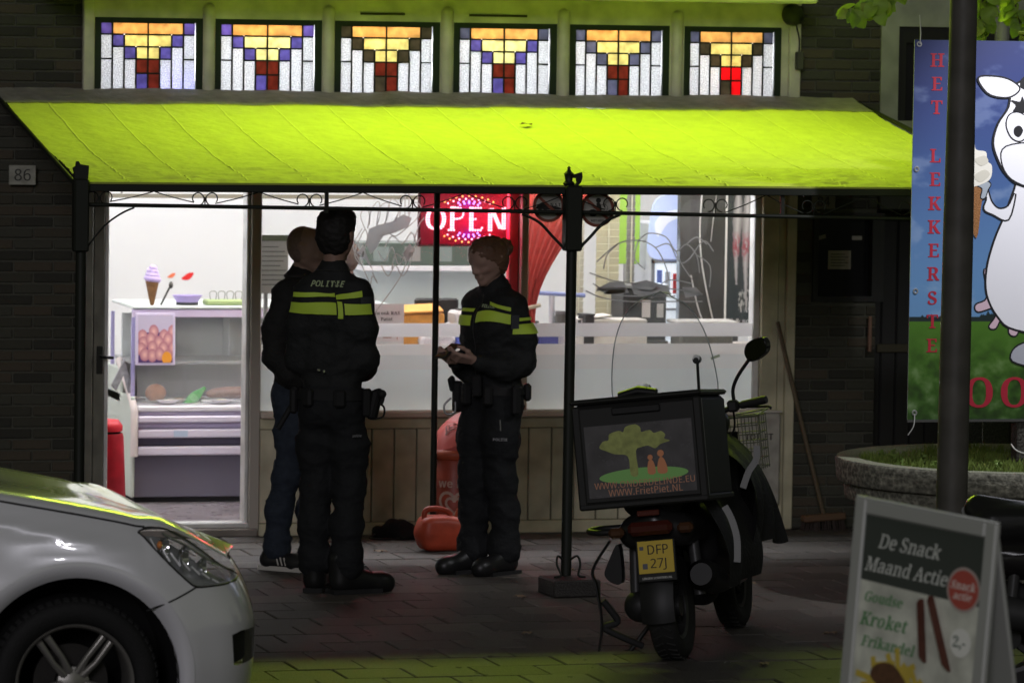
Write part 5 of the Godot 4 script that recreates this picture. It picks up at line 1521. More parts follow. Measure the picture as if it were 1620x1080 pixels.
func build_planter() -> void:
	var c := Vector3(1.72, 0, 3.2)
	var con := mat(0.48, 0.47, 0.37, 0.9, 0.0, "pebble", 2.6)
	var p := thing("round_planter", "large round exposed-aggregate concrete planter with stepped rim and weeds", "planter", c)
	obj("bowl", M.new().lathe(Transform3D(), [Vector2(0.66, 0.0), Vector2(0.68, 0.02), Vector2(0.79, 0.47)], 72), con, p)
	obj("lower_step", M.new().lathe(Transform3D(), [Vector2(0.785, 0.47), Vector2(0.825, 0.475), Vector2(0.83, 0.485), Vector2(0.835, 0.55), Vector2(0.825, 0.56)], 72), con, p)
	obj("rim", M.new().lathe(Transform3D(), [Vector2(0.82, 0.56), Vector2(0.865, 0.562), Vector2(0.872, 0.57), Vector2(0.88, 0.67), Vector2(0.872, 0.68)], 72), con, p)
	obj("rim_top", M.new().lathe(Transform3D(), [Vector2(0.872, 0.681), Vector2(0.775, 0.681), Vector2(0.765, 0.672), Vector2(0.76, 0.60)], 72), mat(0.52, 0.54, 0.38, 0.85, 0.0, "grain", 3.0), p)
	obj("soil", M.new().lathe(Transform3D(), [Vector2(0.762, 0.635), Vector2(0.4, 0.65), Vector2(0, 0.655)], 48), mat(0.05, 0.04, 0.025, 0.95, 0.0, "grain", 4.0), p)
	var g := M.new()
	var leafy := func(m: M, root: Vector3, tip: Vector3, w: float, bend: Vector3) -> void:
		var side := (tip - root).cross(Vector3(rng.randf_range(-1, 1), 0.2, rng.randf_range(-1, 1))).normalized() * w
		var mid := (root + tip) * 0.5 + bend
		var nn := side.cross(tip - root).normalized()
		m.tri(root - side, root + side, mid + side * 0.8, nn, nn, nn)
		m.tri(root - side, mid + side * 0.8, mid - side * 0.8, nn, nn, nn)
		m.tri(mid - side * 0.8, mid + side * 0.8, tip, nn, nn, nn)
	for i in 9000:
		var a := rng.randf() * TAU
		var r := sqrt(rng.randf()) * 0.75
		var clump := 0.5 + 0.5 * sin(a * 5.0 + r * 9.0) * cos(r * 13.0)
		if rng.randf() > 0.35 + 0.65 * clump:
			continue
		var q := Vector3(cos(a) * r, 0.645, sin(a) * r)
		var l := rng.randf_range(0.025, 0.06) * (0.5 + clump * 0.75)
		leafy.call(g, q, q + Vector3(rng.randf_range(-0.5, 0.5) * l, l, rng.randf_range(-0.5, 0.5) * l), 0.0022, Vector3(rng.randf_range(-0.01, 0.01), 0.01, rng.randf_range(-0.01, 0.01)))
	var grass := obj("grass", g, mat(0.14, 0.20, 0.035, 0.7))
	grass.position = c
	tag(grass, "short grass and moss growing in the round concrete planter", "grass", "", "stuff")
	for i in 11:
		var q: Vector3 = [Vector3(-0.66, 0.645, 0.2), Vector3(-0.60, 0.645, -0.08), Vector3(-0.52, 0.645, 0.3), Vector3(-0.48, 0.645, 0.02), Vector3(-0.42, 0.645, 0.4), Vector3(-0.33, 0.645, 0.2), Vector3(-0.26, 0.645, 0.5), Vector3(0.02, 0.645, 0.5), Vector3(0.10, 0.645, 0.42), Vector3(-0.62, 0.645, -0.2), Vector3(-0.2, 0.645, 0.3)][i]
		var wd := thing("weed", "leafy weed in the planter, %s" % ["leftmost by the rim", "second from the left at the back", "low by the front rim at the left", "small one in the left clump", "third by the front rim", "spreading one in the middle left", "beside the pole's left edge", "tall one right of the pole", "short one right of the pole", "farthest back at the left rim", "in the middle of the grass"][i], "weed", c + q, Vector3(0, i * 0.9, 0), "weeds in the planter")
		var m := M.new()
		var st := M.new()
		var hgt: float = [0.06, 0.075, 0.05, 0.06, 0.055, 0.05, 0.06, 0.11, 0.07, 0.06, 0.05][i]
		st.tube([Vector3.ZERO, Vector3(0.004, hgt * 0.6, 0), Vector3(0.0, hgt, 0.004)], [0.002, 0.0016, 0.001], 5)
		for k in 12:
			var a := k * 2.4
			var y := hgt * (0.15 + 0.07 * k)
			var d := Vector3(cos(a), 0.35, sin(a))
			leafy.call(m, Vector3(0, y, 0), Vector3(0, y, 0) + d * (0.034 - 0.0012 * k), 0.008, Vector3(0, 0.006, 0))
		obj("leaves", m, mat(0.13, 0.20, 0.04, 0.6), wd)
		obj("stem", st, mat(0.09, 0.12, 0.03), wd)


func build_banner() -> void:
	var z := 3.36
	var b := thing("banner", "large printed ice cream banner with a white cow, blue sky and green meadow", "banner", Vector3(1.935, 1.82, z), Vector3(0, 0, 0))
	var W := 1.66
	var H := 1.86
	# the sheet's own sketch units: pixels of a 540 by 600 layout from its top left corner
	var kx := 1.66 / 504.0
	var ky := H / 598.0
	var P := func(x: float, y: float) -> Vector2: return Vector2(-W / 2 + (x - 1443.0) * kx, H / 2 - (y - 65.0) * ky)
	var fn := FastNoiseLite.new()
	fn.seed = 5
	fn.frequency = 0.02
	var meadow := func(x: float, y: float) -> Color:
		var c: Color
		var n := fn.get_noise_2d(x * 700.0, y * 900.0)
		if y < 0.74:
			c = Color(0.115, 0.165, 0.37).lerp(Color(0.36, 0.52, 0.68), smoothstep(0.0, 0.74, y))
			var cl := smoothstep(0.12, 0.5, fn.get_noise_2d(x * 240.0 + 90.0, y * 420.0)) * 0.35
			c = c.lerp(Color(0.62, 0.66, 0.74), cl)
			if y > 0.728 - 0.035 * maxf(0.0, fn.get_noise_2d(x * 500.0, 3.0) + 0.5 * fn.get_noise_2d(x * 1800.0, 9.0)):
				c = Color(0.10, 0.15, 0.15)
		else:
			c = Color(0.26, 0.42, 0.11).lerp(Color(0.17, 0.29, 0.09), (y - 0.74) / 0.26)
			c = c.lightened(clampf(n * 0.35 * smoothstep(0.74, 0.9, y), 0.0, 0.4)).darkened(clampf(-n * 0.6 * smoothstep(0.74, 0.9, y), 0.0, 0.5))
		return c
	var sh := sheet(W, H, print_tex(380, 420, meadow), 0.45)
	var face := obj("sheet", sh[0], sh[1], b)
	obj("sheet_back", M.new().bx(-W / 2, W / 2, -H / 2, H / 2, -0.006, -0.001), mat(0.5, 0.5, 0.5), b)
	obj("bottom_batten", M.new().bx(-W / 2, W / 2, -H / 2 - 0.012, -H / 2, -0.008, 0.004), mat(0.05, 0.05, 0.045), b)
	var white := mat(0.70, 0.70, 0.73, 0.5)
	var ink := mat(0.012, 0.012, 0.014, 0.5)
	var shape := func(a: Array, per := 4) -> PackedVector2Array:
		var o := []
		for i in range(0, a.size(), 2):
			o.append(P.call(a[i], a[i + 1]))
		return soft(o, per)
	var put := func(nm: String, a: Array, m: Material, lvl: int, line := 0.0) -> void:
		var poly: PackedVector2Array = shape.call(a)
		obj(nm, M.new().ext(poly, at(0, 0, 0.0004 + lvl * 0.0012), 0.0008), m, face)
		if line > 0.0:
			for q: PackedVector2Array in Geometry2D.offset_polygon(poly, line, Geometry2D.JOIN_ROUND):
				obj(nm + "_outline", M.new().ext(q, at(0, 0, 0.0002 + lvl * 0.0012 - 0.0006), 0.0006), ink, face)
	put.call("cow_body", [1622, 262, 1606, 300, 1592, 340, 1576, 380, 1565, 425, 1566, 465, 1584, 500, 1612, 520, 1700, 530, 1790, 500, 1820, 420, 1800, 330, 1760, 270, 1690, 255], white, 2, 0.011)
	put.call("cow_arm", [1606, 306, 1596, 326, 1580, 330, 1568, 318, 1560, 296, 1548, 288, 1552, 300, 1562, 312, 1558, 330, 1572, 338, 1596, 346], white, 3, 0.009)
	put.call("cow_udder", [1561, 425, 1566, 470, 1548, 482, 1552, 492, 1576, 486, 1580, 500, 1570, 516, 1580, 518, 1590, 498, 1602, 502, 1602, 526, 1614, 528, 1616, 498, 1590, 470], mat(0.55, 0.40, 0.46, 0.5), 1, 0.008)
	put.call("cow_head", [1604, 134, 1594, 170, 1578, 196, 1571, 225, 1579, 252, 1594, 276, 1620, 292, 1680, 296, 1730, 260, 1736, 190, 1716, 140, 1660, 122], white, 5, 0.011)
	put.call("cow_muzzle", [1590, 232, 1584, 255, 1600, 282, 1640, 296, 1690, 290, 1712, 262, 1700, 238, 1640, 226], white, 6, 0.007)
	put.call("cow_ear", [1545, 124, 1566, 122, 1590, 126, 1608, 138, 1602, 148, 1588, 153, 1566, 150, 1553, 140], white, 6, 0.009)
	put.call("cow_ear", [1730, 138, 1750, 126, 1778, 124, 1790, 128, 1776, 146, 1750, 154], white, 6, 0.009)
	put.call("cow_tuft", [1610, 136, 1616, 120, 1640, 112, 1664, 122, 1640, 140, 1622, 142], ink, 7)
	put.call("cow_eye", [1590, 198, 1594, 182, 1608, 178, 1622, 188, 1624, 210, 1612, 222, 1598, 216], white, 8, 0.006)
	put.call("cow_pupil", [1602, 202, 1610, 198, 1616, 206, 1610, 216, 1602, 212], ink, 9)
	put.call("cow_lash", [1600, 176, 1604, 166, 1596, 158, 1610, 160, 1614, 152, 1620, 176], ink, 9)
	put.call("cow_eye", [1650, 198, 1656, 182, 1672, 178, 1686, 188, 1688, 210, 1676, 222, 1660, 216], white, 8, 0.006)
	put.call("cow_pupil", [1662, 202, 1670, 198, 1676, 206, 1670, 216, 1662, 212], ink, 9)
	put.call("cow_foot", [1608, 570, 1612, 550, 1640, 540, 1680, 546, 1690, 572, 1650, 580], mat(0.35, 0.36, 0.4), 3, 0.008)
	put.call("tail_glove", [1545, 292, 1552, 284, 1566, 290, 1562, 300, 1558, 312, 1552, 312, 1554, 298], mat(0.30, 0.34, 0.38), 5, 0.006)
	put.call("wafer_cone", [1506, 290, 1530, 284, 1554, 292, 1552, 330, 1546, 376, 1530, 340], mat(0.50, 0.22, 0.07, 0.6, 0.0, "grain", 5.0), 4)
	put.call("ice_scoop", [1508, 292, 1512, 250, 1524, 222, 1538, 220, 1542, 236, 1558, 240, 1560, 254, 1568, 262, 1566, 282, 1550, 292, 1530, 296], mat(0.66, 0.64, 0.56), 6)
	put.call("scoop_fold", [1540, 252, 1556, 246, 1562, 256, 1550, 262], mat(0.52, 0.50, 0.42), 7)
	put.call("scoop_fold", [1540, 278, 1556, 268, 1565, 276, 1550, 288], mat(0.52, 0.50, 0.42), 7)
	var rd := mat(0.34, 0.018, 0.035, 0.5)
	var tx := M.new()
	for q: Array in [["H", 97], ["E", 134], ["T", 171], ["L", 247], ["E", 284], ["K", 322], ["K", 359], ["E", 396], ["R", 433], ["S", 471], ["T", 508], ["E", 546]]:
		var p: Vector2 = P.call(1479.0, float(q[1]))
		tx.text(q[0], 0.068, at(p.x, p.y, 0.0015), 0.001, "Droid Serif", true)
	obj("red_lettering", tx, rd, face)
	var t2 := M.new()
	for q: Array in [["O", 1556], ["O", 1612], ["K", 1668]]:
		var p: Vector2 = P.call(float(q[1]), 621.0)
		t2.text(q[0], 0.155, at(p.x, p.y, 0.0015), 0.001, "Droid Serif", true)
	obj("red_lettering", t2, rd, face)
	for q: Vector2 in [Vector2(1450, 72), Vector2(1450, 268), Vector2(1452, 460), Vector2(1454, 652)]:
		var p: Vector2 = P.call(q.x, q.y)
		obj("eyelet", M.new().lathe(rot(Vector3(PI / 2, 0, 0), Vector3(p.x, p.y, 0.003)), [Vector2(0.006, -0.002), Vector2(0.008, 0.002), Vector2(0.013, 0.002), Vector2(0.015, -0.002)], 16), mat(0.6, 0.6, 0.6, 0.3, 0.8), b)
	obj("tie_cord", M.new().tube(curve([Vector3(-W / 2 + 0.024, H / 2 - 0.02, 0.006), Vector3(-W / 2 + 0.03, H / 2 + 0.03, 0.0), Vector3(-W / 2 + 0.03, H / 2 + 0.12, -0.02)], 4), 0.003, 5), mat(0.4, 0.4, 0.38), b)
	obj("tie_cord", M.new().tube(curve([Vector3(-W / 2 + 0.035, -H / 2 + 0.03, 0.006), Vector3(-W / 2 + 0.03, -H / 2 - 0.03, 0.01), Vector3(-W / 2 + 0.005, -H / 2 - 0.075, 0.0)], 4), 0.003, 5), mat(0.4, 0.4, 0.38), b)
	var sl := thing("added_banner_spotlight", "added unseen spotlight on an arm above the banner", "lamp", Vector3(1.95, 3.45, 4.7))  # added lamp, brightens the banner and the planter below
	obj("lamp_housing", M.new().cyl(Vector3(0, 0.02, 0.03), Vector3(0, 0.12, 0.12), 0.06, 0.05, 16), mat(0.02, 0.02, 0.02), sl)
	obj("lamp_glass", M.new().ball(at(0, 0, 0), 0.045, 12), glow(1.0, 0.97, 0.95, 2.0), sl)
	obj("lamp_arm", M.new().tube([Vector3(0, 0.12, 0.08), Vector3(0.2, 0.2, -0.6), Vector3(0.5, -0.66, -1.38)], 0.015, 7), mat(0.03, 0.03, 0.03), sl)
	var sp := SpotLight3D.new()
	sp.name = "spot_light"
	sp.light_energy = 6.4
	sp.light_color = Color(0.97, 0.97, 1.0)
	sp.spot_angle = 40.0
	sp.spot_angle_attenuation = 0.8
	sp.spot_range = 12.0
	sp.light_size = 0.045
	sp.shadow_enabled = true
	sl.add_child(sp)
	sp.basis = Basis.looking_at(Vector3(-0.10, -1.85, -1.35))
	for x: float in [1.74, 2.5]:
		var po := thing("banner_post", "square grey wooden post carrying the banner, %s" % ("standing in the planter" if x < 2 else "at its right end beyond the planter"), "post", Vector3(x, 0.0, 3.30), Vector3.ZERO, "posts carrying the banner")
		obj("shaft", M.new().bx(-0.05, 0.05, 0.6 if x < 2 else 0.0, 2.78, -0.05, 0.045, 0.008), mat(0.09, 0.085, 0.07, 0.8, 0.0, "grain", 2.0), po)
		obj("cap", M.new().bx(-0.056, 0.056, 2.78, 2.8, -0.056, 0.05, 0.006), mat(0.07, 0.07, 0.06), po)
		if x < 2:
			obj("cord", M.new().tube(curve([Vector3(0.1, 0.76, 0.05), Vector3(0.0, 0.72, 0.06), Vector3(-0.06, 0.735, 0.06), Vector3(-0.065, 0.76, 0.0)], 4), 0.004, 5), mat(0.5, 0.5, 0.45), po)


func build_branch() -> void:
	var br := thing("tree_branch", "leafy tree branch hanging in from above, right of the awning", "branch", Vector3(1.46, 3.14, 2.2))
	var twigs := [[Vector3(0.9, 0.5, 0), Vector3(0.3, 0.15, 0), Vector3(-0.05, -0.10, 0.02), Vector3(-0.3, -0.24, 0.0)], [Vector3(0.5, 0.3, 0), Vector3(0.42, -0.1, 0.05), Vector3(0.40, -0.32, 0.05)], [Vector3(0.7, 0.4, 0), Vector3(0.62, -0.05, -0.05), Vector3(0.66, -0.30, -0.05)], [Vector3(0.1, 0.05, 0), Vector3(-0.10, -0.12, 0.05), Vector3(-0.16, -0.22, 0.05)]]
	var green := [mat(0.16, 0.24, 0.03, 0.6), mat(0.22, 0.28, 0.04, 0.6), mat(0.12, 0.19, 0.03, 0.6)]
	for g: StandardMaterial3D in green:
		g.backlight_enabled = true
		g.backlight = Color(0.3, 0.36, 0.05)
	for t: Array in twigs:
		var c: Array = curve(t, 6)
		obj("twig", M.new().tube(c, 0.004, 5), mat(0.05, 0.04, 0.02), br)
		for i in range(c.size() / 3, c.size()):
			for s in 3:
				var m := M.new()
				var L := rng.randf_range(0.075, 0.115)
				m.grid(6, 4, func(a: float, b: float) -> Vector3: return Vector3((b - 0.5) * L * 0.72 * pow(sin(PI * clampf(0.06 + a * 0.92, 0, 1)), 0.75), -a * L, 0.018 * sin(a * 4.0) + 0.012 * absf(b - 0.5)), Vector3.BACK)
				var o := obj("leaf", m, green[rng.randi() % 3], br)
				o.position = c[i] + Vector3(rng.randf_range(-0.03, 0.03), rng.randf_range(-0.02, 0.02), rng.randf_range(-0.04, 0.04))
				o.rotation = Vector3(rng.randf_range(-0.5, 0.3), rng.randf_range(-0.9, 0.9), rng.randf_range(-1.1, 1.1))


var fold_noise: FastNoiseLite


func make_head(b: Blob, c: Vector3, q: Basis, s := 1.0) -> void:
	var w := func(x: float, y: float, z: float) -> Vector3: return c + q * (Vector3(x, y, z) * s)
	b.add(w.call(0, 0.035, -0.025), w.call(0, 0.035, 0.02), 0.086 * s, 0.080 * s)
	b.add(w.call(-0.012, 0.0, 0.0), w.call(0.012, 0.0, 0.0), 0.076 * s)
	b.add(w.call(0, -0.03, 0.03), w.call(0, -0.085, 0.055), 0.058 * s, 0.03 * s)
	b.add(w.call(-0.05, -0.05, 0.0), w.call(-0.012, -0.092, 0.055), 0.024 * s, 0.018 * s)
	b.add(w.call(0.05, -0.05, 0.0), w.call(0.012, -0.092, 0.055), 0.024 * s, 0.018 * s)
	b.add(w.call(-0.045, 0.022, 0.068), w.call(0.045, 0.022, 0.068), 0.014 * s)
	b.add(w.call(-0.045, -0.022, 0.06), w.call(-0.03, -0.028, 0.072), 0.014 * s)
	b.add(w.call(0.045, -0.022, 0.06), w.call(0.03, -0.028, 0.072), 0.014 * s)


func face_details(b: Blob, c: Vector3, q: Basis, s := 1.0) -> void:
	var w := func(x: float, y: float, z: float) -> Vector3: return c + q * (Vector3(x, y, z) * s)
	b.add(w.call(0, 0.012, 0.084), w.call(0, -0.026, 0.106), 0.008 * s, 0.012 * s)
	b.add(w.call(-0.012, -0.033, 0.093), w.call(0.012, -0.033, 0.093), 0.009 * s)
	b.add(w.call(-0.018, -0.056, 0.083), w.call(0.018, -0.056, 0.083), 0.007 * s)
	b.add(w.call(-0.015, -0.067, 0.081), w.call(0.015, -0.067, 0.081), 0.008 * s)
	b.add(w.call(0, -0.092, 0.07), w.call(0, -0.098, 0.068), 0.015 * s)
	for x: float in [-1.0, 1.0]:
		b.add(w.call(x * 0.078, 0.012, -0.008), w.call(x * 0.084, 0.022, -0.022), 0.012 * s, 0.014 * s)
		b.add(w.call(x * 0.084, 0.022, -0.022), w.call(x * 0.078, -0.02, -0.008), 0.013 * s, 0.009 * s)


# palm and five bent fingers; t: wrist, fingers run along its -y, palm faces its +z; side +1 puts the thumb towards +x
func make_hand(b: Blob, t: Transform3D, side: float, curl: float) -> void:
	for i in 4:
		var x := (-0.027 + 0.018 * i) * side
		b.add(t * Vector3(x * 0.7, -0.005, 0), t * Vector3(x, -0.075, 0), 0.014, 0.011)
	for i in 4:
		var x := (0.027 - 0.018 * i) * side
		var L: float = [0.070, 0.080, 0.074, 0.058][i]
		var p := Vector3(x, -0.08, 0.0)
		var a := curl * (0.5 + 0.12 * i)
		for k in 3:
			var seg: float = L * [0.45, 0.31, 0.24][k]
			var nx := p + Vector3(0, -cos(a), sin(a)) * seg
			b.add(t * p, t * nx, [0.0092, 0.0085, 0.0078][k], [0.0085, 0.0078, 0.0068][k])
			p = nx
			a += curl * 0.75
	var q := Vector3(0.024 * side, -0.02, 0.006)
	var q1 := q + Vector3(0.022 * side, -0.028, 0.012)
	var q2 := q1 + Vector3(0.008 * side, -0.032, 0.010)
	b.add(t * q, t * q1, 0.014, 0.011)
	b.add(t * q1, t * q2, 0.0105, 0.009)
	b.add(t * q2, t * (q2 + Vector3(-0.006 * side, -0.022, 0.008)), 0.009, 0.0075)


func basis_down(d: Vector3, palm: Vector3) -> Basis:  # -y along d, +z towards palm
	var y := -d.normalized()
	var z := (palm - y * palm.dot(y)).normalized()
	return Basis(y.cross(z), y, z)


# a patch wrapped round the figure: angle (degrees, 0 = ahead, 90 = left) and height, lifted off the cloth
func wrap_patch(b: Blob, a0: float, a1: float, lo: Callable, hi: Callable, lift := 0.004, nu := 40, nv := 4, axis := Vector2.ZERO) -> M:
	var m := M.new()
	var p := []
	var nn := []
	for i in nu + 1:
		var u := float(i) / nu
		var a := deg_to_rad(lerpf(a0, a1, u))
		var d := Vector3(sin(a), 0, cos(a))
		for j in nv + 1:
			var y: float = lerpf(lo.call(u), hi.call(u), float(j) / nv)
			var h := b.hit(Vector3(axis.x, y, axis.y) + d * 0.7, -d, 0.75)
			if h == Vector3.INF:
				p.append(null)
				nn.append(null)
				continue
			var e := 0.004
			var g := Vector3(b.dist(h + Vector3(e, 0, 0)) - b.dist(h - Vector3(e, 0, 0)), b.dist(h + Vector3(0, e, 0)) - b.dist(h - Vector3(0, e, 0)), b.dist(h + Vector3(0, 0, e)) - b.dist(h - Vector3(0, 0, e))).normalized()
			p.append(h + g * lift)
			nn.append(g)
	for i in nu:
		for j in nv:
			var k := i * (nv + 1) + j
			var c := [k, k + nv + 1, k + nv + 2, k + 1]
			if c.all(func(x: int) -> bool: return p[x] != null) and (p[c[0]] - p[c[1]]).length() < 0.08:
				m.squad(p[c[0]], p[c[1]], p[c[2]], p[c[3]], nn[c[0]], nn[c[1]], nn[c[2]], nn[c[3]])
	return m


func wrap_text(b: Blob, s: String, h: float, ang: float, y: float, lift := 0.004, slant := 0.2, shift := 0.0) -> M:
	var m := M.new().text(s, h, Transform3D(), 0.0, "Droid Sans", true)
	var a := deg_to_rad(ang)
	var d := Vector3(sin(a), 0, cos(a))
	var r := Vector3(cos(a), 0, -sin(a))
	for i in m.v.size():
		var q := m.v[i]
		var o := r * (q.x + q.y * slant + shift) + Vector3(0, y + q.y, 0) + d * 0.7
		var x := b.hit(o, -d, 0.9)
		m.v[i] = (x if x != Vector3.INF else o - d * 0.55) + d * (lift + q.z * 0.3)
		m.n[i] = d
	return m


func ring_pts(b: Blob, y: float, n := 36, lift := 0.006, axis := Vector2.ZERO) -> Array:
	var o := []
	for i in n + 1:
		var a := TAU * i / n
		var d := Vector3(sin(a), 0, cos(a))
		var h := b.hit(Vector3(axis.x, y, axis.y) + d * 0.6, -d, 0.65)
		o.append((h if h != Vector3.INF else Vector3(axis.x, y, axis.y) + d * 0.15) + d * lift)
	return o


func belt(b: Blob, y: float, h: float, axis := Vector2.ZERO) -> M:
	return wrap_patch(b, -180, 180, func(_u: float) -> float: return y - h * 0.5, func(_u: float) -> float: return y + h * 0.5, 0.012, 48, 2, axis)


func boot(m: M, heel: Vector3, dir: Vector3, L: float, w: float) -> void:
	var b := Blob.new(0.045)
	var up := Vector3.UP
	b.add(heel + up * 0.06, heel + up * 0.17, w * 0.95, w * 1.1)
	b.add(heel + up * 0.055 + dir * 0.03, heel + dir * (L - w * 1.4) + up * 0.045, w * 0.95, w * 0.9)
	b.add(heel + dir * (L * 0.45) + up * 0.07, heel + dir * 0.04 + up * 0.11, w * 0.65, w * 0.85)
	b.add(heel + dir * (L - w * 1.6) + up * 0.042, heel + dir * (L - w * 1.0) + up * 0.040, w * 0.92, w * 0.82)
	b.mesh_into(m, 0.009)
	for i in m.v.size():
		m.v[i].y = maxf(m.v[i].y, 0.004)


func sole(m: M, heel: Vector3, dir: Vector3, L: float, w: float, th: float) -> void:
	var s := dir.cross(Vector3.UP)
	var o := PackedVector2Array()
	for p: Vector2 in [Vector2(-w * 0.9, 0.5), Vector2(-w * 1.05, 0.0), Vector2(-w * 0.7, -0.75), Vector2(0.0, -1.0), Vector2(w * 0.7, -0.75), Vector2(w * 1.05, 0.0), Vector2(w * 0.95, 0.5)]:
		pass
	for p: Vector2 in [Vector2(-0.045, 0.7), Vector2(-0.05, 0.9), Vector2(0.06, 1.0), Vector2(L * 0.55, 0.95), Vector2(L * 0.75, 1.12), Vector2(L * 0.95 - 0.05, 0.8), Vector2(L - 0.05, 0.2), Vector2(L - 0.05, -0.2), Vector2(L * 0.95 - 0.05, -0.8), Vector2(L * 0.75, -1.12), Vector2(L * 0.55, -0.95), Vector2(0.06, -1.0), Vector2(-0.05, -0.9), Vector2(-0.045, -0.7)]:
		o.append(Vector2(p.x, p.y * w))
	m.ext(o, Transform3D(Basis(dir, -s, Vector3.UP), heel), th)


func skin_body(o: Node3D, parts: Blob, head_c: Vector3, hq: Basis, hands: Array, neck_lo: Vector3, skin: Material, s := 1.0) -> void:
	var m := M.new()
	parts.mesh_into(m, 0.016)
	var hb := Blob.new(0.026)
	make_head(hb, head_c, hq, s)
	hb.add(neck_lo, head_c + hq * Vector3(0, -0.05, -0.018), 0.058 * s, 0.052 * s)
	hb.add(neck_lo + Vector3(0, -0.06, -0.02), neck_lo, 0.055 * s, 0.055 * s)
	hb.k = 0.012
	face_details(hb, head_c, hq, s)
	hb.k = 0.016
	hb.mesh_into(m, 0.005)
	for h: Array in hands:
		var bb := Blob.new(0.010)
		bb.add(h[2], h[0] * Vector3(0, 0.01, 0), 0.036, 0.026)
		make_hand(bb, h[0], h[1], h[3])
		bb.mesh_into(m, 0.0036)
	obj("body", m, skin, o)
	for x: float in [-1.0, 1.0]:
		obj("eye", M.new().ball(Transform3D(hq, head_c + hq * (Vector3(x * 0.031, 0.002, 0.068) * s)), 0.0115 * s, 10), mat(0.3, 0.28, 0.26, 0.2), o)
		obj("eyebrow", M.new().tube([head_c + hq * (Vector3(x * 0.016, 0.022, 0.086) * s), head_c + hq * (Vector3(x * 0.046, 0.024, 0.074) * s)], 0.004, 5), mat(0.04, 0.03, 0.02), o)


func build_people() -> void:
	fold_noise = FastNoiseLite.new()
	fold_noise.frequency = 4.5
	fold_noise.fractal_type = FastNoiseLite.FRACTAL_RIDGED
	fold_noise.fractal_octaves = 3
	var navy := mat(0.011, 0.012, 0.012, 0.8, 0.0, "cloth", 4.0)
	var navy2 := mat(0.008, 0.009, 0.010, 0.85, 0.0, "cloth", 4.0)
	var leather := mat(0.007, 0.007, 0.007, 0.75)
	var lime := mat(0.40, 0.56, 0.045, 0.6)
	lime.rim_enabled = true
	var pale := mat(0.30, 0.36, 0.20, 0.6)
	var skin := mat(0.19, 0.115, 0.085, 0.6)
	officer_back(navy, navy2, leather, lime, pale, skin)
	policewoman(navy, navy2, leather, lime, pale, skin)
	civilian(skin)
	man_inside()


func legs_blob(L: Array, R: Array, seat: Array, k := 0.05) -> Blob:
	var b := Blob.new(k)
	for q: Array in [L, R]:
		b.chain(q[0], q[1])
	for q: Array in seat:
		b.add(q[0], q[1], q[2], q[3])
	return b


func narrow(b: Blob, f: float) -> void:
	for i in b.a.size():
		b.a[i].x *= f
		b.b[i].x *= f
		b.ra[i] *= lerpf(1.0, f, 0.7)
		b.rb[i] *= lerpf(1.0, f, 0.7)


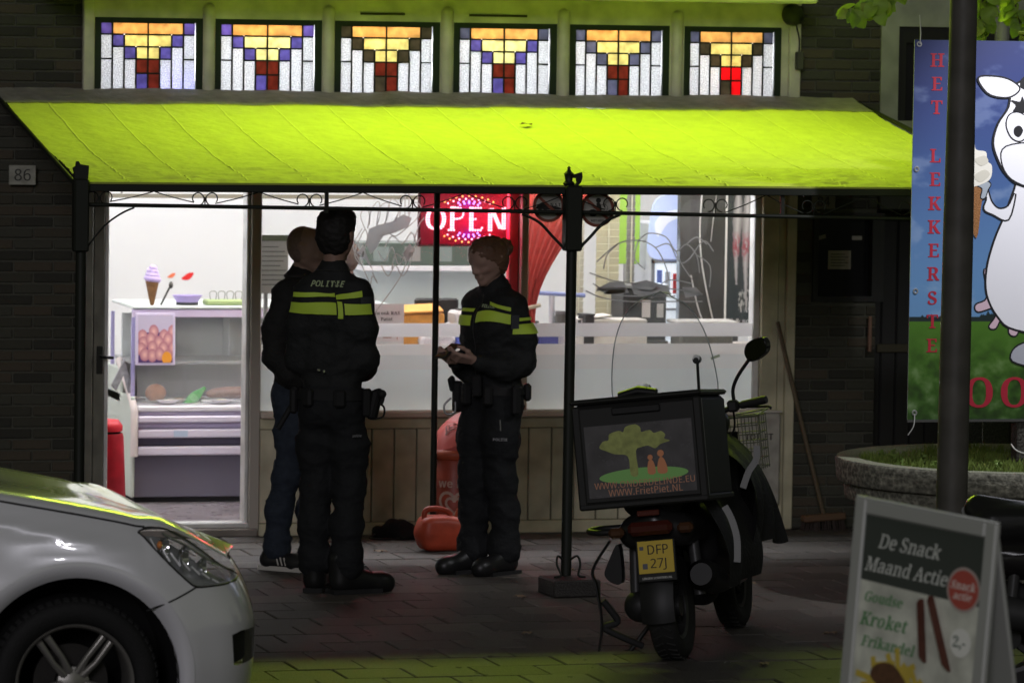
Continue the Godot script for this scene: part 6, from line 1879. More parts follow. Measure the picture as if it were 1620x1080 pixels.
func officer_back(navy: Material, navy2: Material, leather: Material, lime: Material, pale: Material, skin: Material) -> void:
	var o := thing("person", "man in dark police uniform seen from behind with lime bands across his back", "person", Vector3(-1.62, 0, 2.62), Vector3(0, deg_to_rad(150), 0))
	var fl := Vector3(0.08, 0, 0.02)
	var fr := Vector3(-0.09, 0, -0.02)
	var L := [Vector3(0.085, 0.93, 0.0), Vector3(0.10, 0.72, 0.015), Vector3(0.105, 0.52, 0.02), Vector3(0.105, 0.33, -0.01), Vector3(0.10, 0.13, 0.0)]
	var R := [Vector3(-0.085, 0.93, 0.0), Vector3(-0.11, 0.72, 0.01), Vector3(-0.12, 0.52, 0.01), Vector3(-0.12, 0.33, -0.02), Vector3(-0.115, 0.13, -0.02)]
	var rr := [0.108, 0.100, 0.083, 0.080, 0.076]
	var trousers := legs_blob([L, rr], [R, rr], [[Vector3(-0.05, 0.97, 0), Vector3(0.05, 0.97, 0), 0.125, 0.125], [Vector3(-0.06, 0.9, -0.04), Vector3(0.06, 0.9, -0.04), 0.105, 0.105]])
	# knee folds and a bulging side pocket
	trousers.add(Vector3(-0.195, 0.74, 0.0), Vector3(-0.19, 0.66, 0.0), 0.028, 0.03).add(Vector3(0.185, 0.74, 0.0), Vector3(0.18, 0.66, 0.0), 0.026, 0.03)
	trousers.add(Vector3(-0.12, 0.155, -0.02), Vector3(-0.12, 0.17, -0.02), 0.085).add(Vector3(0.10, 0.155, 0.0), Vector3(0.10, 0.17, 0.0), 0.083)
	var j := Blob.new(0.06)
	for s: float in [-1.0, 1.0]:
		j.add(Vector3(0.075 * s, 1.02, 0), Vector3(0.075 * s, 1.16, 0.0), 0.118, 0.112)
		j.add(Vector3(0.075 * s, 1.16, 0), Vector3(0.09 * s, 1.38, 0.0), 0.114, 0.122)
		j.add(Vector3(0.09 * s, 1.38, 0), Vector3(0.15 * s, 1.475, -0.01), 0.118, 0.075)
		j.add(Vector3(0.15 * s, 1.475, -0.01), Vector3(0.05 * s, 1.545, -0.01), 0.07, 0.058)
	j.add(Vector3(0, 1.53, -0.012), Vector3(0, 1.60, -0.004), 0.072, 0.068)
	j.chain([Vector3(0.185, 1.46, -0.01), Vector3(0.232, 1.30, -0.03), Vector3(0.245, 1.14, -0.02)], [0.072, 0.066, 0.060])
	j.chain([Vector3(0.245, 1.14, -0.02), Vector3(0.19, 1.08, 0.10), Vector3(0.09, 1.05, 0.19)], [0.060, 0.055, 0.045])
	j.chain([Vector3(-0.185, 1.46, -0.01), Vector3(-0.232, 1.30, -0.02), Vector3(-0.245, 1.15, 0.0)], [0.074, 0.068, 0.062])
	j.chain([Vector3(-0.245, 1.15, 0.0), Vector3(-0.19, 1.09, 0.12), Vector3(-0.08, 1.07, 0.20)], [0.062, 0.055, 0.045])
	var jm := M.new()
	narrow(j, 0.70)
	j.mesh_into(jm, 0.011, fold_noise, 0.012)
	var jk := obj("jacket", jm, navy, o)
	var tm := M.new()
	narrow(trousers, 0.78)
	trousers.mesh_into(tm, 0.011, fold_noise, 0.012)
	obj("trousers", tm, navy2, o)
	var hc := Vector3(-0.005, 1.735, 0.02)
	var hq := Basis.from_euler(Vector3(0.0, -0.12, 0.0))
	var core := Blob.new(0.05)
	core.add(Vector3(0, 1.0, 0), Vector3(0, 1.4, 0), 0.09, 0.10).add(Vector3(0, 1.4, 0), Vector3(0, 1.57, 0), 0.07, 0.05).add(Vector3(0.08, 0.95, 0), Vector3(0.1, 0.15, 0), 0.06, 0.04).add(Vector3(-0.08, 0.95, 0), Vector3(-0.115, 0.15, 0), 0.06, 0.04)
	core.chain([Vector3(0.17, 1.44, -0.01), Vector3(0.24, 1.14, -0.02), Vector3(0.09, 1.05, 0.19)], [0.045, 0.04, 0.03]).chain([Vector3(-0.17, 1.44, -0.01), Vector3(-0.24, 1.15, 0.0), Vector3(-0.08, 1.07, 0.2)], [0.045, 0.04, 0.03])
	narrow(core, 0.70)
	skin_body(o, core, hc, hq, [[Transform3D(basis_down(Vector3(-0.8, -0.1, 0.55), Vector3(0, 0, -1)), Vector3(0.055, 1.045, 0.205)), 1.0, Vector3(0.10, 1.05, 0.18), 0.8], [Transform3D(basis_down(Vector3(0.8, 0.0, 0.55), Vector3(0, 0, -1)), Vector3(-0.06, 1.07, 0.215)), -1.0, Vector3(-0.09, 1.07, 0.19), 0.8]], Vector3(0, 1.57, 0.0), skin)
	var hb := Blob.new(0.03)
	var w := func(x: float, y: float, z: float) -> Vector3: return hc + hq * Vector3(x, y, z)
	hb.add(w.call(0, 0.045, -0.030), w.call(0, 0.055, 0.025), 0.086, 0.080).add(w.call(-0.025, 0.0, -0.035), w.call(0.025, 0.0, -0.035), 0.062).add(w.call(-0.02, -0.045, -0.045), w.call(0.02, -0.045, -0.045), 0.036)
	hb.add(w.call(-0.045, 0.085, 0.0), w.call(0.045, 0.085, 0.0), 0.050).add(w.call(-0.04, 0.105, 0.045), w.call(0.045, 0.11, 0.045), 0.040).add(w.call(-0.03, 0.10, -0.04), w.call(0.03, 0.10, -0.04), 0.042)
	var hm := M.new()
	var hn := FastNoiseLite.new()
	hn.frequency = 22.0
	hb.mesh_into(hm, 0.005, hn, 0.006)
	obj("hair", hm, mat(0.012, 0.010, 0.008, 0.7, 0.0, "grain", 12.0), o)
	# bands across the back and round the sleeves
	var con := func(v: float) -> Callable: return func(_u: float) -> float: return v
	obj("reflective_band", wrap_patch(j, 108, 207, con.call(1.372), con.call(1.425), 0.013, 56, 4), lime, jk)
	obj("reflective_band", wrap_patch(j, 222, 258, con.call(1.372), con.call(1.425), 0.013, 24, 4), lime, jk)
	obj("reflective_band", wrap_patch(j, 112, 207, con.call(1.452), con.call(1.474), 0.013, 56, 3), lime, jk)
	obj("reflective_band", wrap_patch(j, 209, 246, func(u: float) -> float: return 1.440 + u * 0.02, func(u: float) -> float: return 1.462 + u * 0.025, 0.013, 24, 3), lime, jk)
	obj("reflective_band", wrap_patch(j, 210, 219, con.call(1.355), con.call(1.432), 0.014, 8, 5), lime, jk)
	for i in 7:
		obj("back_letter", wrap_text(j, "POLITIE"[i], 0.030, 180.0, 1.520, 0.014, 0.25, -0.075 + 0.0245 * i), pale, jk)
	obj("lettering_squares", wrap_text(j, ": : :", 0.022, 203, 1.522, 0.010, 0.0), pale, jk)
	obj("collar_seam", M.new().tube(ring_pts(j, 1.585, 30, 0.008, Vector2(0, -0.01)), 0.003, 5), mat(0.02, 0.02, 0.018), jk)
	obj("shoulder_badge", wrap_patch(j, 244, 262, con.call(1.39), con.call(1.46), 0.012, 8, 5), mat(0.025, 0.028, 0.03), jk)
	obj("jacket_hem", belt(j, 0.935, 0.012), navy2, jk)
	# belt and what hangs on it
	var bt := obj("belt", belt(trousers, 0.975, 0.05), leather, o)
	for q: Array in [[-98.0, 0.94, 0.05, 0.14, 0.04], [100.0, 0.94, 0.045, 0.13, 0.04], [150.0, 0.965, 0.06, 0.09, 0.035], [-150.0, 0.965, 0.06, 0.09, 0.035]]:
		var a := deg_to_rad(q[0])
		var d := Vector3(sin(a), 0, cos(a))
		var h := trousers.hit(Vector3(0, q[1], 0) + d * 0.6, -d, 0.6)
		obj("pouch", M.new().box(Transform3D(Basis(Vector3.UP, a), h + d * 0.025), Vector3(q[2], q[3], q[4]), 0.012), leather, bt)
	# holster with a pistol grip at the right hip
	obj("holster", M.new().tube(curve([Vector3(-0.205, 0.99, 0.02), Vector3(-0.245, 1.0, 0.0), Vector3(-0.262, 0.965, -0.01), Vector3(-0.25, 0.93, -0.01)], 4), 0.011, 7).box(rot(Vector3(0.1, 0, 0.2), Vector3(-0.215, 0.93, 0.01)), Vector3(0.045, 0.15, 0.075), 0.014).ball(at(-0.262, 0.985, -0.02), 0.022, 10), leather, bt)
	obj("holster_loop", M.new().tube(curve([Vector3(-0.22, 0.86, 0.0), Vector3(-0.262, 0.875, 0.0), Vector3(-0.268, 0.915, 0.0), Vector3(-0.25, 0.935, 0.0)], 4), 0.005, 6), leather, bt)
	obj("metal_clip", M.new().box(rot(Vector3(0, 0, 0.3), Vector3(0.03, 1.10, -0.128)), Vector3(0.018, 0.012, 0.01), 0.003).box(rot(Vector3(0, 0, -0.2), Vector3(0.003, 1.095, -0.128)), Vector3(0.012, 0.016, 0.01), 0.003), mat(0.6, 0.6, 0.62, 0.2, 0.9), jk)
	obj("baton", M.new().cyl(Vector3(0.19, 0.93, -0.02), Vector3(0.255, 0.80, -0.07), 0.014), leather, bt)
	obj("thigh_mark", M.new().text("politie", 0.012, Transform3D(Basis(Vector3.UP, PI + 0.5), Vector3(-0.165, 0.785, -0.115)), 0.002), mat(0.2, 0.2, 0.2), o)
	var dr := Vector3(-0.72, 0, 0.69).normalized()
	for q: Array in [[fl, Vector3(0.15, 0, 1).normalized()], [fr, dr]]:
		var bm := M.new()
		boot(bm, q[0] - q[1] * 0.04, q[1], 0.31, 0.052)
		var bo := obj("boot", bm, mat(0.010, 0.010, 0.010, 0.35), o)
		var sm := M.new()
		sole(sm, q[0] - q[1] * 0.04, q[1], 0.285, 0.054, 0.022)
		obj("sole", sm, mat(0.012, 0.012, 0.012, 0.8), bo)
		for k in 4:
			var c: Vector3 = q[0] + q[1] * (0.06 + 0.022 * k) + Vector3(0, 0.165 - 0.022 * k, 0)
			var s: Vector3 = q[1].cross(Vector3.UP)
			obj("lace", M.new().tube([c - s * 0.035, c + Vector3(0, 0.008, 0) + q[1] * 0.006, c + s * 0.035], 0.0035, 5), mat(0.02, 0.02, 0.02), bo)


func policewoman(navy: Material, navy2: Material, leather: Material, lime: Material, pale: Material, skin: Material) -> void:
	var o := thing("person", "blonde woman in dark police uniform with hair in a bun looking at her phone", "person", Vector3(-0.625, 0, 1.93), Vector3(0, deg_to_rad(-62), 0))
	var L := [Vector3(0.085, 0.90, 0.0), Vector3(0.095, 0.70, 0.01), Vector3(0.095, 0.49, 0.0), Vector3(0.095, 0.32, -0.03), Vector3(0.09, 0.11, -0.035)]
	var R := [Vector3(-0.085, 0.90, 0.0), Vector3(-0.10, 0.70, 0.03), Vector3(-0.105, 0.49, 0.04), Vector3(-0.105, 0.32, 0.03), Vector3(-0.10, 0.11, 0.04)]
	var rr := [0.108, 0.100, 0.080, 0.076, 0.072]
	var tr := legs_blob([L, rr], [R, rr], [[Vector3(-0.05, 0.94, -0.01), Vector3(0.05, 0.94, -0.01), 0.122, 0.122], [Vector3(-0.055, 0.86, -0.045), Vector3(0.055, 0.86, -0.045), 0.105, 0.105]])
	tr.add(Vector3(0.185, 0.73, 0.0), Vector3(0.18, 0.64, 0.0), 0.024, 0.028).add(Vector3(0.09, 0.13, -0.035), Vector3(0.09, 0.15, -0.035), 0.079).add(Vector3(-0.10, 0.13, 0.04), Vector3(-0.10, 0.15, 0.04), 0.078)
	var j := Blob.new(0.055)
	for s: float in [-1.0, 1.0]:
		j.add(Vector3(0.065 * s, 0.985, -0.005), Vector3(0.062 * s, 1.10, 0.0), 0.122, 0.108)
		j.add(Vector3(0.062 * s, 1.10, 0), Vector3(0.075 * s, 1.28, 0.01), 0.110, 0.118)
		j.add(Vector3(0.07 * s, 1.25, 0.045), Vector3(0.075 * s, 1.29, 0.04), 0.085, 0.08)
		j.add(Vector3(0.075 * s, 1.28, 0), Vector3(0.13 * s, 1.375, -0.01), 0.112, 0.070)
		j.add(Vector3(0.13 * s, 1.375, -0.01), Vector3(0.045 * s, 1.435, -0.01), 0.064, 0.055)
	j.add(Vector3(0, 1.42, -0.015), Vector3(0, 1.495, -0.008), 0.068, 0.066)
	j.chain([Vector3(0.165, 1.365, -0.01), Vector3(0.212, 1.21, -0.05), Vector3(0.215, 1.08, -0.055)], [0.068, 0.064, 0.060])
	j.chain([Vector3(0.215, 1.08, -0.055), Vector3(0.185, 1.06, 0.06), Vector3(0.115, 1.095, 0.185)], [0.060, 0.054, 0.042])
	j.chain([Vector3(-0.165, 1.365, -0.01), Vector3(-0.212, 1.21, -0.03), Vector3(-0.215, 1.08, -0.02)], [0.068, 0.064, 0.060])
	j.chain([Vector3(-0.215, 1.08, -0.02), Vector3(-0.16, 1.06, 0.09), Vector3(-0.075, 1.09, 0.20)], [0.060, 0.054, 0.042])
	var jm := M.new()
	narrow(j, 0.82)
	j.mesh_into(jm, 0.011, fold_noise, 0.012)
	var jk := obj("jacket", jm, navy, o)
	var tm := M.new()
	narrow(tr, 0.82)
	tr.mesh_into(tm, 0.011, fold_noise, 0.012)
	obj("trousers", tm, navy2, o)
	var hc := Vector3(0.0, 1.595, 0.045)
	var hq := Basis.from_euler(Vector3(0.30, 0.0, 0.0))
	var core := Blob.new(0.05)
	core.add(Vector3(0, 0.98, 0), Vector3(0, 1.3, 0), 0.085, 0.09).add(Vector3(0, 1.3, 0), Vector3(0, 1.46, 0), 0.065, 0.045).add(Vector3(0.08, 0.92, 0), Vector3(0.09, 0.13, -0.03), 0.06, 0.04).add(Vector3(-0.08, 0.92, 0), Vector3(-0.10, 0.13, 0.03), 0.06, 0.04)
	core.chain([Vector3(0.15, 1.35, -0.01), Vector3(0.212, 1.08, -0.055), Vector3(0.11, 1.095, 0.19)], [0.042, 0.038, 0.028]).chain([Vector3(-0.15, 1.35, -0.01), Vector3(-0.212, 1.08, -0.02), Vector3(-0.07, 1.09, 0.2)], [0.042, 0.038, 0.028])
	var hl := Transform3D(basis_down(Vector3(-0.35, 0.16, 0.92), Vector3(-0.5, 0.8, 0.0)), Vector3(0.085, 1.103, 0.21))
	var hr := Transform3D(basis_down(Vector3(0.30, 0.10, 0.94), Vector3(0.5, 0.8, 0.0)), Vector3(-0.055, 1.098, 0.222))
	narrow(core, 0.82)
	skin_body(o, core, hc, hq, [[hl, 1.0, Vector3(0.095, 1.095, 0.185), 0.55], [hr, -1.0, Vector3(-0.062, 1.09, 0.20), 0.6]], Vector3(0, 1.46, 0.0), mat(0.30, 0.19, 0.15, 0.6), 0.95)
	var w := func(x: float, y: float, z: float) -> Vector3: return hc + hq * (Vector3(x, y, z) * 0.95)
	var hb := Blob.new(0.03)
	hb.add(w.call(0, 0.036, -0.036), w.call(0, 0.046, 0.004), 0.0895, 0.0845).add(w.call(-0.03, 0.0, -0.034), w.call(0.03, 0.0, -0.034), 0.064)
	hb.add(w.call(-0.02, -0.04, -0.05), w.call(0.02, -0.04, -0.05), 0.042).add(w.call(0, -0.07, -0.05), w.call(0, -0.08, -0.045), 0.034)
	for sx: float in [-1.0, 1.0]:
		hb.add(w.call(sx * 0.060, 0.03, 0.004), w.call(sx * 0.064, 0.0, -0.020), 0.020, 0.022).add(w.call(sx * 0.064, 0.0, -0.020), w.call(sx * 0.05, -0.035, -0.045), 0.022, 0.026)
	var bun := Blob.new(0.02)
	for i in 7:
		var a := TAU * i / 7.0
		var c: Vector3 = w.call(cos(a) * 0.022, 0.034 + sin(a) * 0.022, -0.142)
		bun.add(c, c + hq * Vector3(-sin(a) * 0.014, cos(a) * 0.014, -0.008), 0.022, 0.018)
	bun.add(w.call(0, 0.024, -0.10), w.call(0, 0.034, -0.146), 0.028, 0.027)
	var hn := FastNoiseLite.new()
	hn.frequency = 26.0
	var hm := M.new()
	hb.mesh_into(hm, 0.006, hn, 0.008)
	var blond := mat(0.27, 0.145, 0.09, 0.5, 0.0, "grain", 10.0)
	var hair := obj("hair", hm, blond, o)
	var bm2 := M.new()
	bun.mesh_into(bm2, 0.005, hn, 0.010)
	obj("bun", bm2, blond, hair)
	for i in 10:
		var c: Vector3 = w.call(rng.randf_range(-0.03, 0.03), 0.045, -0.145 + rng.randf_range(-0.03, 0.03))
		obj("stray_strand", M.new().tube([c, c + hq * Vector3(rng.randf_range(-0.02, 0.02), 0.025, rng.randf_range(-0.03, 0.01))], 0.0012, 4), blond, hair)
	var con := func(v: float) -> Callable: return func(_u: float) -> float: return v
	obj("reflective_band", wrap_patch(j, 8, 76, func(u: float) -> float: return 1.285 + 0.012 * sin(u * PI), func(u: float) -> float: return 1.335 + 0.012 * sin(u * PI), 0.012, 44, 4), lime, jk)
	obj("reflective_band", wrap_patch(j, 80, 128, con.call(1.235), con.call(1.285), 0.012, 24, 4), lime, jk)
	obj("reflective_band", wrap_patch(j, 42, 76, func(u: float) -> float: return 1.372 - u * 0.02, func(u: float) -> float: return 1.390 - u * 0.02, 0.012, 24, 3), lime, jk)
	obj("reflective_band", wrap_patch(j, 82, 128, con.call(1.302), con.call(1.318), 0.012, 20, 3), lime, jk)
	obj("reflective_band", wrap_patch(j, -52, -10, con.call(1.270), con.call(1.318), 0.012, 24, 4), lime, jk)
	obj("reflective_band", wrap_patch(j, -52, -10, con.call(1.335), con.call(1.350), 0.012, 20, 3), lime, jk)
	obj("front_zip", wrap_patch(j, -2, 1, con.call(0.98), con.call(1.44), 0.009, 2, 30), mat(0.06, 0.06, 0.06, 0.4, 0.5), jk)
	obj("chest_lettering", wrap_text(j, "POLITIE", 0.016, 34, 1.372, 0.010, 0.0), pale, jk)
	obj("shoulder_badge", wrap_patch(j, 77, 87, con.call(1.262), con.call(1.332), 0.013, 8, 6), mat(0.028, 0.03, 0.036), jk)
	obj("jacket_hem", belt(j, 0.90, 0.012), navy2, jk)
	var bt := obj("belt", belt(tr, 0.945, 0.05), leather, o)
	for q: Array in [[85.0, 0.90, 0.05, 0.15, 0.045], [40.0, 0.92, 0.05, 0.10, 0.04], [140.0, 0.93, 0.055, 0.09, 0.04], [-60.0, 0.90, 0.05, 0.16, 0.05], [-20.0, 0.92, 0.05, 0.11, 0.05]]:
		var a := deg_to_rad(q[0])
		var d := Vector3(sin(a), 0, cos(a))
		var h := tr.hit(Vector3(0, q[1], 0) + d * 0.6, -d, 0.6)
		obj("pouch", M.new().box(Transform3D(Basis(Vector3.UP, a), h + d * 0.03), Vector3(q[2], q[3], q[4]), 0.012), leather, bt)
	obj("handcuff_loop", M.new().tube(curve([Vector3(-0.10, 0.90, 0.19), Vector3(-0.12, 0.86, 0.22), Vector3(-0.10, 0.82, 0.22), Vector3(-0.07, 0.83, 0.19), Vector3(-0.08, 0.88, 0.18)], 4), 0.006, 6), mat(0.2, 0.2, 0.2, 0.3, 0.8), bt)
	obj("pistol_grip", M.new().box(rot(Vector3(0.4, 0.3, 0), Vector3(-0.17, 0.965, 0.12)), Vector3(0.03, 0.08, 0.045), 0.01), leather, bt)
	obj("radio", M.new().box(rot(Vector3(0.1, 0.5, 0), Vector3(0.055, 0.97, 0.155)), Vector3(0.05, 0.11, 0.03), 0.008), leather, bt)
	obj("thigh_mark", wrap_text(tr, "POLITIE", 0.014, 62, 0.70, 0.012, 0.0), mat(0.22, 0.22, 0.22), o)
	obj("zip_mark", M.new().tube([Vector3(0.155, 0.80, 0.085), Vector3(0.16, 0.745, 0.085)], 0.004, 5), mat(0.14, 0.14, 0.13), o)
	for q: Array in [[Vector3(0.075, 0, -0.035), Vector3(0.1, 0, 1).normalized()], [Vector3(-0.083, 0, 0.045), Vector3(-0.05, 0, 1).normalized()]]:
		var bm := M.new()
		boot(bm, q[0] - q[1] * 0.035, q[1], 0.27, 0.047)
		var bo := obj("boot", bm, mat(0.010, 0.010, 0.010, 0.4), o)
		var sm := M.new()
		sole(sm, q[0] - q[1] * 0.035, q[1], 0.245, 0.049, 0.02)
		obj("sole", sm, mat(0.012, 0.012, 0.012, 0.8), bo)
	var ph := thing("phone", "dark phone held in the policewoman's two hands", "phone", o.transform * Vector3(0.018, 1.150, 0.325), Vector3(0.5, deg_to_rad(-62), 0))
	obj("case", M.new().bx(-0.037, 0.037, -0.004, 0.004, -0.07, 0.07, 0.003), mat(0.02, 0.02, 0.02, 0.3), ph)
	obj("glass", M.new().bx(-0.034, 0.034, 0.0042, 0.005, -0.066, 0.066), mat(0.02, 0.02, 0.025, 0.1), ph)


func civilian(_skin: Material) -> void:
	var o := thing("person", "bald man in a dark jacket and jeans facing the officer by the door", "person", Vector3(-1.555, 0, 1.62), Vector3(0, deg_to_rad(50), 0))
	var L := [Vector3(0.085, 0.92, 0.0), Vector3(0.10, 0.70, 0.03), Vector3(0.10, 0.49, 0.04), Vector3(0.10, 0.30, 0.02), Vector3(0.10, 0.10, 0.03)]
	var R := [Vector3(-0.085, 0.92, 0.0), Vector3(-0.095, 0.70, -0.005), Vector3(-0.10, 0.49, -0.025), Vector3(-0.10, 0.30, -0.075), Vector3(-0.10, 0.10, -0.08)]
	var rr := [0.105, 0.092, 0.072, 0.068, 0.058]
	var tr := legs_blob([L, rr], [R, rr], [[Vector3(-0.05, 0.96, 0), Vector3(0.05, 0.96, 0), 0.12, 0.12], [Vector3(-0.055, 0.88, -0.04), Vector3(0.055, 0.88, -0.04), 0.1, 0.1]])
	tr.add(Vector3(-0.10, 0.13, -0.08), Vector3(-0.10, 0.15, -0.08), 0.066)
	var tm := M.new()
	narrow(tr, 0.85)
	tr.mesh_into(tm, 0.011, fold_noise, 0.012)
	obj("jeans", tm, mat(0.022, 0.030, 0.045, 0.85, 0.0, "cloth", 5.0), o)
	var j := Blob.new(0.06)
	for s: float in [-1.0, 1.0]:
		j.add(Vector3(0.075 * s, 0.98, 0), Vector3(0.075 * s, 1.14, 0.0), 0.122, 0.120)
		j.add(Vector3(0.075 * s, 1.14, 0), Vector3(0.085 * s, 1.32, 0.0), 0.122, 0.125)
		j.add(Vector3(0.085 * s, 1.32, 0), Vector3(0.14 * s, 1.415, -0.01), 0.118, 0.075)
		j.add(Vector3(0.14 * s, 1.415, -0.01), Vector3(0.05 * s, 1.47, -0.01), 0.07, 0.058)
	j.add(Vector3(0, 1.46, -0.01), Vector3(0, 1.52, 0.0), 0.072, 0.068)
	j.chain([Vector3(-0.18, 1.40, -0.01), Vector3(-0.23, 1.24, -0.05), Vector3(-0.235, 1.10, -0.05)], [0.07, 0.066, 0.06])
	j.chain([Vector3(-0.235, 1.10, -0.05), Vector3(-0.23, 1.02, 0.03), Vector3(-0.20, 0.965, 0.10)], [0.06, 0.054, 0.046])
	j.chain([Vector3(0.18, 1.40, -0.01), Vector3(0.23, 1.24, -0.03), Vector3(0.24, 1.08, -0.02)], [0.07, 0.066, 0.06])
	j.chain([Vector3(0.24, 1.08, -0.02), Vector3(0.2, 1.05, 0.1), Vector3(0.12, 1.05, 0.19)], [0.06, 0.052, 0.044])
	var jm := M.new()
	narrow(j, 0.80)
	j.mesh_into(jm, 0.011, fold_noise, 0.012)
	var jk := obj("jacket", jm, mat(0.010, 0.010, 0.009, 0.85, 0.0, "cloth", 4.0), o)
	obj("jacket_hem", belt(j, 0.90, 0.014), mat(0.013, 0.013, 0.012), jk)
	obj("collar", M.new().tube(ring_pts(j, 1.505, 30, 0.004, Vector2(0, -0.005)), 0.010, 6), mat(0.012, 0.012, 0.011), jk)
	var hc := Vector3(0.0, 1.635, 0.035)
	var hq := Basis.from_euler(Vector3(0.06, 0.25, 0.0))
	var core := Blob.new(0.05)
	core.add(Vector3(0, 1.0, 0), Vector3(0, 1.35, 0), 0.09, 0.10).add(Vector3(0, 1.35, 0), Vector3(0, 1.5, 0), 0.07, 0.05).add(Vector3(0.08, 0.94, 0), Vector3(0.1, 0.1, 0.03), 0.06, 0.035).add(Vector3(-0.08, 0.94, 0), Vector3(-0.10, 0.1, -0.08), 0.06, 0.035)
	core.chain([Vector3(-0.17, 1.38, -0.01), Vector3(-0.232, 1.10, -0.05), Vector3(-0.20, 0.965, 0.10)], [0.045, 0.04, 0.03]).chain([Vector3(0.17, 1.38, -0.01), Vector3(0.235, 1.08, -0.02), Vector3(0.12, 1.05, 0.19)], [0.045, 0.04, 0.03])
	narrow(core, 0.80)
	skin_body(o, core, hc, hq, [[Transform3D(basis_down(Vector3(0.25, -0.75, 0.6), Vector3(1, 0, -0.2)), Vector3(-0.158, 0.955, 0.112)), 1.0, Vector3(-0.165, 0.975, 0.085), 0.55], [Transform3D(basis_down(Vector3(-0.8, 0.0, 0.6), Vector3(0, 0.2, -1)), Vector3(0.10, 1.05, 0.205)), 1.0, Vector3(0.13, 1.05, 0.18), 0.6]], Vector3(0, 1.48, 0.0), mat(0.26, 0.17, 0.13, 0.6))
	obj("wristwatch", M.new().tube([Vector3(-0.198, 0.972, 0.085), Vector3(-0.163, 0.995, 0.10), Vector3(-0.130, 0.972, 0.10)], 0.007, 6), mat(0.4, 0.4, 0.4, 0.25, 0.8), o)
	var hb := Blob.new(0.03)
	var w := func(x: float, y: float, z: float) -> Vector3: return hc + hq * Vector3(x, y, z)
	hb.add(w.call(0, 0.036, -0.028), w.call(0, 0.036, 0.0), 0.0862, 0.079).add(w.call(-0.03, -0.005, -0.032), w.call(0.03, -0.005, -0.032), 0.06)
	var hm := M.new()
	hb.mesh_into(hm, 0.006)
	obj("cropped_hair", hm, mat(0.21, 0.145, 0.115, 0.8, 0.0, "mottle", 14.0), o)
	for q: Array in [[Vector3(-0.085, 0, -0.09), Vector3(-0.05, 0, 1).normalized()], [Vector3(0.085, 0, 0.03), Vector3(0.2, 0, 1).normalized()]]:
		var bm := M.new()
		var b := Blob.new(0.04)
		var d: Vector3 = q[1]
		var h: Vector3 = q[0] - d * 0.03
		b.add(h + Vector3(0, 0.055, 0), h + Vector3(0, 0.08, 0) + d * 0.01, 0.046, 0.045).add(h + Vector3(0, 0.05, 0), h + d * 0.18 + Vector3(0, 0.042, 0), 0.045, 0.042).add(h + d * 0.15 + Vector3(0, 0.042, 0), h + d * 0.205 + Vector3(0, 0.04, 0), 0.042, 0.036)
		b.mesh_into(bm, 0.008)
		var so := obj("shoe", bm, mat(0.012, 0.012, 0.012, 0.5), o)
		var sm := M.new()
		sole(sm, h, d, 0.275, 0.046, 0.024)
		obj("white_sole", sm, mat(0.42, 0.40, 0.36, 0.6), so)
		var s: Vector3 = d.cross(Vector3.UP)
		for k in 3:
			obj("side_stripe", M.new().tube([h + d * (0.075 + 0.022 * k) + s * 0.046 + Vector3(0, 0.03, 0), h + d * (0.06 + 0.022 * k) + s * 0.04 + Vector3(0, 0.07, 0)], 0.005, 5), mat(0.4, 0.38, 0.34), so)


